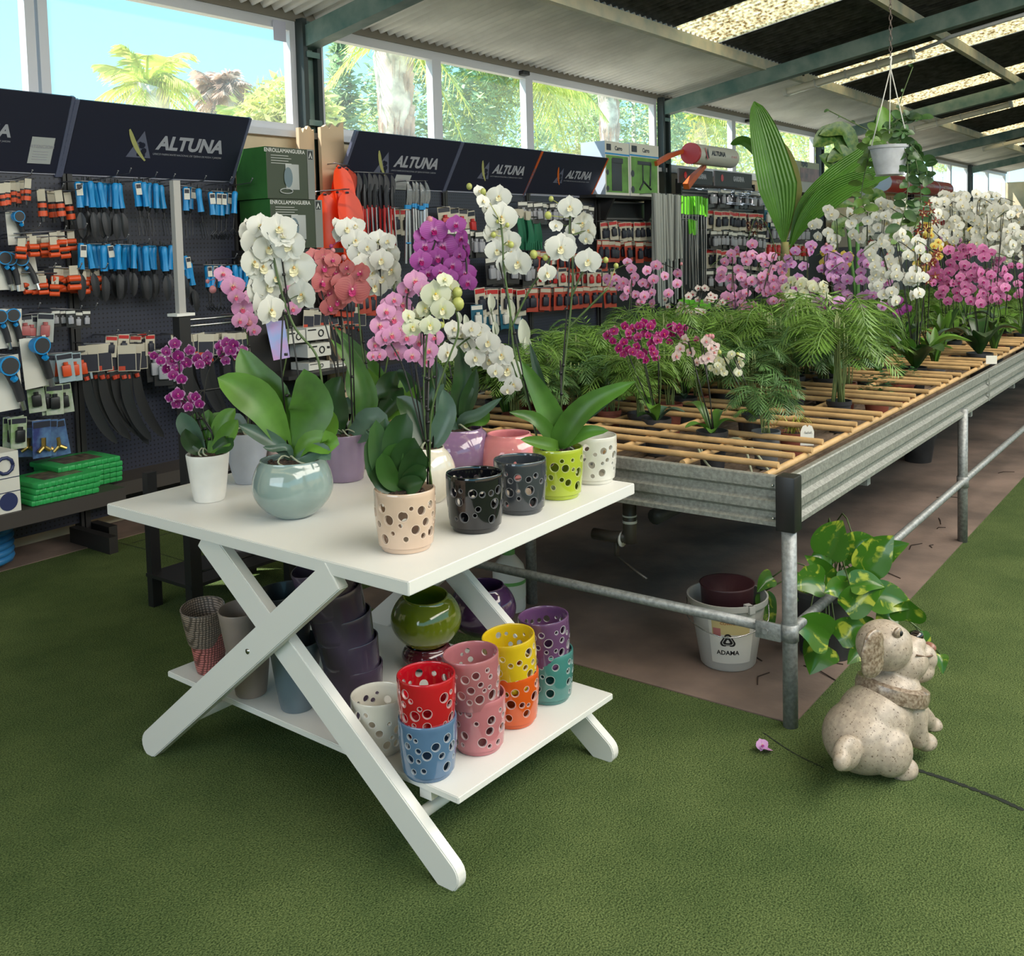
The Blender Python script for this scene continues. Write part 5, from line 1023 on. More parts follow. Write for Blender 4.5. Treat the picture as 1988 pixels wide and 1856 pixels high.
# ================================================================ pothos behind the bench leg
PT=UZ(1635,1300,0); o=thing('pothos','variegated pothos trailing from a black pot under the bench behind the dog statue','pot plant',(PT.x+.12,PT.y+.10,0.005)); D0=depth(PT); L0=Vector(o.location)
b=MB(); b.lathe([(0,0),(.10,0),(.135,.24),(.145,.24),(.145,.26),(.13,.26),(.125,.22),(0,.22)],24); b.build('pot',POTB,o,sharp=40)
POTH=mat('pothos_leaf',(.045,.15,.012),.28,c2=(.42,.48,.05),vs=14,transl=.15,coat=.2)
N=POTH.node_tree.nodes
for n_ in N:
    if n_.type=='TEX_NOISE' : n_.inputs['Distortion'].default_value=1.5
    if n_.type=='VALTORGB': n_.color_ramp.elements[0].position=.36; n_.color_ramp.elements[1].position=.46
def heart(b,pts,w,up): b.ribbon(pts,w,up,.16,14,6,0,shape=lambda t: (math.sin(PI*min(1,(t*.93+.07))**.60)**.85) if t<.999 else 0.02)
rr=random.Random(8)
for i,(bx,by,tx,ty,w,dd) in enumerate([(1605,1080,1636,1010,62,-.02),(1675,1110,1735,1040,60,-.06),(1640,1080,1700,1045,52,.0),(1690,1095,1765,1055,40,.02),(1615,1085,1575,1080,36,.05),(1600,1130,1535,1140,52,-.02),(1620,1140,1562,1078,36,.02),(1645,1150,1600,1150,44,-.06),(1650,1135,1718,1140,40,-.1),(1640,1185,1720,1138,50,-.1),(1685,1160,1775,1180,56,-.02),(1760,1205,1765,1165,56,-.04),(1610,1240,1536,1213,62,-.08),(1625,1240,1680,1215,46,-.08),(1600,1250,1572,1310,62,-.04),(1790,1225,1800,1290,22,.05),(1825,1270,1830,1310,24,.08),(1690,1230,1650,1220,44,0),(1680,1260,1645,1290,34,.02),(1580,1110,1560,1150,34,.1),(1560,1120,1530,1180,46,.12),(1480,1150,1500,1230,38,.12),(1500,1120,1470,1150,34,.12),(1660,1050,1640,1100,44,.08),(1700,1120,1680,1170,40,.06),(1615,1060,1590,1120,36,.08),(1570,1200,1560,1240,30,.06),(1735,1190,1700,1215,44,.0),(1640,1105,1660,1160,46,.02)]):
    DD=-.26 if bx>1560 else .0; a=UD(bx,by,D0+dd+DD)-L0; c=UD(tx,ty,D0+dd+DD-.03)-L0; m_=(a+c)/2+Vector((0,0,.012))
    b=MB(); heart(b,[a,m_,c],w*D0/F_*1.1,-fw+Vector((rr.uniform(-.3,.3),rr.uniform(-.3,.3),.5))); b.build('leaf',POTH,o)
    b=MB(); b.tube(spline([(rr.uniform(-.05,.05),rr.uniform(-.05,.05),.24),Vector((a.x*.5,a.y*.5,max(.28,a.z+.05))),a],7),.0028,5); b.build('leaf_stalk',STEM,o)
# second dark plant further under the bench
p=UZ(1985,930,.0); o=thing('dark_pot_plant','small dark leafy plant in the shade under the far part of the bench','pot plant',(p.x+.2,.7,0.005)); add_pot(o,.12,.2,POTB); b=MB(); L0=o.location
for i in range(26): a=rr.uniform(0,2*PI); d=Vector((math.cos(a),math.sin(a),0)); l=rr.uniform(.15,.3); leaf(b,[(0,0,.18),d*l*.5+Vector((0,0,.22+l*.6)),d*l+Vector((0,0,.2+l*.4))],.09,(0,0,1))
b.build('leaves',LEAFD,o)
# ================================================================ bucket
p=UZ(1417,1298,0); o=thing('bucket','translucent white bucket with a black triangle logo under the bench','bucket',(p.x+.05,p.y+.03,.005)); BK=mat('milky_plastic',(.50,.49,.47),.35)
b=MB(); b.lathe([(0,0),(.098,0),(.103,.006),(.140,.235),(.150,.24),(.152,.262),(.146,.262),(.140,.245),(.098,.012),(0,.012)],40); b.box((-.012,-.01,.235),(.012,.03,.262),M=Matrix.Rotation(2.6,4,'Z')@Matrix.Translation((0,.13,0))); b.build('pail',BK,o,sharp=40)
dcam=(CAM-Vector(o.location)); az=math.atan2(dcam.y,dcam.x)
def onb(a,z,off=.0012): r_=.103+(.140-.103)*z/.235+off; return Vector((r_*math.cos(az+a),r_*math.sin(az+a),z))
def wrap(b,src,a0,z0,s=1,off=.0015):
    k=MB(); k.v=[tuple(onb(a0+v[0]*s/.12,z0+v[1]*s,off+max(0,v[2]))) for v in src.v]; k.f=src.f; k.m=src.m; k.uv=src.uv; b.merge(k)
b=MB(); b.grid(lambda u,v:onb(-.55+1.35*u,.035+.185*v,.0008),16,8); lb=b.build('paper_label',mat('bucket_paper',(.62,.60,.56),.5),o)
b=MB(); b.grid(lambda u,v:onb(-.45+1.1*u,.15+.06*v,.0013),12,3); b.build('yellow_print',mat('faded_yellow',(.52,.42,.20),.5),lb)
b=MB(); b.grid(lambda u,v:onb(-.42+.22*u,.145+.03*v,.0018),5,2); b.build('red_print',mat('faded_red',(.40,.14,.14),.5),lb)
def tri(r0,n=18):
    P=[]
    for k in range(3):
        a=PI/2+2*PI*k/3; c=Vector((math.cos(a),math.sin(a)))*r0*.62
        for j in range(n//3+1): t=a-PI/3+2*PI/3*j/(n//3); P.append(c+Vector((math.cos(t),math.sin(t)))*r0*.38)
    return P
b=MB(); A_,B_=tri(.030),tri(.022); n=len(A_); s=MB(); s.add([(p_.x,p_.y,0) for p_ in A_]+[(p_.x,p_.y,0) for p_ in B_],[(i,(i+1)%n,n+(i+1)%n,n+i) for i in range(n)]); wrap(b,s,.0,.125)
A_,B_=tri(.019),tri(.008); s=MB(); s.add([(p_.x,p_.y,0) for p_ in A_]+[(p_.x,p_.y-.001,0) for p_ in B_],[(i,(i+1)%n,n+(i+1)%n,n+i) for i in range(n)]); wrap(b,s,.0,.125)
wrap(b,text_mb('ADAMA',.024,.0,.0006),.0,.078); b.build('printed_logo',BLACK,lb,smooth=False)
b=MB(); wrap(b,text_mb('COWASH',.014,.0,.0004),.05,.195,off=.002); b.build('printed_word',mat('faded_brown',(.35,.12,.04),.5),lb,smooth=False)
b=MB(); b.tube(spline([onb(-1.6,.24,.01),onb(-.9,.19,.04),onb(0,.16,.05),onb(.9,.19,.04),onb(1.6,.24,.01)],20),.0025,5); b.build('wire_handle',CHROME,o)
b=MB(); b.lathe([(0,.10),(.09,.10),(.10,.29),(.105,.30),(.098,.30),(0,.2)],24); tag(b.build('flower_pot',mat('dark_wine_pot',(.05,.015,.02),.5),at=o.location+Vector((0.,.0,.005))),'dark wine coloured nursery pot standing inside the white bucket','plant pot')
# white jug with green label beside the back bench leg
p=UZ(995,1180,0); b=MB(); o=thing('plastic_jug','white plastic jug with a green label on the floor behind the round dark purple vase','jug',(p.x-.02,p.y,.001))
b.lathe([(0,0),(.068,0),(.072,.01),(.072,.17),(.066,.2),(.03,.245),(.026,.25),(.026,.27),(0,.27)],28); b.build('bottle',mat('milk_plastic',(.6,.62,.62),.4),o,sharp=50)
b=MB(); b.lathe([(.0735,.06),(.0735,.13)],28); b.build('label_band',mat('label_white',(.55,.6,.55),.5),o); b=MB(); b.lathe([(.074,.125),(.074,.14)],28); b.lathe([(.029,.25),(.029,.275),(0,.275)],20); b.build('green_band',mat('label_green',(.12,.35,.10),.5),o)
# fallen flower
p=UZ(1485,1452,0.012); o=thing('fallen_flower','single pink orchid bloom lying on the turf left of the stone dog','flower',p)
add_flower(o,'lilac',(0,0,.004),.058,(.3,-.2,.8),.6,1); add_flower(o,'lilac',(-.012,.004,.014),.042,(-.6,-.5,.5),.2,0)
# blue hose coil at the left edge
p=UZ(-6,1100,0); o=thing('hose_coil','blue coiled hose lying on the floor at the left edge','hose',(p.x-.05,p.y,.0)); b=MB(); pts=[]
for k in range(100): a=k*2*PI/18; pts.append(((.12+.008*math.sin(k*.7))*math.cos(a),(.12+.008*math.sin(k*.7))*math.sin(a),.026+.009*k/3.6*.8))
b.tube(pts,.021,8); b.build('hose',mat('hose_blue',(.03,.18,.42),.35),o)
# ================================================================ wall displays
PEG=mat('navy_pegboard',(.022,.024,.042),.45)
N=PEG.node_tree.nodes; L=PEG.node_tree.links
t=N.new('ShaderNodeTexCoord'); s=N.new('ShaderNodeSeparateXYZ'); L.new(t.outputs['Object'],s.inputs[0])
def mth(op,*a):
    n=N.new('ShaderNodeMath'); n.operation=op
    for i,x in enumerate(a):
        if isinstance(x,(int,float)): n.inputs[i].default_value=x
        else: L.new(x,n.inputs[i])
    return n.outputs[0]
fx_=mth('SUBTRACT',mth('FRACT',mth('MULTIPLY',s.outputs[0],38.)),.5); fz_=mth('SUBTRACT',mth('FRACT',mth('MULTIPLY',s.outputs[2],38.)),.5)
d_=mth('GREATER_THAN',mth('ADD',mth('MULTIPLY',fx_,fx_),mth('MULTIPLY',fz_,fz_)),.035)
mx=N.new('ShaderNodeMixRGB'); L.new(d_,mx.inputs[0]); mx.inputs[1].default_value=(.002,.002,.004,1); mx.inputs[2].default_value=(.026,.028,.048,1); L.new(mx.outputs[0],N['Principled BSDF'].inputs[0])
YP=4.12
SHB=mat('black_shelf_metal',(.022,.02,.02),.5); NAVY=mat('navy_header',(.016,.018,.036),.5); SILV=mat('silver_print',(.36,.37,.42),.5); YELP=mat('yellow_print',(.42,.42,.16),.5)
def bay(x0,x1,label,shelf=(3.66,.36),z1=2.06,header=None,peg=PEG):
    o=thing('display_unit',label,'shop display',(x0,YP,0)); w=x1-x0
    b=MB(); b.box((0.01,0,.1),(w-.01,.02,z1)); b.build('pegboard',peg,o,smooth=False)
    b=MB(); b.box((-.012,-.02,0),(.018,.05,z1+.03)); 
    b.build('upright',SHB,o,smooth=False); b=MB(); b.box((w-.018,-.02,0),(w+.0,.05,z1+.03)); b.build('upright',SHB,o,smooth=False)
    b=MB(); b.box((0.02,-.012,z1),(w-.02,.02,z1+.018)); b.build('top_trim',mat('grey_trim',(.25,.25,.32),.4),o,smooth=False)
    if shelf:
        b=MB(); b.box((0,shelf[0]-YP,shelf[1]-.02),(w-.005,0,shelf[1])); b.box((0,shelf[0]-YP,shelf[1]-.075),(w-.005,shelf[0]-YP+.015,shelf[1]-.02)); b.build('base_shelf',mat('dark_shelf_top',(.05,.042,.038),.55),o,smooth=False)
        for f_ in (.02,w-.08): b=MB(); b.box((f_,shelf[0]-YP+.06,0),(f_+.05,0,.09)); b.build('foot',SHB,o,smooth=False)
    return o
bay(-2.45,-1.27,'leftmost navy pegboard display at the edge of the photo')
U0=bay(-1.25,-.10,'navy pegboard display with hose connectors and spray guns, left of the trowels')
U1=bay(-.08,1.05,'navy pegboard display full of blue handled trowels and forks',shelf=(3.86,.34))
U2=bay(1.98,3.12,'pegboard display of loppers behind the magenta orchid, under the third navy sign',shelf=(3.8,.5))
U3=bay(3.14,4.28,'pegboard display under the fourth navy sign behind the tall white orchid',shelf=(3.8,.5))
U4=bay(4.30,5.45,'pegboard display under the sign with the orange edge',shelf=(3.8,.5))
GRIDM=mat('black_slat_wall',(.012,.012,.014),.5)
U5=bay(5.5,7.1,'black slatted display below the cart boxes',shelf=(3.8,.5),z1=2.02,peg=GRIDM)
U6=bay(7.3,9.4,'black slatted display with lime green handled tools',shelf=(3.8,.5),z1=2.3,peg=GRIDM)
U7=bay(9.45,12.1,'black slatted display of small packs behind the coconut palm',shelf=(3.8,.5),z1=2.2,peg=GRIDM)
U8=bay(15.6,18.9,'dark display beyond the coconut palm under the red roll signs',shelf=(3.8,.5),z1=1.9,peg=GRIDM)
for u,w,z0_ in ((U5,1.6,1.45),(U6,2.1,1.9)):
    b=MB()
    for k in range(11): b.box((.03,-.012,z0_+.04*k),(w-.03,-.002,z0_+.04*k+.018))
    q=b.build('slats',mat('light_slat',(.14,.13,.13),.4),u,smooth=False)
def logo(M,s,edge=None,sub=True):
    """triangle with a lion-like blot, crossed by a curved blade, and the word"""
    a=MB(); a.add([M@Vector(v) for v in ((-.36*s,-.11*s,0),(-.13*s,-.11*s,0),(-.245*s,.13*s,0))],[(0,1,2)])
    bl=MB(); P=[]
    for k in range(9): t=k/8; P.append((-.39*s+.21*s*t**1.3,.13*s-.27*s*t-.02*s*math.sin(t*PI),.0012))
    P2=[(x+.010*s+.030*s*math.sin(PI*(k/8)**.7),y+.01*s,z) for k,(x,y,z) in enumerate(P)]
    bl.add([M@Vector(v) for v in P+P2],[(k,k+1,10+k,9+k) for k in range(8)])
    bt=MB()
    for cx,cy,rx_,ry_ in ((-.235,.0,.03,.028),(-.21,-.05,.028,.03),(-.25,-.08,.02,.02),(-.26,.02,.018,.014),(-.2,-.09,.015,.02)): bt.add([M@Vector(((cx+rx_*math.cos(j*PI/4))*s,(cy+ry_*math.sin(j*PI/4))*s,.0006)) for j in range(8)],[tuple(range(8))])
    tx=MB(); tx.merge(text_mb('ALTUNA',.168*s,0,.007*s,.06),M@Matrix.Translation((.235*s,.03*s,0)))
    if sub: tx.merge(text_mb('UNICO FABRICANTE NACIONAL DE TIJERAS DE PODA Y JARDIN',.024*s,0,0,.1),M@Matrix.Translation((.23*s,-.068*s,0)))
    return a,bl,bt,tx
def header(tl_,tr__,br,bl_,label,yt=3.89,yb=4.10,blade=YELP,edge=None,sc=1.,sub=True,dx=0,note=None,cut=False):
    A=UY(*tl_,yt); B=UY(*tr__,yt); Cc=UY(*br,yb); D=UY(*bl_,yb); 
    zt_=(A.z+B.z)/2; zb_=(Cc.z+D.z)/2; xl=(A.x+D.x)/2; xr=(B.x+Cc.x)/2
    o=thing('sign_board',label,'sign',(xl,yb,zb_)); w=xr-xl; ey=Vector((0,yt-yb,zt_-zb_)); h=ey.length; M=frame_M((0,0,0),(1,0,0),ey)
    b=MB(); b.box((0,0,-.012),(w,h,0),M=M); b.build('panel',NAVY,o,smooth=False)
    b=MB(); b.box((-.03,-.02,-.02),(-.005,h,.004),M=M); b.box((w+.003,-.02,-.02),(w+.02,h,.004),M=M)
    for k in range(12): b.box((-.03,h*(k+.3)/12,.004),(-.022,h*(k+.6)/12,.006),M=M)
    b.build('bracket',mat('orange_bracket',(.55,.10,.02),.5) if edge else mat('navy_bracket',(.10,.11,.17),.4),o,smooth=False)
    a,bl2,bt,tx=logo(M@Matrix.Translation((w*(.53+dx),h*.46,.002)),sc*w*.62)
    a.build('logo_triangle',mat('dim_print',(.12,.13,.19),.5),o,smooth=False); bl2.build('logo_blade',blade,o,smooth=False); bt.build('logo_emblem',NAVY,o,smooth=False); tx.build('lettering',SILV,o,smooth=False)
    if note:
        b=MB(); b.box((note[0]*w,note[1]*h,.001),(note[2]*w,note[3]*h,.003),M=M); n_=b.build('notice',mat('pale_notice',(.42,.44,.44),.6),o,smooth=False)
        b=MB(); b.merge(text_mb('ATENCION',(note[3]-note[1])*h*.17,0,.0006),M@Matrix.Translation(((note[0]+note[2])/2*w,(note[1]*.35+note[3]*.65)*h,.0045)))
        for k in range(4): b.box(((note[0]*.85+note[2]*.15)*w,(note[1]+(note[3]-note[1])*(.15+.1*k))*h,.003),((note[0]*.2+note[2]*.8)*w,(note[1]+(note[3]-note[1])*(.18+.1*k))*h,.004),M=M)
        b.build('notice_print',GREY,n_,smooth=False)
    return o
header((-190,150),(137,189),(110,340),(-225,318),'navy shop sign cut off by the left edge with a square notice',sc=1.06,dx=-.24,note=(.80,.12,.95,.46))
header((150,190),(482,232),(450,352),(130,337),'widest fully visible navy shop sign over the blue handled trowels',sc=1.)
header((694,253),(889,276),(865,370),(664,361),'navy shop sign over the loppers behind the magenta orchid, with a tilted notice',sc=1.05,dx=-.05,note=(.47,-.02,.62,.27))
header((899,277),(1048,292),(1020,376),(869,370),'navy shop sign right of the notice sign, above the tall white orchid',sc=1.)
header((1053,294),(1174,307),(1152,380),(1023,376),'blackish shop sign with an orange left edge and orange blade logo',blade=mat('orange_print',(.6,.13,.02),.5),edge=1,sc=.95)
# hooks ----------------------------------------------------------
HOOK=mat('hook_wire',(.25,.25,.27),.3,.8)
def hooks(unit,pts,L_=.24):
    for px,py in pts:
        p=UY(px,py,YP-.01)-Vector(unit.location); b=MB(); b.tube([p,p+Vector((0,-L_,.01)),p+Vector((0,-L_-.02,.035))],.003,5); b.ell(p+Vector((0,-L_-.02,.035)),(.006,.006,.006),6); b.build('hook',HOOK,unit)
hooks(U0,[(15,350),(75,375),(110,375),(30,450),(80,455),(120,450),(60,525),(110,525),(160,525),(110,605),(140,600),(30,600)])
hooks(U1,[(180,350),(205,345),(255,352),(290,355),(160,475),(200,470),(240,478),(285,480),(350,358),(400,360),(440,362),(410,505),(450,500),(180,650),(240,652),(290,650)])
# protos ----------------------------------------------------------
BLUE=mat('blue_rubber',(.008,.26,.62),.4); ORG=mat('orange_plastic',(.72,.085,.02),.4); DG_=mat('dark_steel',(.028,.028,.032),.4,.5); STEEL=mat('brushed_steel',(.35,.36,.38),.3,.8)
REDP=mat('red_plastic',(.50,.02,.02),.4); GRNP=mat('green_plastic',(.03,.30,.07),.45); LIME=mat('lime_plastic',(.16,.60,.03),.4); CLEAR=mat('clear_blister',(.5,.52,.52),.15,alpha=.35); CREAMC=mat('cream_card',(.55,.50,.40),.6); PALE=mat('pale_pack',(.45,.48,.46),.5)
def proto(kind):
    o=bpy.data.objects.new(kind,None); COL.objects.link(o); H=lambda b,n,m,sm=True,sh=40: b.build(n,m,o,sm,sharp=sh if sm else None)
    if kind in('trowel','hand_fork','cultivator'):
        b=MB(); b.tube([(0,0,0),(0,0,-.012),(0,.002,-.05),(0,0,-.10),(0,0,-.14)],[.012,.019,.017,.016,.020],8); H(b,'handle',BLUE)
        b=MB(); b.tube([(0,0,.0),(0,0,.022)],.006,6); H(b,'hang_loop',BLACK); b=MB(); b.tube([(0,0,-.14),(0,0,-.165)],[.014,.007],8); H(b,'collar',BLACK)
        b=MB()
        if kind=='trowel': b.ribbon([(0,0,-.16),(0,-.004,-.24),(0,0,-.31)],.046,(0,-1,0),.18,8,4,0,shape=lambda t:(1-(1-min(1,t*3))**2)*(1-t**4)**.6)
        elif kind=='hand_fork':
            b.tube([(0,0,-.16),(0,0,-.2)],.004,5)
            for s_ in (-1,0,1): b.tube([(0,0,-.19),(s_*.02,0,-.21),(s_*.022,-.01,-.30)],.0025,4)
        else:
            b.tube([(0,0,-.16),(0,0,-.24)],.004,5)
            for s_ in (-1,0,1): b.tube([(0,0,-.23),(s_*.025,0,-.26),(s_*.027,-.035,-.285),(s_*.027,-.05,-.26)],.0025,4)
        H(b,'blade' if kind=='trowel' else 'tines',DG_)
        b=MB(); M=Matrix.Rotation(.0,4,'Y'); b.box((-.010,-.022,-.075),(.022,-.0205,-.01)); H(b,'tag_card',CARD,False); b=MB(); b.box((-.007,-.0235,-.038),(.019,-.0222,-.015)); H(b,'print',DARKMET,False)
    elif kind=='hose_connector':
        b=MB(); b.tube([(0,0,-.065),(0,0,-.085)],.020,12); b.tube([(0,0,-.10),(0,0,-.125)],.021,12); H(b,'grip_ring',ORG); b=MB(); b.tube([(0,0,-.06),(0,0,-.13)],.016,10); b.tube([(0,0,-.125),(0,0,-.15)],.009,8); H(b,'barrel',BLACK)
        b=MB(); b.box((-.017,-.002,-.055),(.017,.0,0)); H(b,'card',CREAMC,False)
    elif kind=='orange_coupling':
        b=MB(); b.tube([(-.022,0,-.05),(.022,0,-.05)],.013,10); b.tube([(-.022,.0,-.082),(.022,.0,-.082)],.013,10); H(b,'grip_ring',ORG); b=MB(); b.tube([(-.018,0,-.066),(.018,0,-.066)],.011,8); H(b,'barrel',BLACK); b=MB(); b.box((-.016,-.002,-.036),(.016,0,0)); H(b,'card',CREAMC,False)
    elif kind=='spray_gun':
        b=MB(); b.box((-.055,0,-.20),(.055,.002,.0)); H(b,'card',CARD,False); M=Matrix.Rotation(-.5,4,'Y')
        b=MB(); b.tube([(-.01,-.03,-.03),(-.01,-.075,-.03)],[.03,.036],16); H(b,'rose_ring',BLUE); b=MB(); b.tube([(-.01,-.076,-.03),(-.01,-.078,-.03)],.030,16); b.tube([(-.01,-.04,-.035),(.01,-.03,-.07),(.03,-.02,-.12),(.04,-.02,-.17)],[.022,.02,.017,.015],10); H(b,'body',mat('charcoal_plastic',(.03,.03,.035),.5)); b=MB(); b.tube([(.0,-.062,-.075),(.01,-.06,-.085)],.012,8); H(b,'button',BLUE); b=MB(); b.tube([(.04,-.02,-.17),(.045,-.02,-.205)],.011,8); H(b,'hose_socket',CHROME)
    elif kind in('seed_pack','green_pack','brass_pack','pale_pack','orange_nozzle_pack','dark_pack','red_pack','tool_pack','cream_pack','teal_pack'):
        c={'seed_pack':PALE,'green_pack':mat('leaf_card',(.22,.34,.14),.5,c2=(.5,.52,.45),vs=18),'brass_pack':mat('indigo_card',(.03,.04,.16),.4,c2=(.12,.25,.45),vs=14),'pale_pack':PALE,'orange_nozzle_pack':mat('pale_blue_card',(.35,.46,.52),.4),'dark_pack':mat('black_card',(.02,.02,.022),.35),'red_pack':mat('red_card',(.42,.05,.025),.4),'tool_pack':CREAMC,'cream_pack':CREAMC,'teal_pack':mat('teal_card',(.01,.10,.16),.4)}[kind]
        b=MB(); b.rbox((-.04,-.001,-.15),(.04,.001,0),.0009); H(b,'card',c,False)
        b=MB(); 
        m2={'seed_pack':mat('dull_red',(.45,.12,.12),.4),'green_pack':BLACK,'brass_pack':mat('brass',(.5,.33,.10),.3,.9),'pale_pack':GREY,'orange_nozzle_pack':ORG,'dark_pack':GREY,'red_pack':DARKMET,'tool_pack':DARKMET,'cream_pack':REDP,'teal_pack':CARD}[kind]
        if kind=='brass_pack':
            b.tube([(0,-.012,-.07),(0,-.012,-.11)],.009,8); b.tube([(0,-.012,-.105),(-.025,-.014,-.125)],.008,8); b.tube([(0,-.012,-.105),(.025,-.014,-.122)],.008,8)
        else: b.rbox((-.022,-.022,-.12),(.022,-.001,-.06),.006); b.tube([(0,-.012,-.045),(0,-.012,-.06)],.012,8)
        H(b,'moulded_item',m2); b=MB(); b.box((-.036,-.0025,-.03),(.036,-.0012,-.006)); H(b,'print',{'dark_pack':CARD,'tool_pack':REDP,'teal_pack':CARD,'red_pack':CREAMC}.get(kind,DARKMET),False)
    elif kind=='pruning_saw':
        b=MB(); b.box((-.05,0,-.15),(.05,.003,0)); H(b,'header_card',CREAMC,False); b=MB(); b.box((-.046,-.002,-.145),(.046,0,-.05)); H(b,'print',DARKMET,False); b=MB(); b.box((-.046,-.0035,-.145),(-.01,-.002,-.12)); b.tube([(-.02,-.02,-.17),(-.015,-.02,-.19)],.014,8); H(b,'red_detail',mat('red_knob',(.5,.05,.02),.5))
        b=MB(); b.ribbon([(-.02,-.012,-.15),(-.005,-.012,-.30),(.05,-.012,-.45),(.12,-.012,-.56)],.055,(0,-1,0),.06,14,2,0,shape=lambda t:(.75+.25*math.sin(PI*t))*(1-t**8)**.5); H(b,'sheath',BLACK)
    elif kind=='lopper':
        b=MB()
        for s_ in (-1,1): b.tube([(s_*.012,0,-.28),(s_*.022,0,-.5),(s_*.03,0,-.74)],[.012,.011,.014],8)
        H(b,'handle',REDP); b=MB(); 
        b.tube([(.016,-.014,-.3),(.028,-.014,-.74)],.007,6); H(b,'pole',STEEL); b=MB(); b.tube([(0,0,-.30),(0,0,-.18),(.01,0,-.10)],[.02,.025,.015],8); b.ribbon([(0,-.01,-.18),(.015,-.01,-.08),(.0,-.01,.0)],.05,(0,-1,0),.1,8,2); H(b,'blades',DG_)
    elif kind=='pole_lopper':
        b=MB()
        for s_ in (-1,1): b.tube([(s_*.01,0,-.22),(s_*.018,0,-.62)],.012,8)
        H(b,'handle',STEEL); b=MB(); b.tube([(-.012,0,-.18),(-.012,0,-.21)],.017,8); b.tube([(.012,0,-.18),(.012,0,-.21)],.017,8); b.tube([(0,0,-.46),(0,0,-.47)],.026,8); H(b,'blue_band',BLUE); b=MB(); b.ribbon([(0,0,-.20),(.012,-.01,-.1),(-.005,0,.0)],.055,(0,-1,0),.2,8,3); H(b,'wrapped_blades',CLEAR); b=MB(); b.tube([(0,.004,-.2),(0,.004,-.02)],[.015,.008],6); H(b,'blade',DG_)
    elif kind=='leaf_scoop':
        b=MB(); b.ribbon([(0,0,0),(0,-.02,-.2),(0,-.04,-.42),(0,-.02,-.6)],.2,(0,-1,0),.12,14,6,0,shape=lambda t:(1-(1-min(1,t*3.5))**2.2)**.6*(1-t**9)**.5); H(b,'scoop',mat('bright_orange_plastic',(.78,.06,.01),.35,transl=.35)); b=MB(); b.tube([(-.012,-.012,-.02),(.012,-.012,-.02)],.008,6); H(b,'hang_hole',DARKMET)
    elif kind=='glove_pair':
        b=MB(); b.ribbon([(0,0,0),(0,-.02,-.12),(0,-.01,-.2)],.085,(0,-1,0),.25,8,5,0,shape=lambda t:.55+.4*t)
        for k in range(4): b.tube([(-.03+.02*k,-.012,-.19),(-.034+.023*k,-.014,-.26)],[.011,.008],6)
        H(b,'knitted_glove',mat('green_glove',(.01,.14,.07),.7)); b=MB(); b.box((-.03,-.012,-.02),(.03,-.008,.05)); H(b,'card',CREAMC,False)
    elif kind=='lime_tool':
        b=MB(); b.tube([(0,0,-.0),(0,0,-.16)],.014,8); H(b,'grip',LIME); b=MB(); b.tube([(0,0,-.16),(0,0,-.80)],.005,6); H(b,'rod',STEEL); b=MB(); b.box((-.05,-.01,-.98),(.05,.0,-.92)); H(b,'head',LIME,False)
    elif kind=='clear_tube':
        b=MB(); b.tube([(0,0,0),(0,0,-.52)],.016,6); H(b,'sleeve',mat('frosted_tube',(.50,.52,.50),.3,transl=.2)); b=MB(); b.tube([(0,0,-.52),(0,0,-.85)],.007,5); H(b,'rod',PALE)
    return o
PR={}
def row(kind,p0,p1,n,label,group,cat,y=3.95,s=1.,jit=.008,tilt=.12,rzr=.35,nm=None,yj=.05):
    if kind not in PR: PR[kind]=proto(kind); fresh=True
    else: fresh=False
    r=random.Random(int(p0[0]*3+p0[1]))
    for i in range(n):
        t=i/max(1,n-1); yy=y+r.uniform(-yj,yj); P_=UY(p0[0]+(p1[0]-p0[0])*t,p0[1]+(p1[1]-p0[1])*t,yy); P_=P_+Vector((r.uniform(-jit,jit),0,r.uniform(-jit,jit)))
        rot=(0,r.uniform(-tilt,tilt),r.uniform(-rzr,rzr)-.25)
        lb='%s, %s from left'%(label,ordn(i)) if n>1 else label
        if fresh and i==0: o=PR[kind]; o.location=P_; o.rotation_euler=rot; o.scale=(s,)*3; tag(o,lb,cat,group)
        else:
            o=copy_tree(PR[kind],P_,rot,s*r.uniform(.96,1.04),lb,group); o['category']=cat
            if kind in('trowel','hand_fork','cultivator') and r.random()<.62:
                for ch in list(o.children):
                    if ch.name.split('.')[0] in('tag_card','print'): bpy.data.objects.remove(ch)
    A=UY(*p0,y); B=UY(*p1,y); u=min(UNITS,key=lambda q:abs(q[1]-(A.x+B.x)/2))[0]; L0=Vector(u.location); b=MB()
    b.tube([A-L0-Vector((.03,0,-.004)),B-L0+Vector((.03,0,.004))],.004,5); b.tube([A-L0+Vector((0,0,.004)),Vector((A.x,YP,A.z+.004))-L0],.004,5); b.tube([B-L0+Vector((0,0,.004)),Vector((B.x,YP,B.z+.004))-L0],.004,5); b.build('hanging_rail',HOOK,u)
UNITS=[(u,u.location.x+.5) for u in (U0,U1,U2,U3,U4)]+[(U5,6.3),(U6,8.3),(U7,10.7),(U8,17.2)]
TWL='hand trowel'
row('trowel',(150,352),(232,358),10,'blue handled trowel hanging in the upper row, left group','blue trowels, upper left row',TWL)
row('hand_fork',(262,352),(310,358),6,'blue handled hand fork hanging right of the upper trowels','blue hand forks, upper row','hand fork')
row('hand_fork',(345,360),(385,366),4,'blue handled fork hanging just right of the white rack post','blue forks right of the white rack post','hand fork')
row('cultivator',(408,372),(455,374),5,'blue handled cultivator at the right end of the upper row','blue cultivators, upper right','cultivator')
row('trowel',(160,474),(330,478),18,'blue handled trowel hanging in the long lower row','blue trowels, long lower row',TWL)
row('trowel',(348,480),(368,510),3,'blue handled trowel right of the white post in the lower row','blue trowels low, right of the white post',TWL,nm='t')
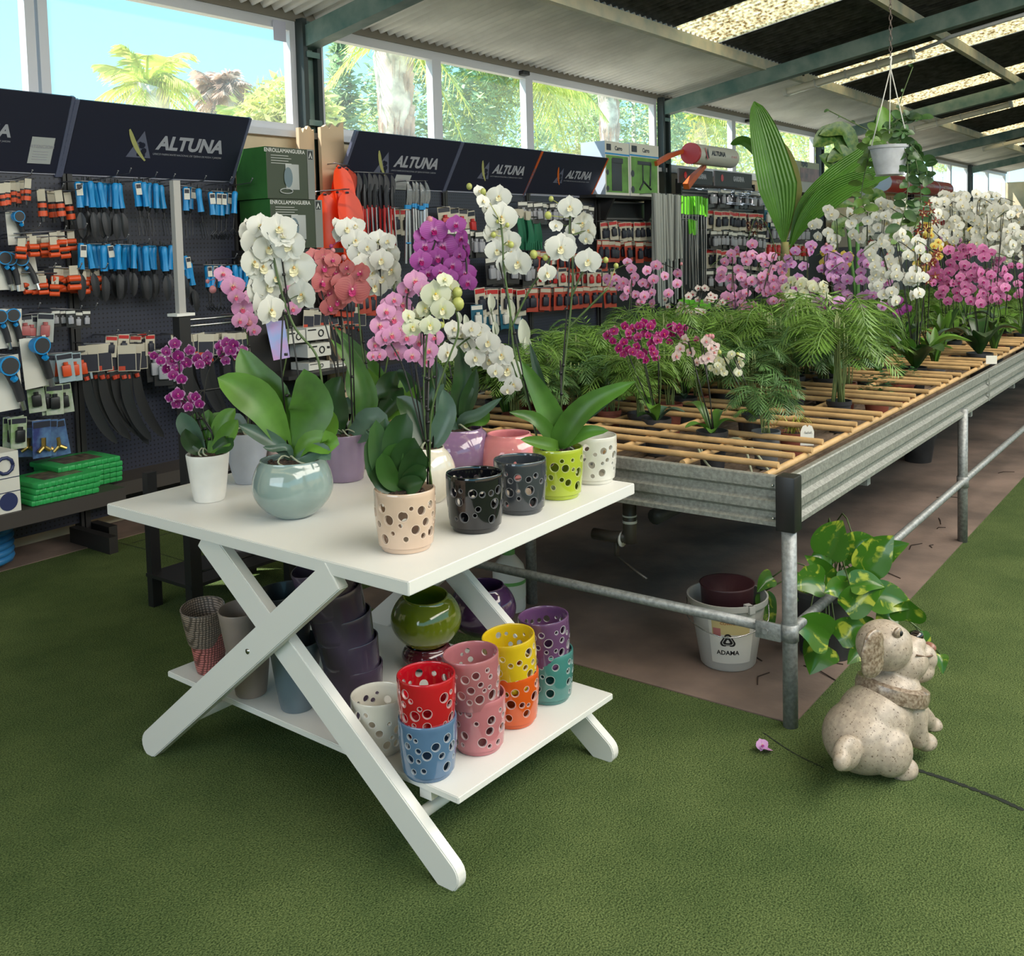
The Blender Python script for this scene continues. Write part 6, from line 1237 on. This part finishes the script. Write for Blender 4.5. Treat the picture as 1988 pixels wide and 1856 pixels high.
row('cultivator',(402,515),(480,516),7,'blue handled tool in the lower row behind the pink spray','blue tools behind the pink spray','cultivator')
row('hose_connector',(80,370),(128,372),4,'orange ringed connector hanging on the upper left hooks','orange connectors, upper left','hose connector',s=1.15)
row('orange_coupling',(38,455),(135,448),7,'orange coupling in the second row of couplings','orange couplings, second row','hose coupling',s=1.15,jit=.012)
row('orange_coupling',(45,462),(120,460),5,'orange coupling low in the second row of couplings','orange couplings, second row lower','hose coupling',s=1.15,jit=.012,y=3.9)
row('orange_coupling',(52,530),(100,532),5,'orange coupling at the left of the third row of couplings','orange couplings, third row left','hose coupling',s=1.1,jit=.02)
row('orange_coupling',(105,520),(182,524),8,'orange coupling at the right of the third row of couplings','orange couplings, third row right','hose coupling',s=1.4,jit=.02)
row('hose_connector',(0,355),(55,348),6,'dark connector with card in the top left corner of the pegboard','dark connectors, top left','hose connector',s=.9)
row('dark_pack',(108,600),(165,604),5,'dark clip pack with cream tag below the couplings','dark clip packs','pack',s=.6)
row('spray_gun',(25,412),(30,412),1,'white carded spray head with a blue ring at the upper left','carded spray head','spray gun',s=.85)
row('spray_gun',(0,490),(45,492),3,'white carded sprayer with blue arc left of the couplings','carded sprayers left of the couplings','spray gun',s=.95)
row('spray_gun',(-4,602),(18,600),2,'white carded sprayer at the left edge, middle height','carded sprayers at the left edge','spray gun',s=1.)
row('spray_gun',(62,655),(70,655),1,'big blue ringed spray gun on a white card, upper one','upper blue spray gun','spray gun',s=1.35,y=3.85)
row('spray_gun',(8,690),(12,690),1,'big blue ringed spray gun on a white card, lower left one','lower blue spray gun','spray gun',s=1.35,y=3.82)
row('seed_pack',(46,613),(90,608),4,'pale blister pack with a dull red fitting','pale packs with red fittings','pack',s=1.)
row('orange_nozzle_pack',(92,688),(155,684),5,'pale blue blister pack with an orange nozzle','orange nozzle packs','pack',s=1.05)
row('green_pack',(68,745),(118,745),5,'green hanging pack with a black coupling under the orange nozzles','green packs, upper','pack',s=1.05)
row('green_pack',(22,812),(38,812),3,'green and white hanging pack left of the indigo packs','green packs, lower','pack',s=1.1)
row('brass_pack',(58,818),(105,816),5,'indigo blister pack with a brass y-piece','indigo packs with brass fittings','pack',s=1.3)
row('pruning_saw',(172,668),(268,668),9,'black sheathed pruning saw on a cream header card','pruning saws in front row','pruning saw')
row('tool_pack',(215,652),(290,648),7,'cream header card behind the row of pruning saws','cream cards behind the saws','pack',s=.8)
row('dark_pack',(300,680),(335,690),3,'dark carded tool left of the miniature magenta orchid','dark carded tools beside the saws','pack',s=1.3)
row('pruning_saw',(345,650),(470,645),10,'black sheathed tool hanging behind the miniature magenta orchid','dark tools behind the miniature orchid','pruning saw',s=.9)
row('lopper',(694,335),(758,338),7,'long red handled lopper hanging behind the rear white orchid','red long loppers','lopper',s=.85,tilt=.05)
row('pole_lopper',(792,352),(825,352),5,'silver and blue lopper wrapped in film right of the red ones','silver blue loppers','lopper',s=1.,tilt=.04)
row('leaf_scoop',(655,318),(672,322),2,'tall bright orange scoop hanging right of the torn board, upper','upper orange scoops','scoop',y=4.0,tilt=.15,s=1.0)
row('leaf_scoop',(630,372),(672,368),3,'bright orange scoop in the lower row right of the torn board','lower orange scoops','scoop',y=3.9,tilt=.12,s=.95)
row('glove_pair',(1002,420),(1040,422),6,'green knitted glove pair behind the tall white orchid','green glove pairs','gloves',y=3.9,s=1.1)
row('tool_pack',(765,405),(785,405),2,'cream carded pruner left of the silver blue loppers','cream carded pruners','pack',s=1.3)
row('cream_pack',(862,402),(912,408),4,'cream carded pruner with red handle behind the magenta orchid','red carded pruners','pack',s=1.4)
row('dark_pack',(1015,392),(1145,400),14,'clear sleeved dark tool under the orange edged sign','sleeved tools in the top row','pack',s=1.25)
row('tool_pack',(1170,430),(1255,432),10,'cream tagged pack in the row left of the white tube bundle','cream tagged packs','pack',s=1.3)
row('red_pack',(1165,466),(1262,470),10,'red headed pack left of the white tube bundle','red headed packs','pack',s=1.4)
row('dark_pack',(860,440),(930,450),8,'dark carded tool behind the magenta orchid, second row','dark carded tools behind the magenta orchid','pack',s=1.5)
row('dark_pack',(950,500),(1080,505),12,'dark carded tool behind the tall white orchid','dark carded tools behind the tall white orchid','pack',s=1.5)
row('red_pack',(1040,488),(1170,492),12,'red handled tool pack low behind the white orchid','red tool packs low','pack',s=1.2)
row('tool_pack',(930,560),(1010,560),7,'cream topped pack in the lower row behind the tall white orchid','cream topped packs, lower row','pack',s=1.5)
row('teal_pack',(925,590),(1005,592),7,'teal bagged gloves pack in the lower row','teal packs','pack',s=1.4)
row('red_pack',(1020,560),(1190,556),14,'orange red packet in the lower row above the fern mass','orange red packets','pack',s=1.4)
row('cream_pack',(1020,520),(1190,522),13,'cream pack in the middle row above the orange red packets','cream packs, middle row','pack',s=1.1)
row('clear_tube',(1268,376),(1318,378),16,'frosted white plant support tube in the hanging bundle','frosted support tubes','plant support',s=1.35,y=3.8,tilt=.03,yj=.03)
row('lime_tool',(1326,380),(1372,384),9,'lime green handled long rod tool','lime handled rods','garden tool',s=1.25,y=3.85,tilt=.03)
row('lime_tool',(1338,425),(1352,428),4,'shorter lime green handled tool in the second row','shorter lime handled tools','garden tool',s=1.,y=3.8)
for k,(yy,nn) in enumerate(((366,13),(408,14),(446,14),(484,13),(524,12))):
    row('dark_pack' if k%2==0 else 'tool_pack',(1378,yy),(1482,yy+8),nn,'small pack in the %s row right of the lime handled tools'%['top','second','third','fourth','fifth'][k],'small packs, %s row'%['top','second','third','fourth','fifth'][k],'pack',s=1.5)
for k,yy in enumerate((400,430,462)):
    row(('teal_pack','dark_pack','cream_pack')[k],(1490,yy),(1565,yy+4),9,'hanging pack in the %s row between coconut palm leaves'%['upper','middle','lower'][k],'packs behind the coconut palm, %s'%['upper','middle','lower'][k],'pack',s=1.9)
row('lopper',(1700,380),(1835,388),16,'dark tool hanging under the red roll signs','tools under the red roll signs','garden tool',s=.9,y=3.8)
row('pruning_saw',(600,600),(700,598),8,'dark carded tool low behind the salmon orchid','dark tools behind the salmon orchid','pack',s=.8,y=4.0)
row('red_pack',(640,560),(720,560),7,'orange and white pack behind the salmon and white orchids','orange packs behind the salmon orchid','pack',s=1.3,y=4.0)
# chrome price rails over the small packs
b=MB(); r=random.Random(2)
RACK=thing('price_rail_rack','bank of pale blue price rails above the small packs right of the roll sign','display rail',UY(1430,375,4.0)); L0=Vector(RACK.location)
for i in range(26):
    p=UY(1345+r.uniform(0,150),365+r.uniform(0,30),4.05)-L0; b=MB(); b.box((-.008,-.3,-.004),(.008,0,.004),M=Matrix.Translation(p)@Matrix.Rotation(.12,4,'X')); b.build('rail',mat('pale_blue_rail',(.42,.50,.62),.4),RACK,smooth=False)
# green tool cases
CASE=mat('green_case',(.03,.36,.09),.4,var=.1,vs=20); CLBL=mat('case_label',(.18,.14,.10),.4,c2=(.05,.04,.03),vs=30)
def case(loc,label,grp,w=.36,d=.30,rz_=0.0):
    b=MB(); b.rbox((-w/2,-d/2,0),(w/2,d/2,.028),.008); 
    for k in range(9): b.rbox((-w/2+.02+k*(w-.06)/8,-d/2-.003,.002),(-w/2+.035+k*(w-.06)/8,-d/2+.003,.026),.002)
    o=b.build('tool_case',CASE,at=loc,sharp=35); o.rotation_euler=(0,0,rz_); tag(o,label,'case',grp)
    b=MB(); b.box((-w*.3,-d*.3,.028),(w*.3,d*.3,.0292)); b.build('picture_label',CLBL,o,smooth=False); return o
pa=UY(118,958,3.80); 
for k in range(4): case((-.42+.004*k,3.83-.002*k,.361+.0285*k),'green flat tool case in the left stack, %s'%['bottom','second','third','top with brown picture'][k],'left stack of green cases',rz_=.03*k-.03)
for k in range(4): case((-.20+.003*k,3.97,.361+.0285*k),'green flat tool case in the right stack, %s'%['bottom','second','third','top'][k],'right stack of green cases',rz_=-.02*k)
case((-.21,3.965,.361+.0285*4),'green flat tool case crowning the right stack','right stack of green cases')
# white carton with blue circles at the left edge
p=UY(38,985,3.7); o=thing('hose_carton','white carton with a dark blue disc print on the bottom shelf at the left edge','box',(-.80,3.72,.361)); x1=UY(38,930,3.68).x+.80
b=MB(); b.box((-.3,-.04,0),(x1,.2,.30)); b.build('carton',CARD,o,smooth=False)
b=MB(); b.disc((x1-.06,-.042,.055),.045,24,nrm=(0,-1,0)); b.tube([(x1-.07+.04*math.cos(a/10*2*PI),-.044,.235+.04*math.sin(a/10*2*PI)) for a in range(11)],.009,6); b.box((-.3,-.0415,.10),(x1,-.041,.104)); b.box((-.3,-.0415,.17),(x1,-.041,.174)); b.build('print',mat('ink_blue',(.03,.04,.12),.4),o)
# rack with the white post in front of the pegboard
RY=2.52; p1=UY(376,1120,RY); p2=UY(563,1110,RY); zt=UY(327,350,RY).z; zm=UY(350,608,RY).z
o=thing('display_rack','black display rack with a tall white upright strip standing between table and pegboard','rack',(p1.x,RY,0)); w=p2.x-p1.x
b=MB(); b.box((-.018,-.014,zm),(.016,.014,zt)); b.build('white_strip',mat('grey_white_strip',(.36,.35,.34),.45),o,smooth=False)
b=MB(); b.box((-.045,-.035,zm-.012),(.045,.035,zm)); b.build('plate',WHITE,o,smooth=False)
b=MB(); b.box((-.028,-.024,0.0),(.028,.024,zm-.013)); b.build('post',BLACK,o,smooth=False)
for i in range(2): b=MB(); b.box((w-.022,-.02+.3*i,0),(w+.022,.02+.3*i,.62)); b.build('post',BLACK,o,smooth=False)
b=MB(); b.box((-.024,.28,0),(.024,.32,.62)); b.build('post',BLACK,o,smooth=False)
b=MB(); b.box((-.03,-.02,.14),(w+.03,.32,.155)); b.build('low_shelf',BLACK,o,smooth=False)
for z,yy in ((zm-.06,0),(zm-.035,.03)): b=MB(); b.tube([(0,yy,z),(.38,yy,z+.0),(.38,yy+.2,z)],.005,6); b.build('rail',CHROME,o)
for z in (.2,.62,1.0): b=MB(); b.tube([(0,0,z),(w,0,z)],.006,6) ; b.build('cross_wire',BLACK,o)
# boxes ----------------------------------------------------------
def face_box(name,label,cat,x0,x1,z0,z1,y0,d,mf,ms,grp=None):
    o=thing(name,label,cat,(x0,y0,z0),grp); b=MB(); b.box((0,0,0),(x1-x0,d,z1-z0)); b.build('carton',mf,o,smooth=False)
    b=MB(); b.box((-.001,.0,.0),(0,d,z1-z0)); b.build('side_print',ms,o,smooth=False); return o
OLIVE=mat('olive_card',(.04,.055,.03),.45); GRN2=mat('green_side',(.03,.12,.03),.45,c2=(.05,.20,.045),vs=4)
shelf_x0=UY(512,480,3.8).x
for k,(za,zb,px0,px1,l) in enumerate(((385,284,520,612,'upper'),(483,386,528,628,'lower'))):
    A=UY(px0,za,3.78); B=UY(px1,za,3.78); z0,z1=A.z,UY(px0,zb,3.78).z
    if k==0: z0=z0_up=UY(520,385,3.78).z
    o=face_box('hose_reel_box','dark green hose reel carton, %s one of the two left of the orange scoops'%l,'box',A.x,B.x,z0+.001,z1,3.78,.3,OLIVE,GRN2,'hose reel cartons')
    w,h=B.x-A.x,z1-z0; M=frame_M((0,-.002,0),(1,0,0),(0,0,1))
    b=MB(); b.merge(text_mb('ENROLLAMANGUERA',.034,0,.0008),M@Matrix.Translation((w*.38,h*.93,0)))
    for j in range(4): b.box((w*.09,h*(.83-.05*j),0),(w*(.45+.06*(j%2)),h*(.84-.05*j),.0005),M=M)
    b.build('lettering',LGREY,o,smooth=False)
    b=MB(); b.box((w*.85,0,0),(w,h,.0005),M=M); b.build('grey_stripe',mat('grey_gradient',(.22,.23,.22),.5),o,smooth=False)
    b=MB(); b.add([M@Vector(v) for v in ((w*.88,h*.82,.001),(w*.92,h*.95,.001),(w*.96,h*.82,.001),(w*.94,h*.82,.001),(w*.92,h*.90,.001),(w*.90,h*.82,.001))],[(0,1,4,5),(1,2,3,4)]); b.box((w*.87,h*.80,.0006),(w*.97,h*.97,.0007),M=M,mi=1); b.build('arrow_mark',[LGREY,BLACK],o,smooth=False)
    b=MB(); b.rbox((w*.38,-.004,h*.18),(w*.66,-.001,h*.68),.0014); b.build('reel_picture',mat('pale_reel',(.42,.44,.44),.5),o,sharp=40); b=MB(); b.add([M@Vector((w*.43+w*.09*math.cos(t*PI/8),h*.42+h*.20*math.sin(t*PI/8),.0032)) for t in range(16)],[tuple(range(16))]); b.build('reel_disc',mat('reel_blue',(.14,.20,.24),.5),o,smooth=False)
    b=MB(); b.tube([M@Vector((w*.38+w*.13*math.cos(t*PI/8),h*.15+h*.05*math.sin(t*PI/8),.003)) for t in range(17)],.004,5); b.build('hose_picture',mat('pale_reel',(.42,.44,.44),.5),o)
A=UY(528,484,3.78); B=UY(640,484,3.78); o=thing('wall_shelf','dark shelf under the hose reel cartons','shelf',(A.x-.05,3.75,A.z-.002)); b=MB(); b.box((0,0,-.03),(B.x-A.x+.15,.38,0)); b.build('board',SHB,o,smooth=False); b=MB(); b.box((.0,.30,-(A.z-.05)),(.04,.36,-.03)); b.box((B.x-A.x+.1,.30,-(A.z-.05)),(B.x-A.x+.14,.36,-.03)); b.build('support',SHB,o,smooth=False)
# small cartons and shelf below, behind the orchids
for k,(px0,py0,px1,py1) in enumerate(((598,664,642,695),(596,632,640,662),(648,700,690,720),(560,640,592,668),(600,700,640,720))):
    A=UY(px0,py1,3.9); B=UY(px1,py0,3.9); o=face_box('small_carton','small white carton with black ring print behind the white orchid, %s'%['middle of the pile','top of the pile','right, low one','leftmost','bottom of the pile'][k],'box',A.x,B.x,A.z,B.z,3.9,.18,CARD,LGREY,'small white cartons'); w,h=B.x-A.x,B.z-A.z
    b=MB(); b.tube([(w*.6+h*.25*math.cos(t*PI/6),-.003,h*.5+h*.25*math.sin(t*PI/6)) for t in range(13)],h*.05,5); b.box((w*.05,-.002,h*.75),(w*.4,-.001,h*.85)); b.build('print',BLACK,o)
A=UY(550,722,3.85); B=UY(770,730,3.85); o=thing('wall_shelf','dark shelf carrying the small white cartons behind the orchids','shelf',(A.x,3.8,A.z-.03)); b=MB(); b.box((0,0,-.025),(B.x-A.x,.3,0)); b.build('board',SHB,o,smooth=False); b=MB(); b.box((0,.25,-A.z+.08),(.04,.3,-.025)); b.box((B.x-A.x-.04,.25,-A.z+.08),(B.x-A.x,.3,-.025)); b.build('support',SHB,o,smooth=False)
b=MB(); b.box((1.1,4.14,.0),(1.95,4.2,2.0)); tag(b.build('back_panel',SHB,smooth=False),'plain black panel behind the hose reel cartons','panel')
# cart boxes
LIMEC=mat('lime_box_print',(.12,.28,.05),.5,var=.25,vs=6); YB=3.96
for k,(px0,px1,py0,py1) in enumerate(((1176,1221,279,378),(1224,1278,284,380))):
    A=UY(px0,py1,YB); B=UY(px1,py0,YB); o=face_box('cart_box','lime and white carton with a %s, %s one on the black shelf'%(('dark bag cart picture','left') if k==0 else ('folding cart frame picture','right')),'box',A.x,B.x,A.z,B.z,YB,.28,CARD,mat('bluish_side',(.42,.50,.62),.5),'cart cartons'); w,h=B.x-A.x,B.z-A.z; M=frame_M((0,-.002,0),(1,0,0),(0,0,1))
    b=MB(); b.box((w*.04,h*.05,0),(w*.94,h*.74,.0005),M=M); b.build('green_print',LIMEC,o,smooth=False); b=MB(); b.box((0,h*.755,0),(w,h*.785,.0005),M=M); b.build('blue_stripe',BLUE,o,smooth=False)
    b=MB(); b.merge(text_mb('Carro',h*.11,0,.002),M@Matrix.Translation((w*.55,h*.88,.0)));b.box((w*.06,h*.83,0),(w*.24,h*.95,.0005),M=M); b.build('lettering',mat('dark_print',(.04,.045,.06),.5),o,smooth=False)
    b=MB()
    if k==0: b.rbox((w*.25,-.006,h*.08),(w*.66,-.002,h*.68),.0015); b.rbox((w*.28,-.009,h*.6),(w*.7,-.003,h*.7),.002)
    else:
        b.rbox((w*.25,-.006,h*.60),(w*.72,-.002,h*.67),.0015); b.tube([(w*.42,-.004,h*.6),(w*.42,-.004,h*.25)],.008,5); b.tube([(w*.70,-.004,h*.64),(w*.66,-.004,h*.2)],.01,5); b.tube([(w*.30,-.004,h*.12),(w*.45,-.004,h*.28),(w*.7,-.004,h*.14)],.012,5)
    for q in (.12,.42,): b.disc((w*.08,-.003,h*q),w*.06,12,nrm=(0,-1,0))
    b.build('cart_picture',mat('dark_print',(.04,.045,.06),.5),o)
A=UY(1150,382,YB); B=UY(1292,390,YB); o=thing('wall_shelf','black bracket shelf carrying the two cart cartons','shelf',(A.x,YB-.04,UY(1224,380,YB).z-.004)); w=B.x-A.x; b=MB(); b.box((0,0,-.03),(w,.36,0)); b.build('board',SHB,o,smooth=False)
for q in (.25,.85): b=MB(); b.add([(w*q,.18,-.03),(w*q,.02,-.03),(w*q,.18,-.32),(w*q+.03,.18,-.03),(w*q+.03,.02,-.03),(w*q+.03,.18,-.32)],[(0,1,2),(5,4,3),(0,3,4,1),(1,4,5,2),(2,5,3,0)]); b.build('bracket',SHB,o,smooth=False)
# roll signs
def roll(pL,pR,R_,y,label,cyl,cap,text,tcol,nseg=1,ts=1.):
    A=UY(*pL,y); B=UY(*pR,y); o=thing('roll_sign',label,'sign',A); w=B.x-A.x
    b=MB(); b.tube([(0,0,0),(w,0,0)],R_,28); b.build('roll',cyl,o,sharp=50)
    b=MB(); b.tube([(-.03,0,0),(.012,0,0)],R_*1.03,28); b.build('end_cap',cap,o,sharp=50)
    b=MB(); t=text_mb(text,R_*.62*ts,0,.004,.1)
    for sgi in range(nseg):
        off=w*(sgi+.45)/nseg
        for v in t.v: pass
        k=MB(); k.f=t.f; k.m=t.m; k.uv=t.uv; k.v=[(off+v[0]*(1.3),-(R_+.003)*math.cos(v[1]/R_),(R_+.003)*math.sin(v[1]/R_+.1)) for v in t.v]; b.merge(k)
        if nseg>1 and sgi: c=MB(); c.tube([(w*sgi/nseg-.02,0,0),(w*sgi/nseg+.02,0,0)],R_*1.02,24); c.build('joint_ring',LGREY,o,sharp=50)
    b.build('lettering',tcol,o,smooth=False); return o,A,w
ORB=mat('orange_bracket',(.55,.10,.02),.5)
o,A,w=roll((1342,298),(1418,311),.115,3.85,'white roll shaped shop sign with a red end on an orange arm',mat('cream_roll',(.62,.60,.55),.4),mat('red_cap',(.50,.05,.06),.4),'ALTUNA',mat('dark_print',(.04,.045,.06),.5))
b=MB(); M=Matrix.Translation((w*.18,-.119,.0)); b.add([M@Vector(v) for v in ((-.06,0,-.05),(.03,0,-.05),(-.01,0,.07))],[(0,1,2)]); b.build('logo_triangle',BLACK,o,smooth=False); b=MB(); b.add([M@Vector(v) for v in ((-.09,-.002,.06),(-.07,-.002,.065),(0,-.002,-.06),(-.02,-.002,-.07))],[(0,1,2,3)]); b.merge(text_mb('at work',.05,0,0,.2),Matrix.Translation((w*.85,-.12,-.0))@Matrix.Rotation(PI/2,4,'X')); b.build('red_print',mat('red_cap',(.50,.05,.06),.4),o,smooth=False)
q=[UY(x,y,3.95)-A for x,y in ((1272,318),(1300,302),(1335,290),(1345,288))]; b=MB(); b.tube(q,[.035,.035,.03,.02],4); b.build('orange_arm',ORB,o,smooth=False)
q=[UY(x,y,3.9)-A for x,y in ((1332,362),(1348,342),(1368,322))]; b=MB(); b.tube(q,[.05,.045,.03],4); b.build('orange_arm',ORB,o,smooth=False)
roll((1713,354),(1836,368),.15,3.85,'row of red roll shaped shop signs right of the dieffenbachia',mat('red_roll',(.40,.03,.03),.4),mat('pale_cap',(.45,.50,.62),.4),'ALTUNA',mat('dim_red_print',(.65,.35,.28),.5),4,.9)
# dark signs with a red mark
for k,(a_,b_) in enumerate((((1318,326),(1384,360)),((1388,331),(1460,366)))):
    A=UY(a_[0],a_[1],4.0); B=UY(b_[0],b_[1],4.0); o=thing('panel_sign','black panel sign with grey lettering, %s of the pair under the roll sign'%('left' if k==0 else 'right'),'sign',(A.x,4.0,B.z),'black panel signs'); w,h=B.x-A.x,A.z-B.z; b=MB(); b.box((0,0,0),(w,.02,h)); b.build('panel',mat('black_panel',(.03,.028,.03),.5),o,smooth=False)
    M=frame_M((0,-.003,0),(1,0,0),(0,0,1)); b=MB(); b.merge(text_mb('GARDENA',h*.42,0,.006),M@Matrix.Translation((w*.62,h*.55,0))@Matrix.Diagonal((.9,1,1,1))); b.build('lettering',GREY,o,smooth=False); b=MB(); b.add([M@Vector((w*.18+h*.22*math.cos(t*PI/4+.3),h*.55+h*.25*math.sin(t*PI/4+.3),0)) for t in range(8)],[tuple(range(8))]); b.build('red_mark',REDP,o,smooth=False)
# books display carton and goods to the far right
A=UY(1537,352,3.8); B=UY(1590,318,3.8); o=thing('leaflet_box','pale carton with a dark picture front standing high left of the dieffenbachia','box',(A.x,3.8,A.z)); w,h=B.x-A.x,B.z-A.z; b=MB(); b.box((0,0,0),(w,.3,h)); b.build('carton',mat('pale_olive_card',(.35,.36,.25),.5),o,smooth=False); b=MB(); b.box((w*.3,-.003,h*.05),(w,-.001,h*.7)); b.build('picture',mat('dark_picture',(.10,.05,.05),.4,c2=(.3,.14,.12),vs=6),o,smooth=False); b=MB(); b.merge(text_mb('SOGO',h*.28,0,.01),frame_M((w*.45,-.004,h*.85),(1,0,0),(0,0,1))); b.build('lettering',BLACK,o,smooth=False)
b=MB(); b.box((A.x-.3,3.75,A.z-.14),(A.x+3.2,4.15,A.z)); tag(b.build('high_shelf',mat('pale_shelf',(.4,.4,.38),.5),smooth=False),'pale shelf holding the leaflet carton behind the coconut palm','shelf')
for k,(x0,x1,z0,z1,c,l) in enumerate(((12.6,13.9,1.45,1.9,(.42,.40,.34),'pale printed cartons on the shelf behind the dieffenbachia, left'),(14.0,15.2,1.45,1.85,(.48,.30,.18),'orange and white carton on the shelf behind the dieffenbachia, right'),(19.2,21.0,1.2,1.75,(.45,.34,.22),'brown cardboard stack near the fourth post'),(21.3,23.6,1.2,1.65,(.50,.42,.30),'long pale wooden panel pile near the far end'),(24.0,26.2,1.1,1.9,(.30,.22,.15),'brown upright panel stack at the far end'))):
    b=MB(); b.rbox((x0,3.7,z0),(x1,4.1,z1),.01); 
    for j in range(3): b.box((x0+.05,3.69,z0+(z1-z0)*(.2+.25*j)),(x1-.1,3.7,z0+(z1-z0)*(.24+.25*j)),1)
    tag(b.build('carton_stack',[mat('c%d'%k,c,.6),DARKMET],smooth=False),l,'box'); b=MB(); b.box((x0-.1,3.65,0),(x1+.1,4.15,z0-.001)); tag(b.build('counter',mat('grey_counter',(.10,.10,.12),.6),smooth=False),'dark counter under the '+l.split(' on the')[0].split(' near')[0].split(' at the')[0]+', %d metres along the wall'%x0,'counter')
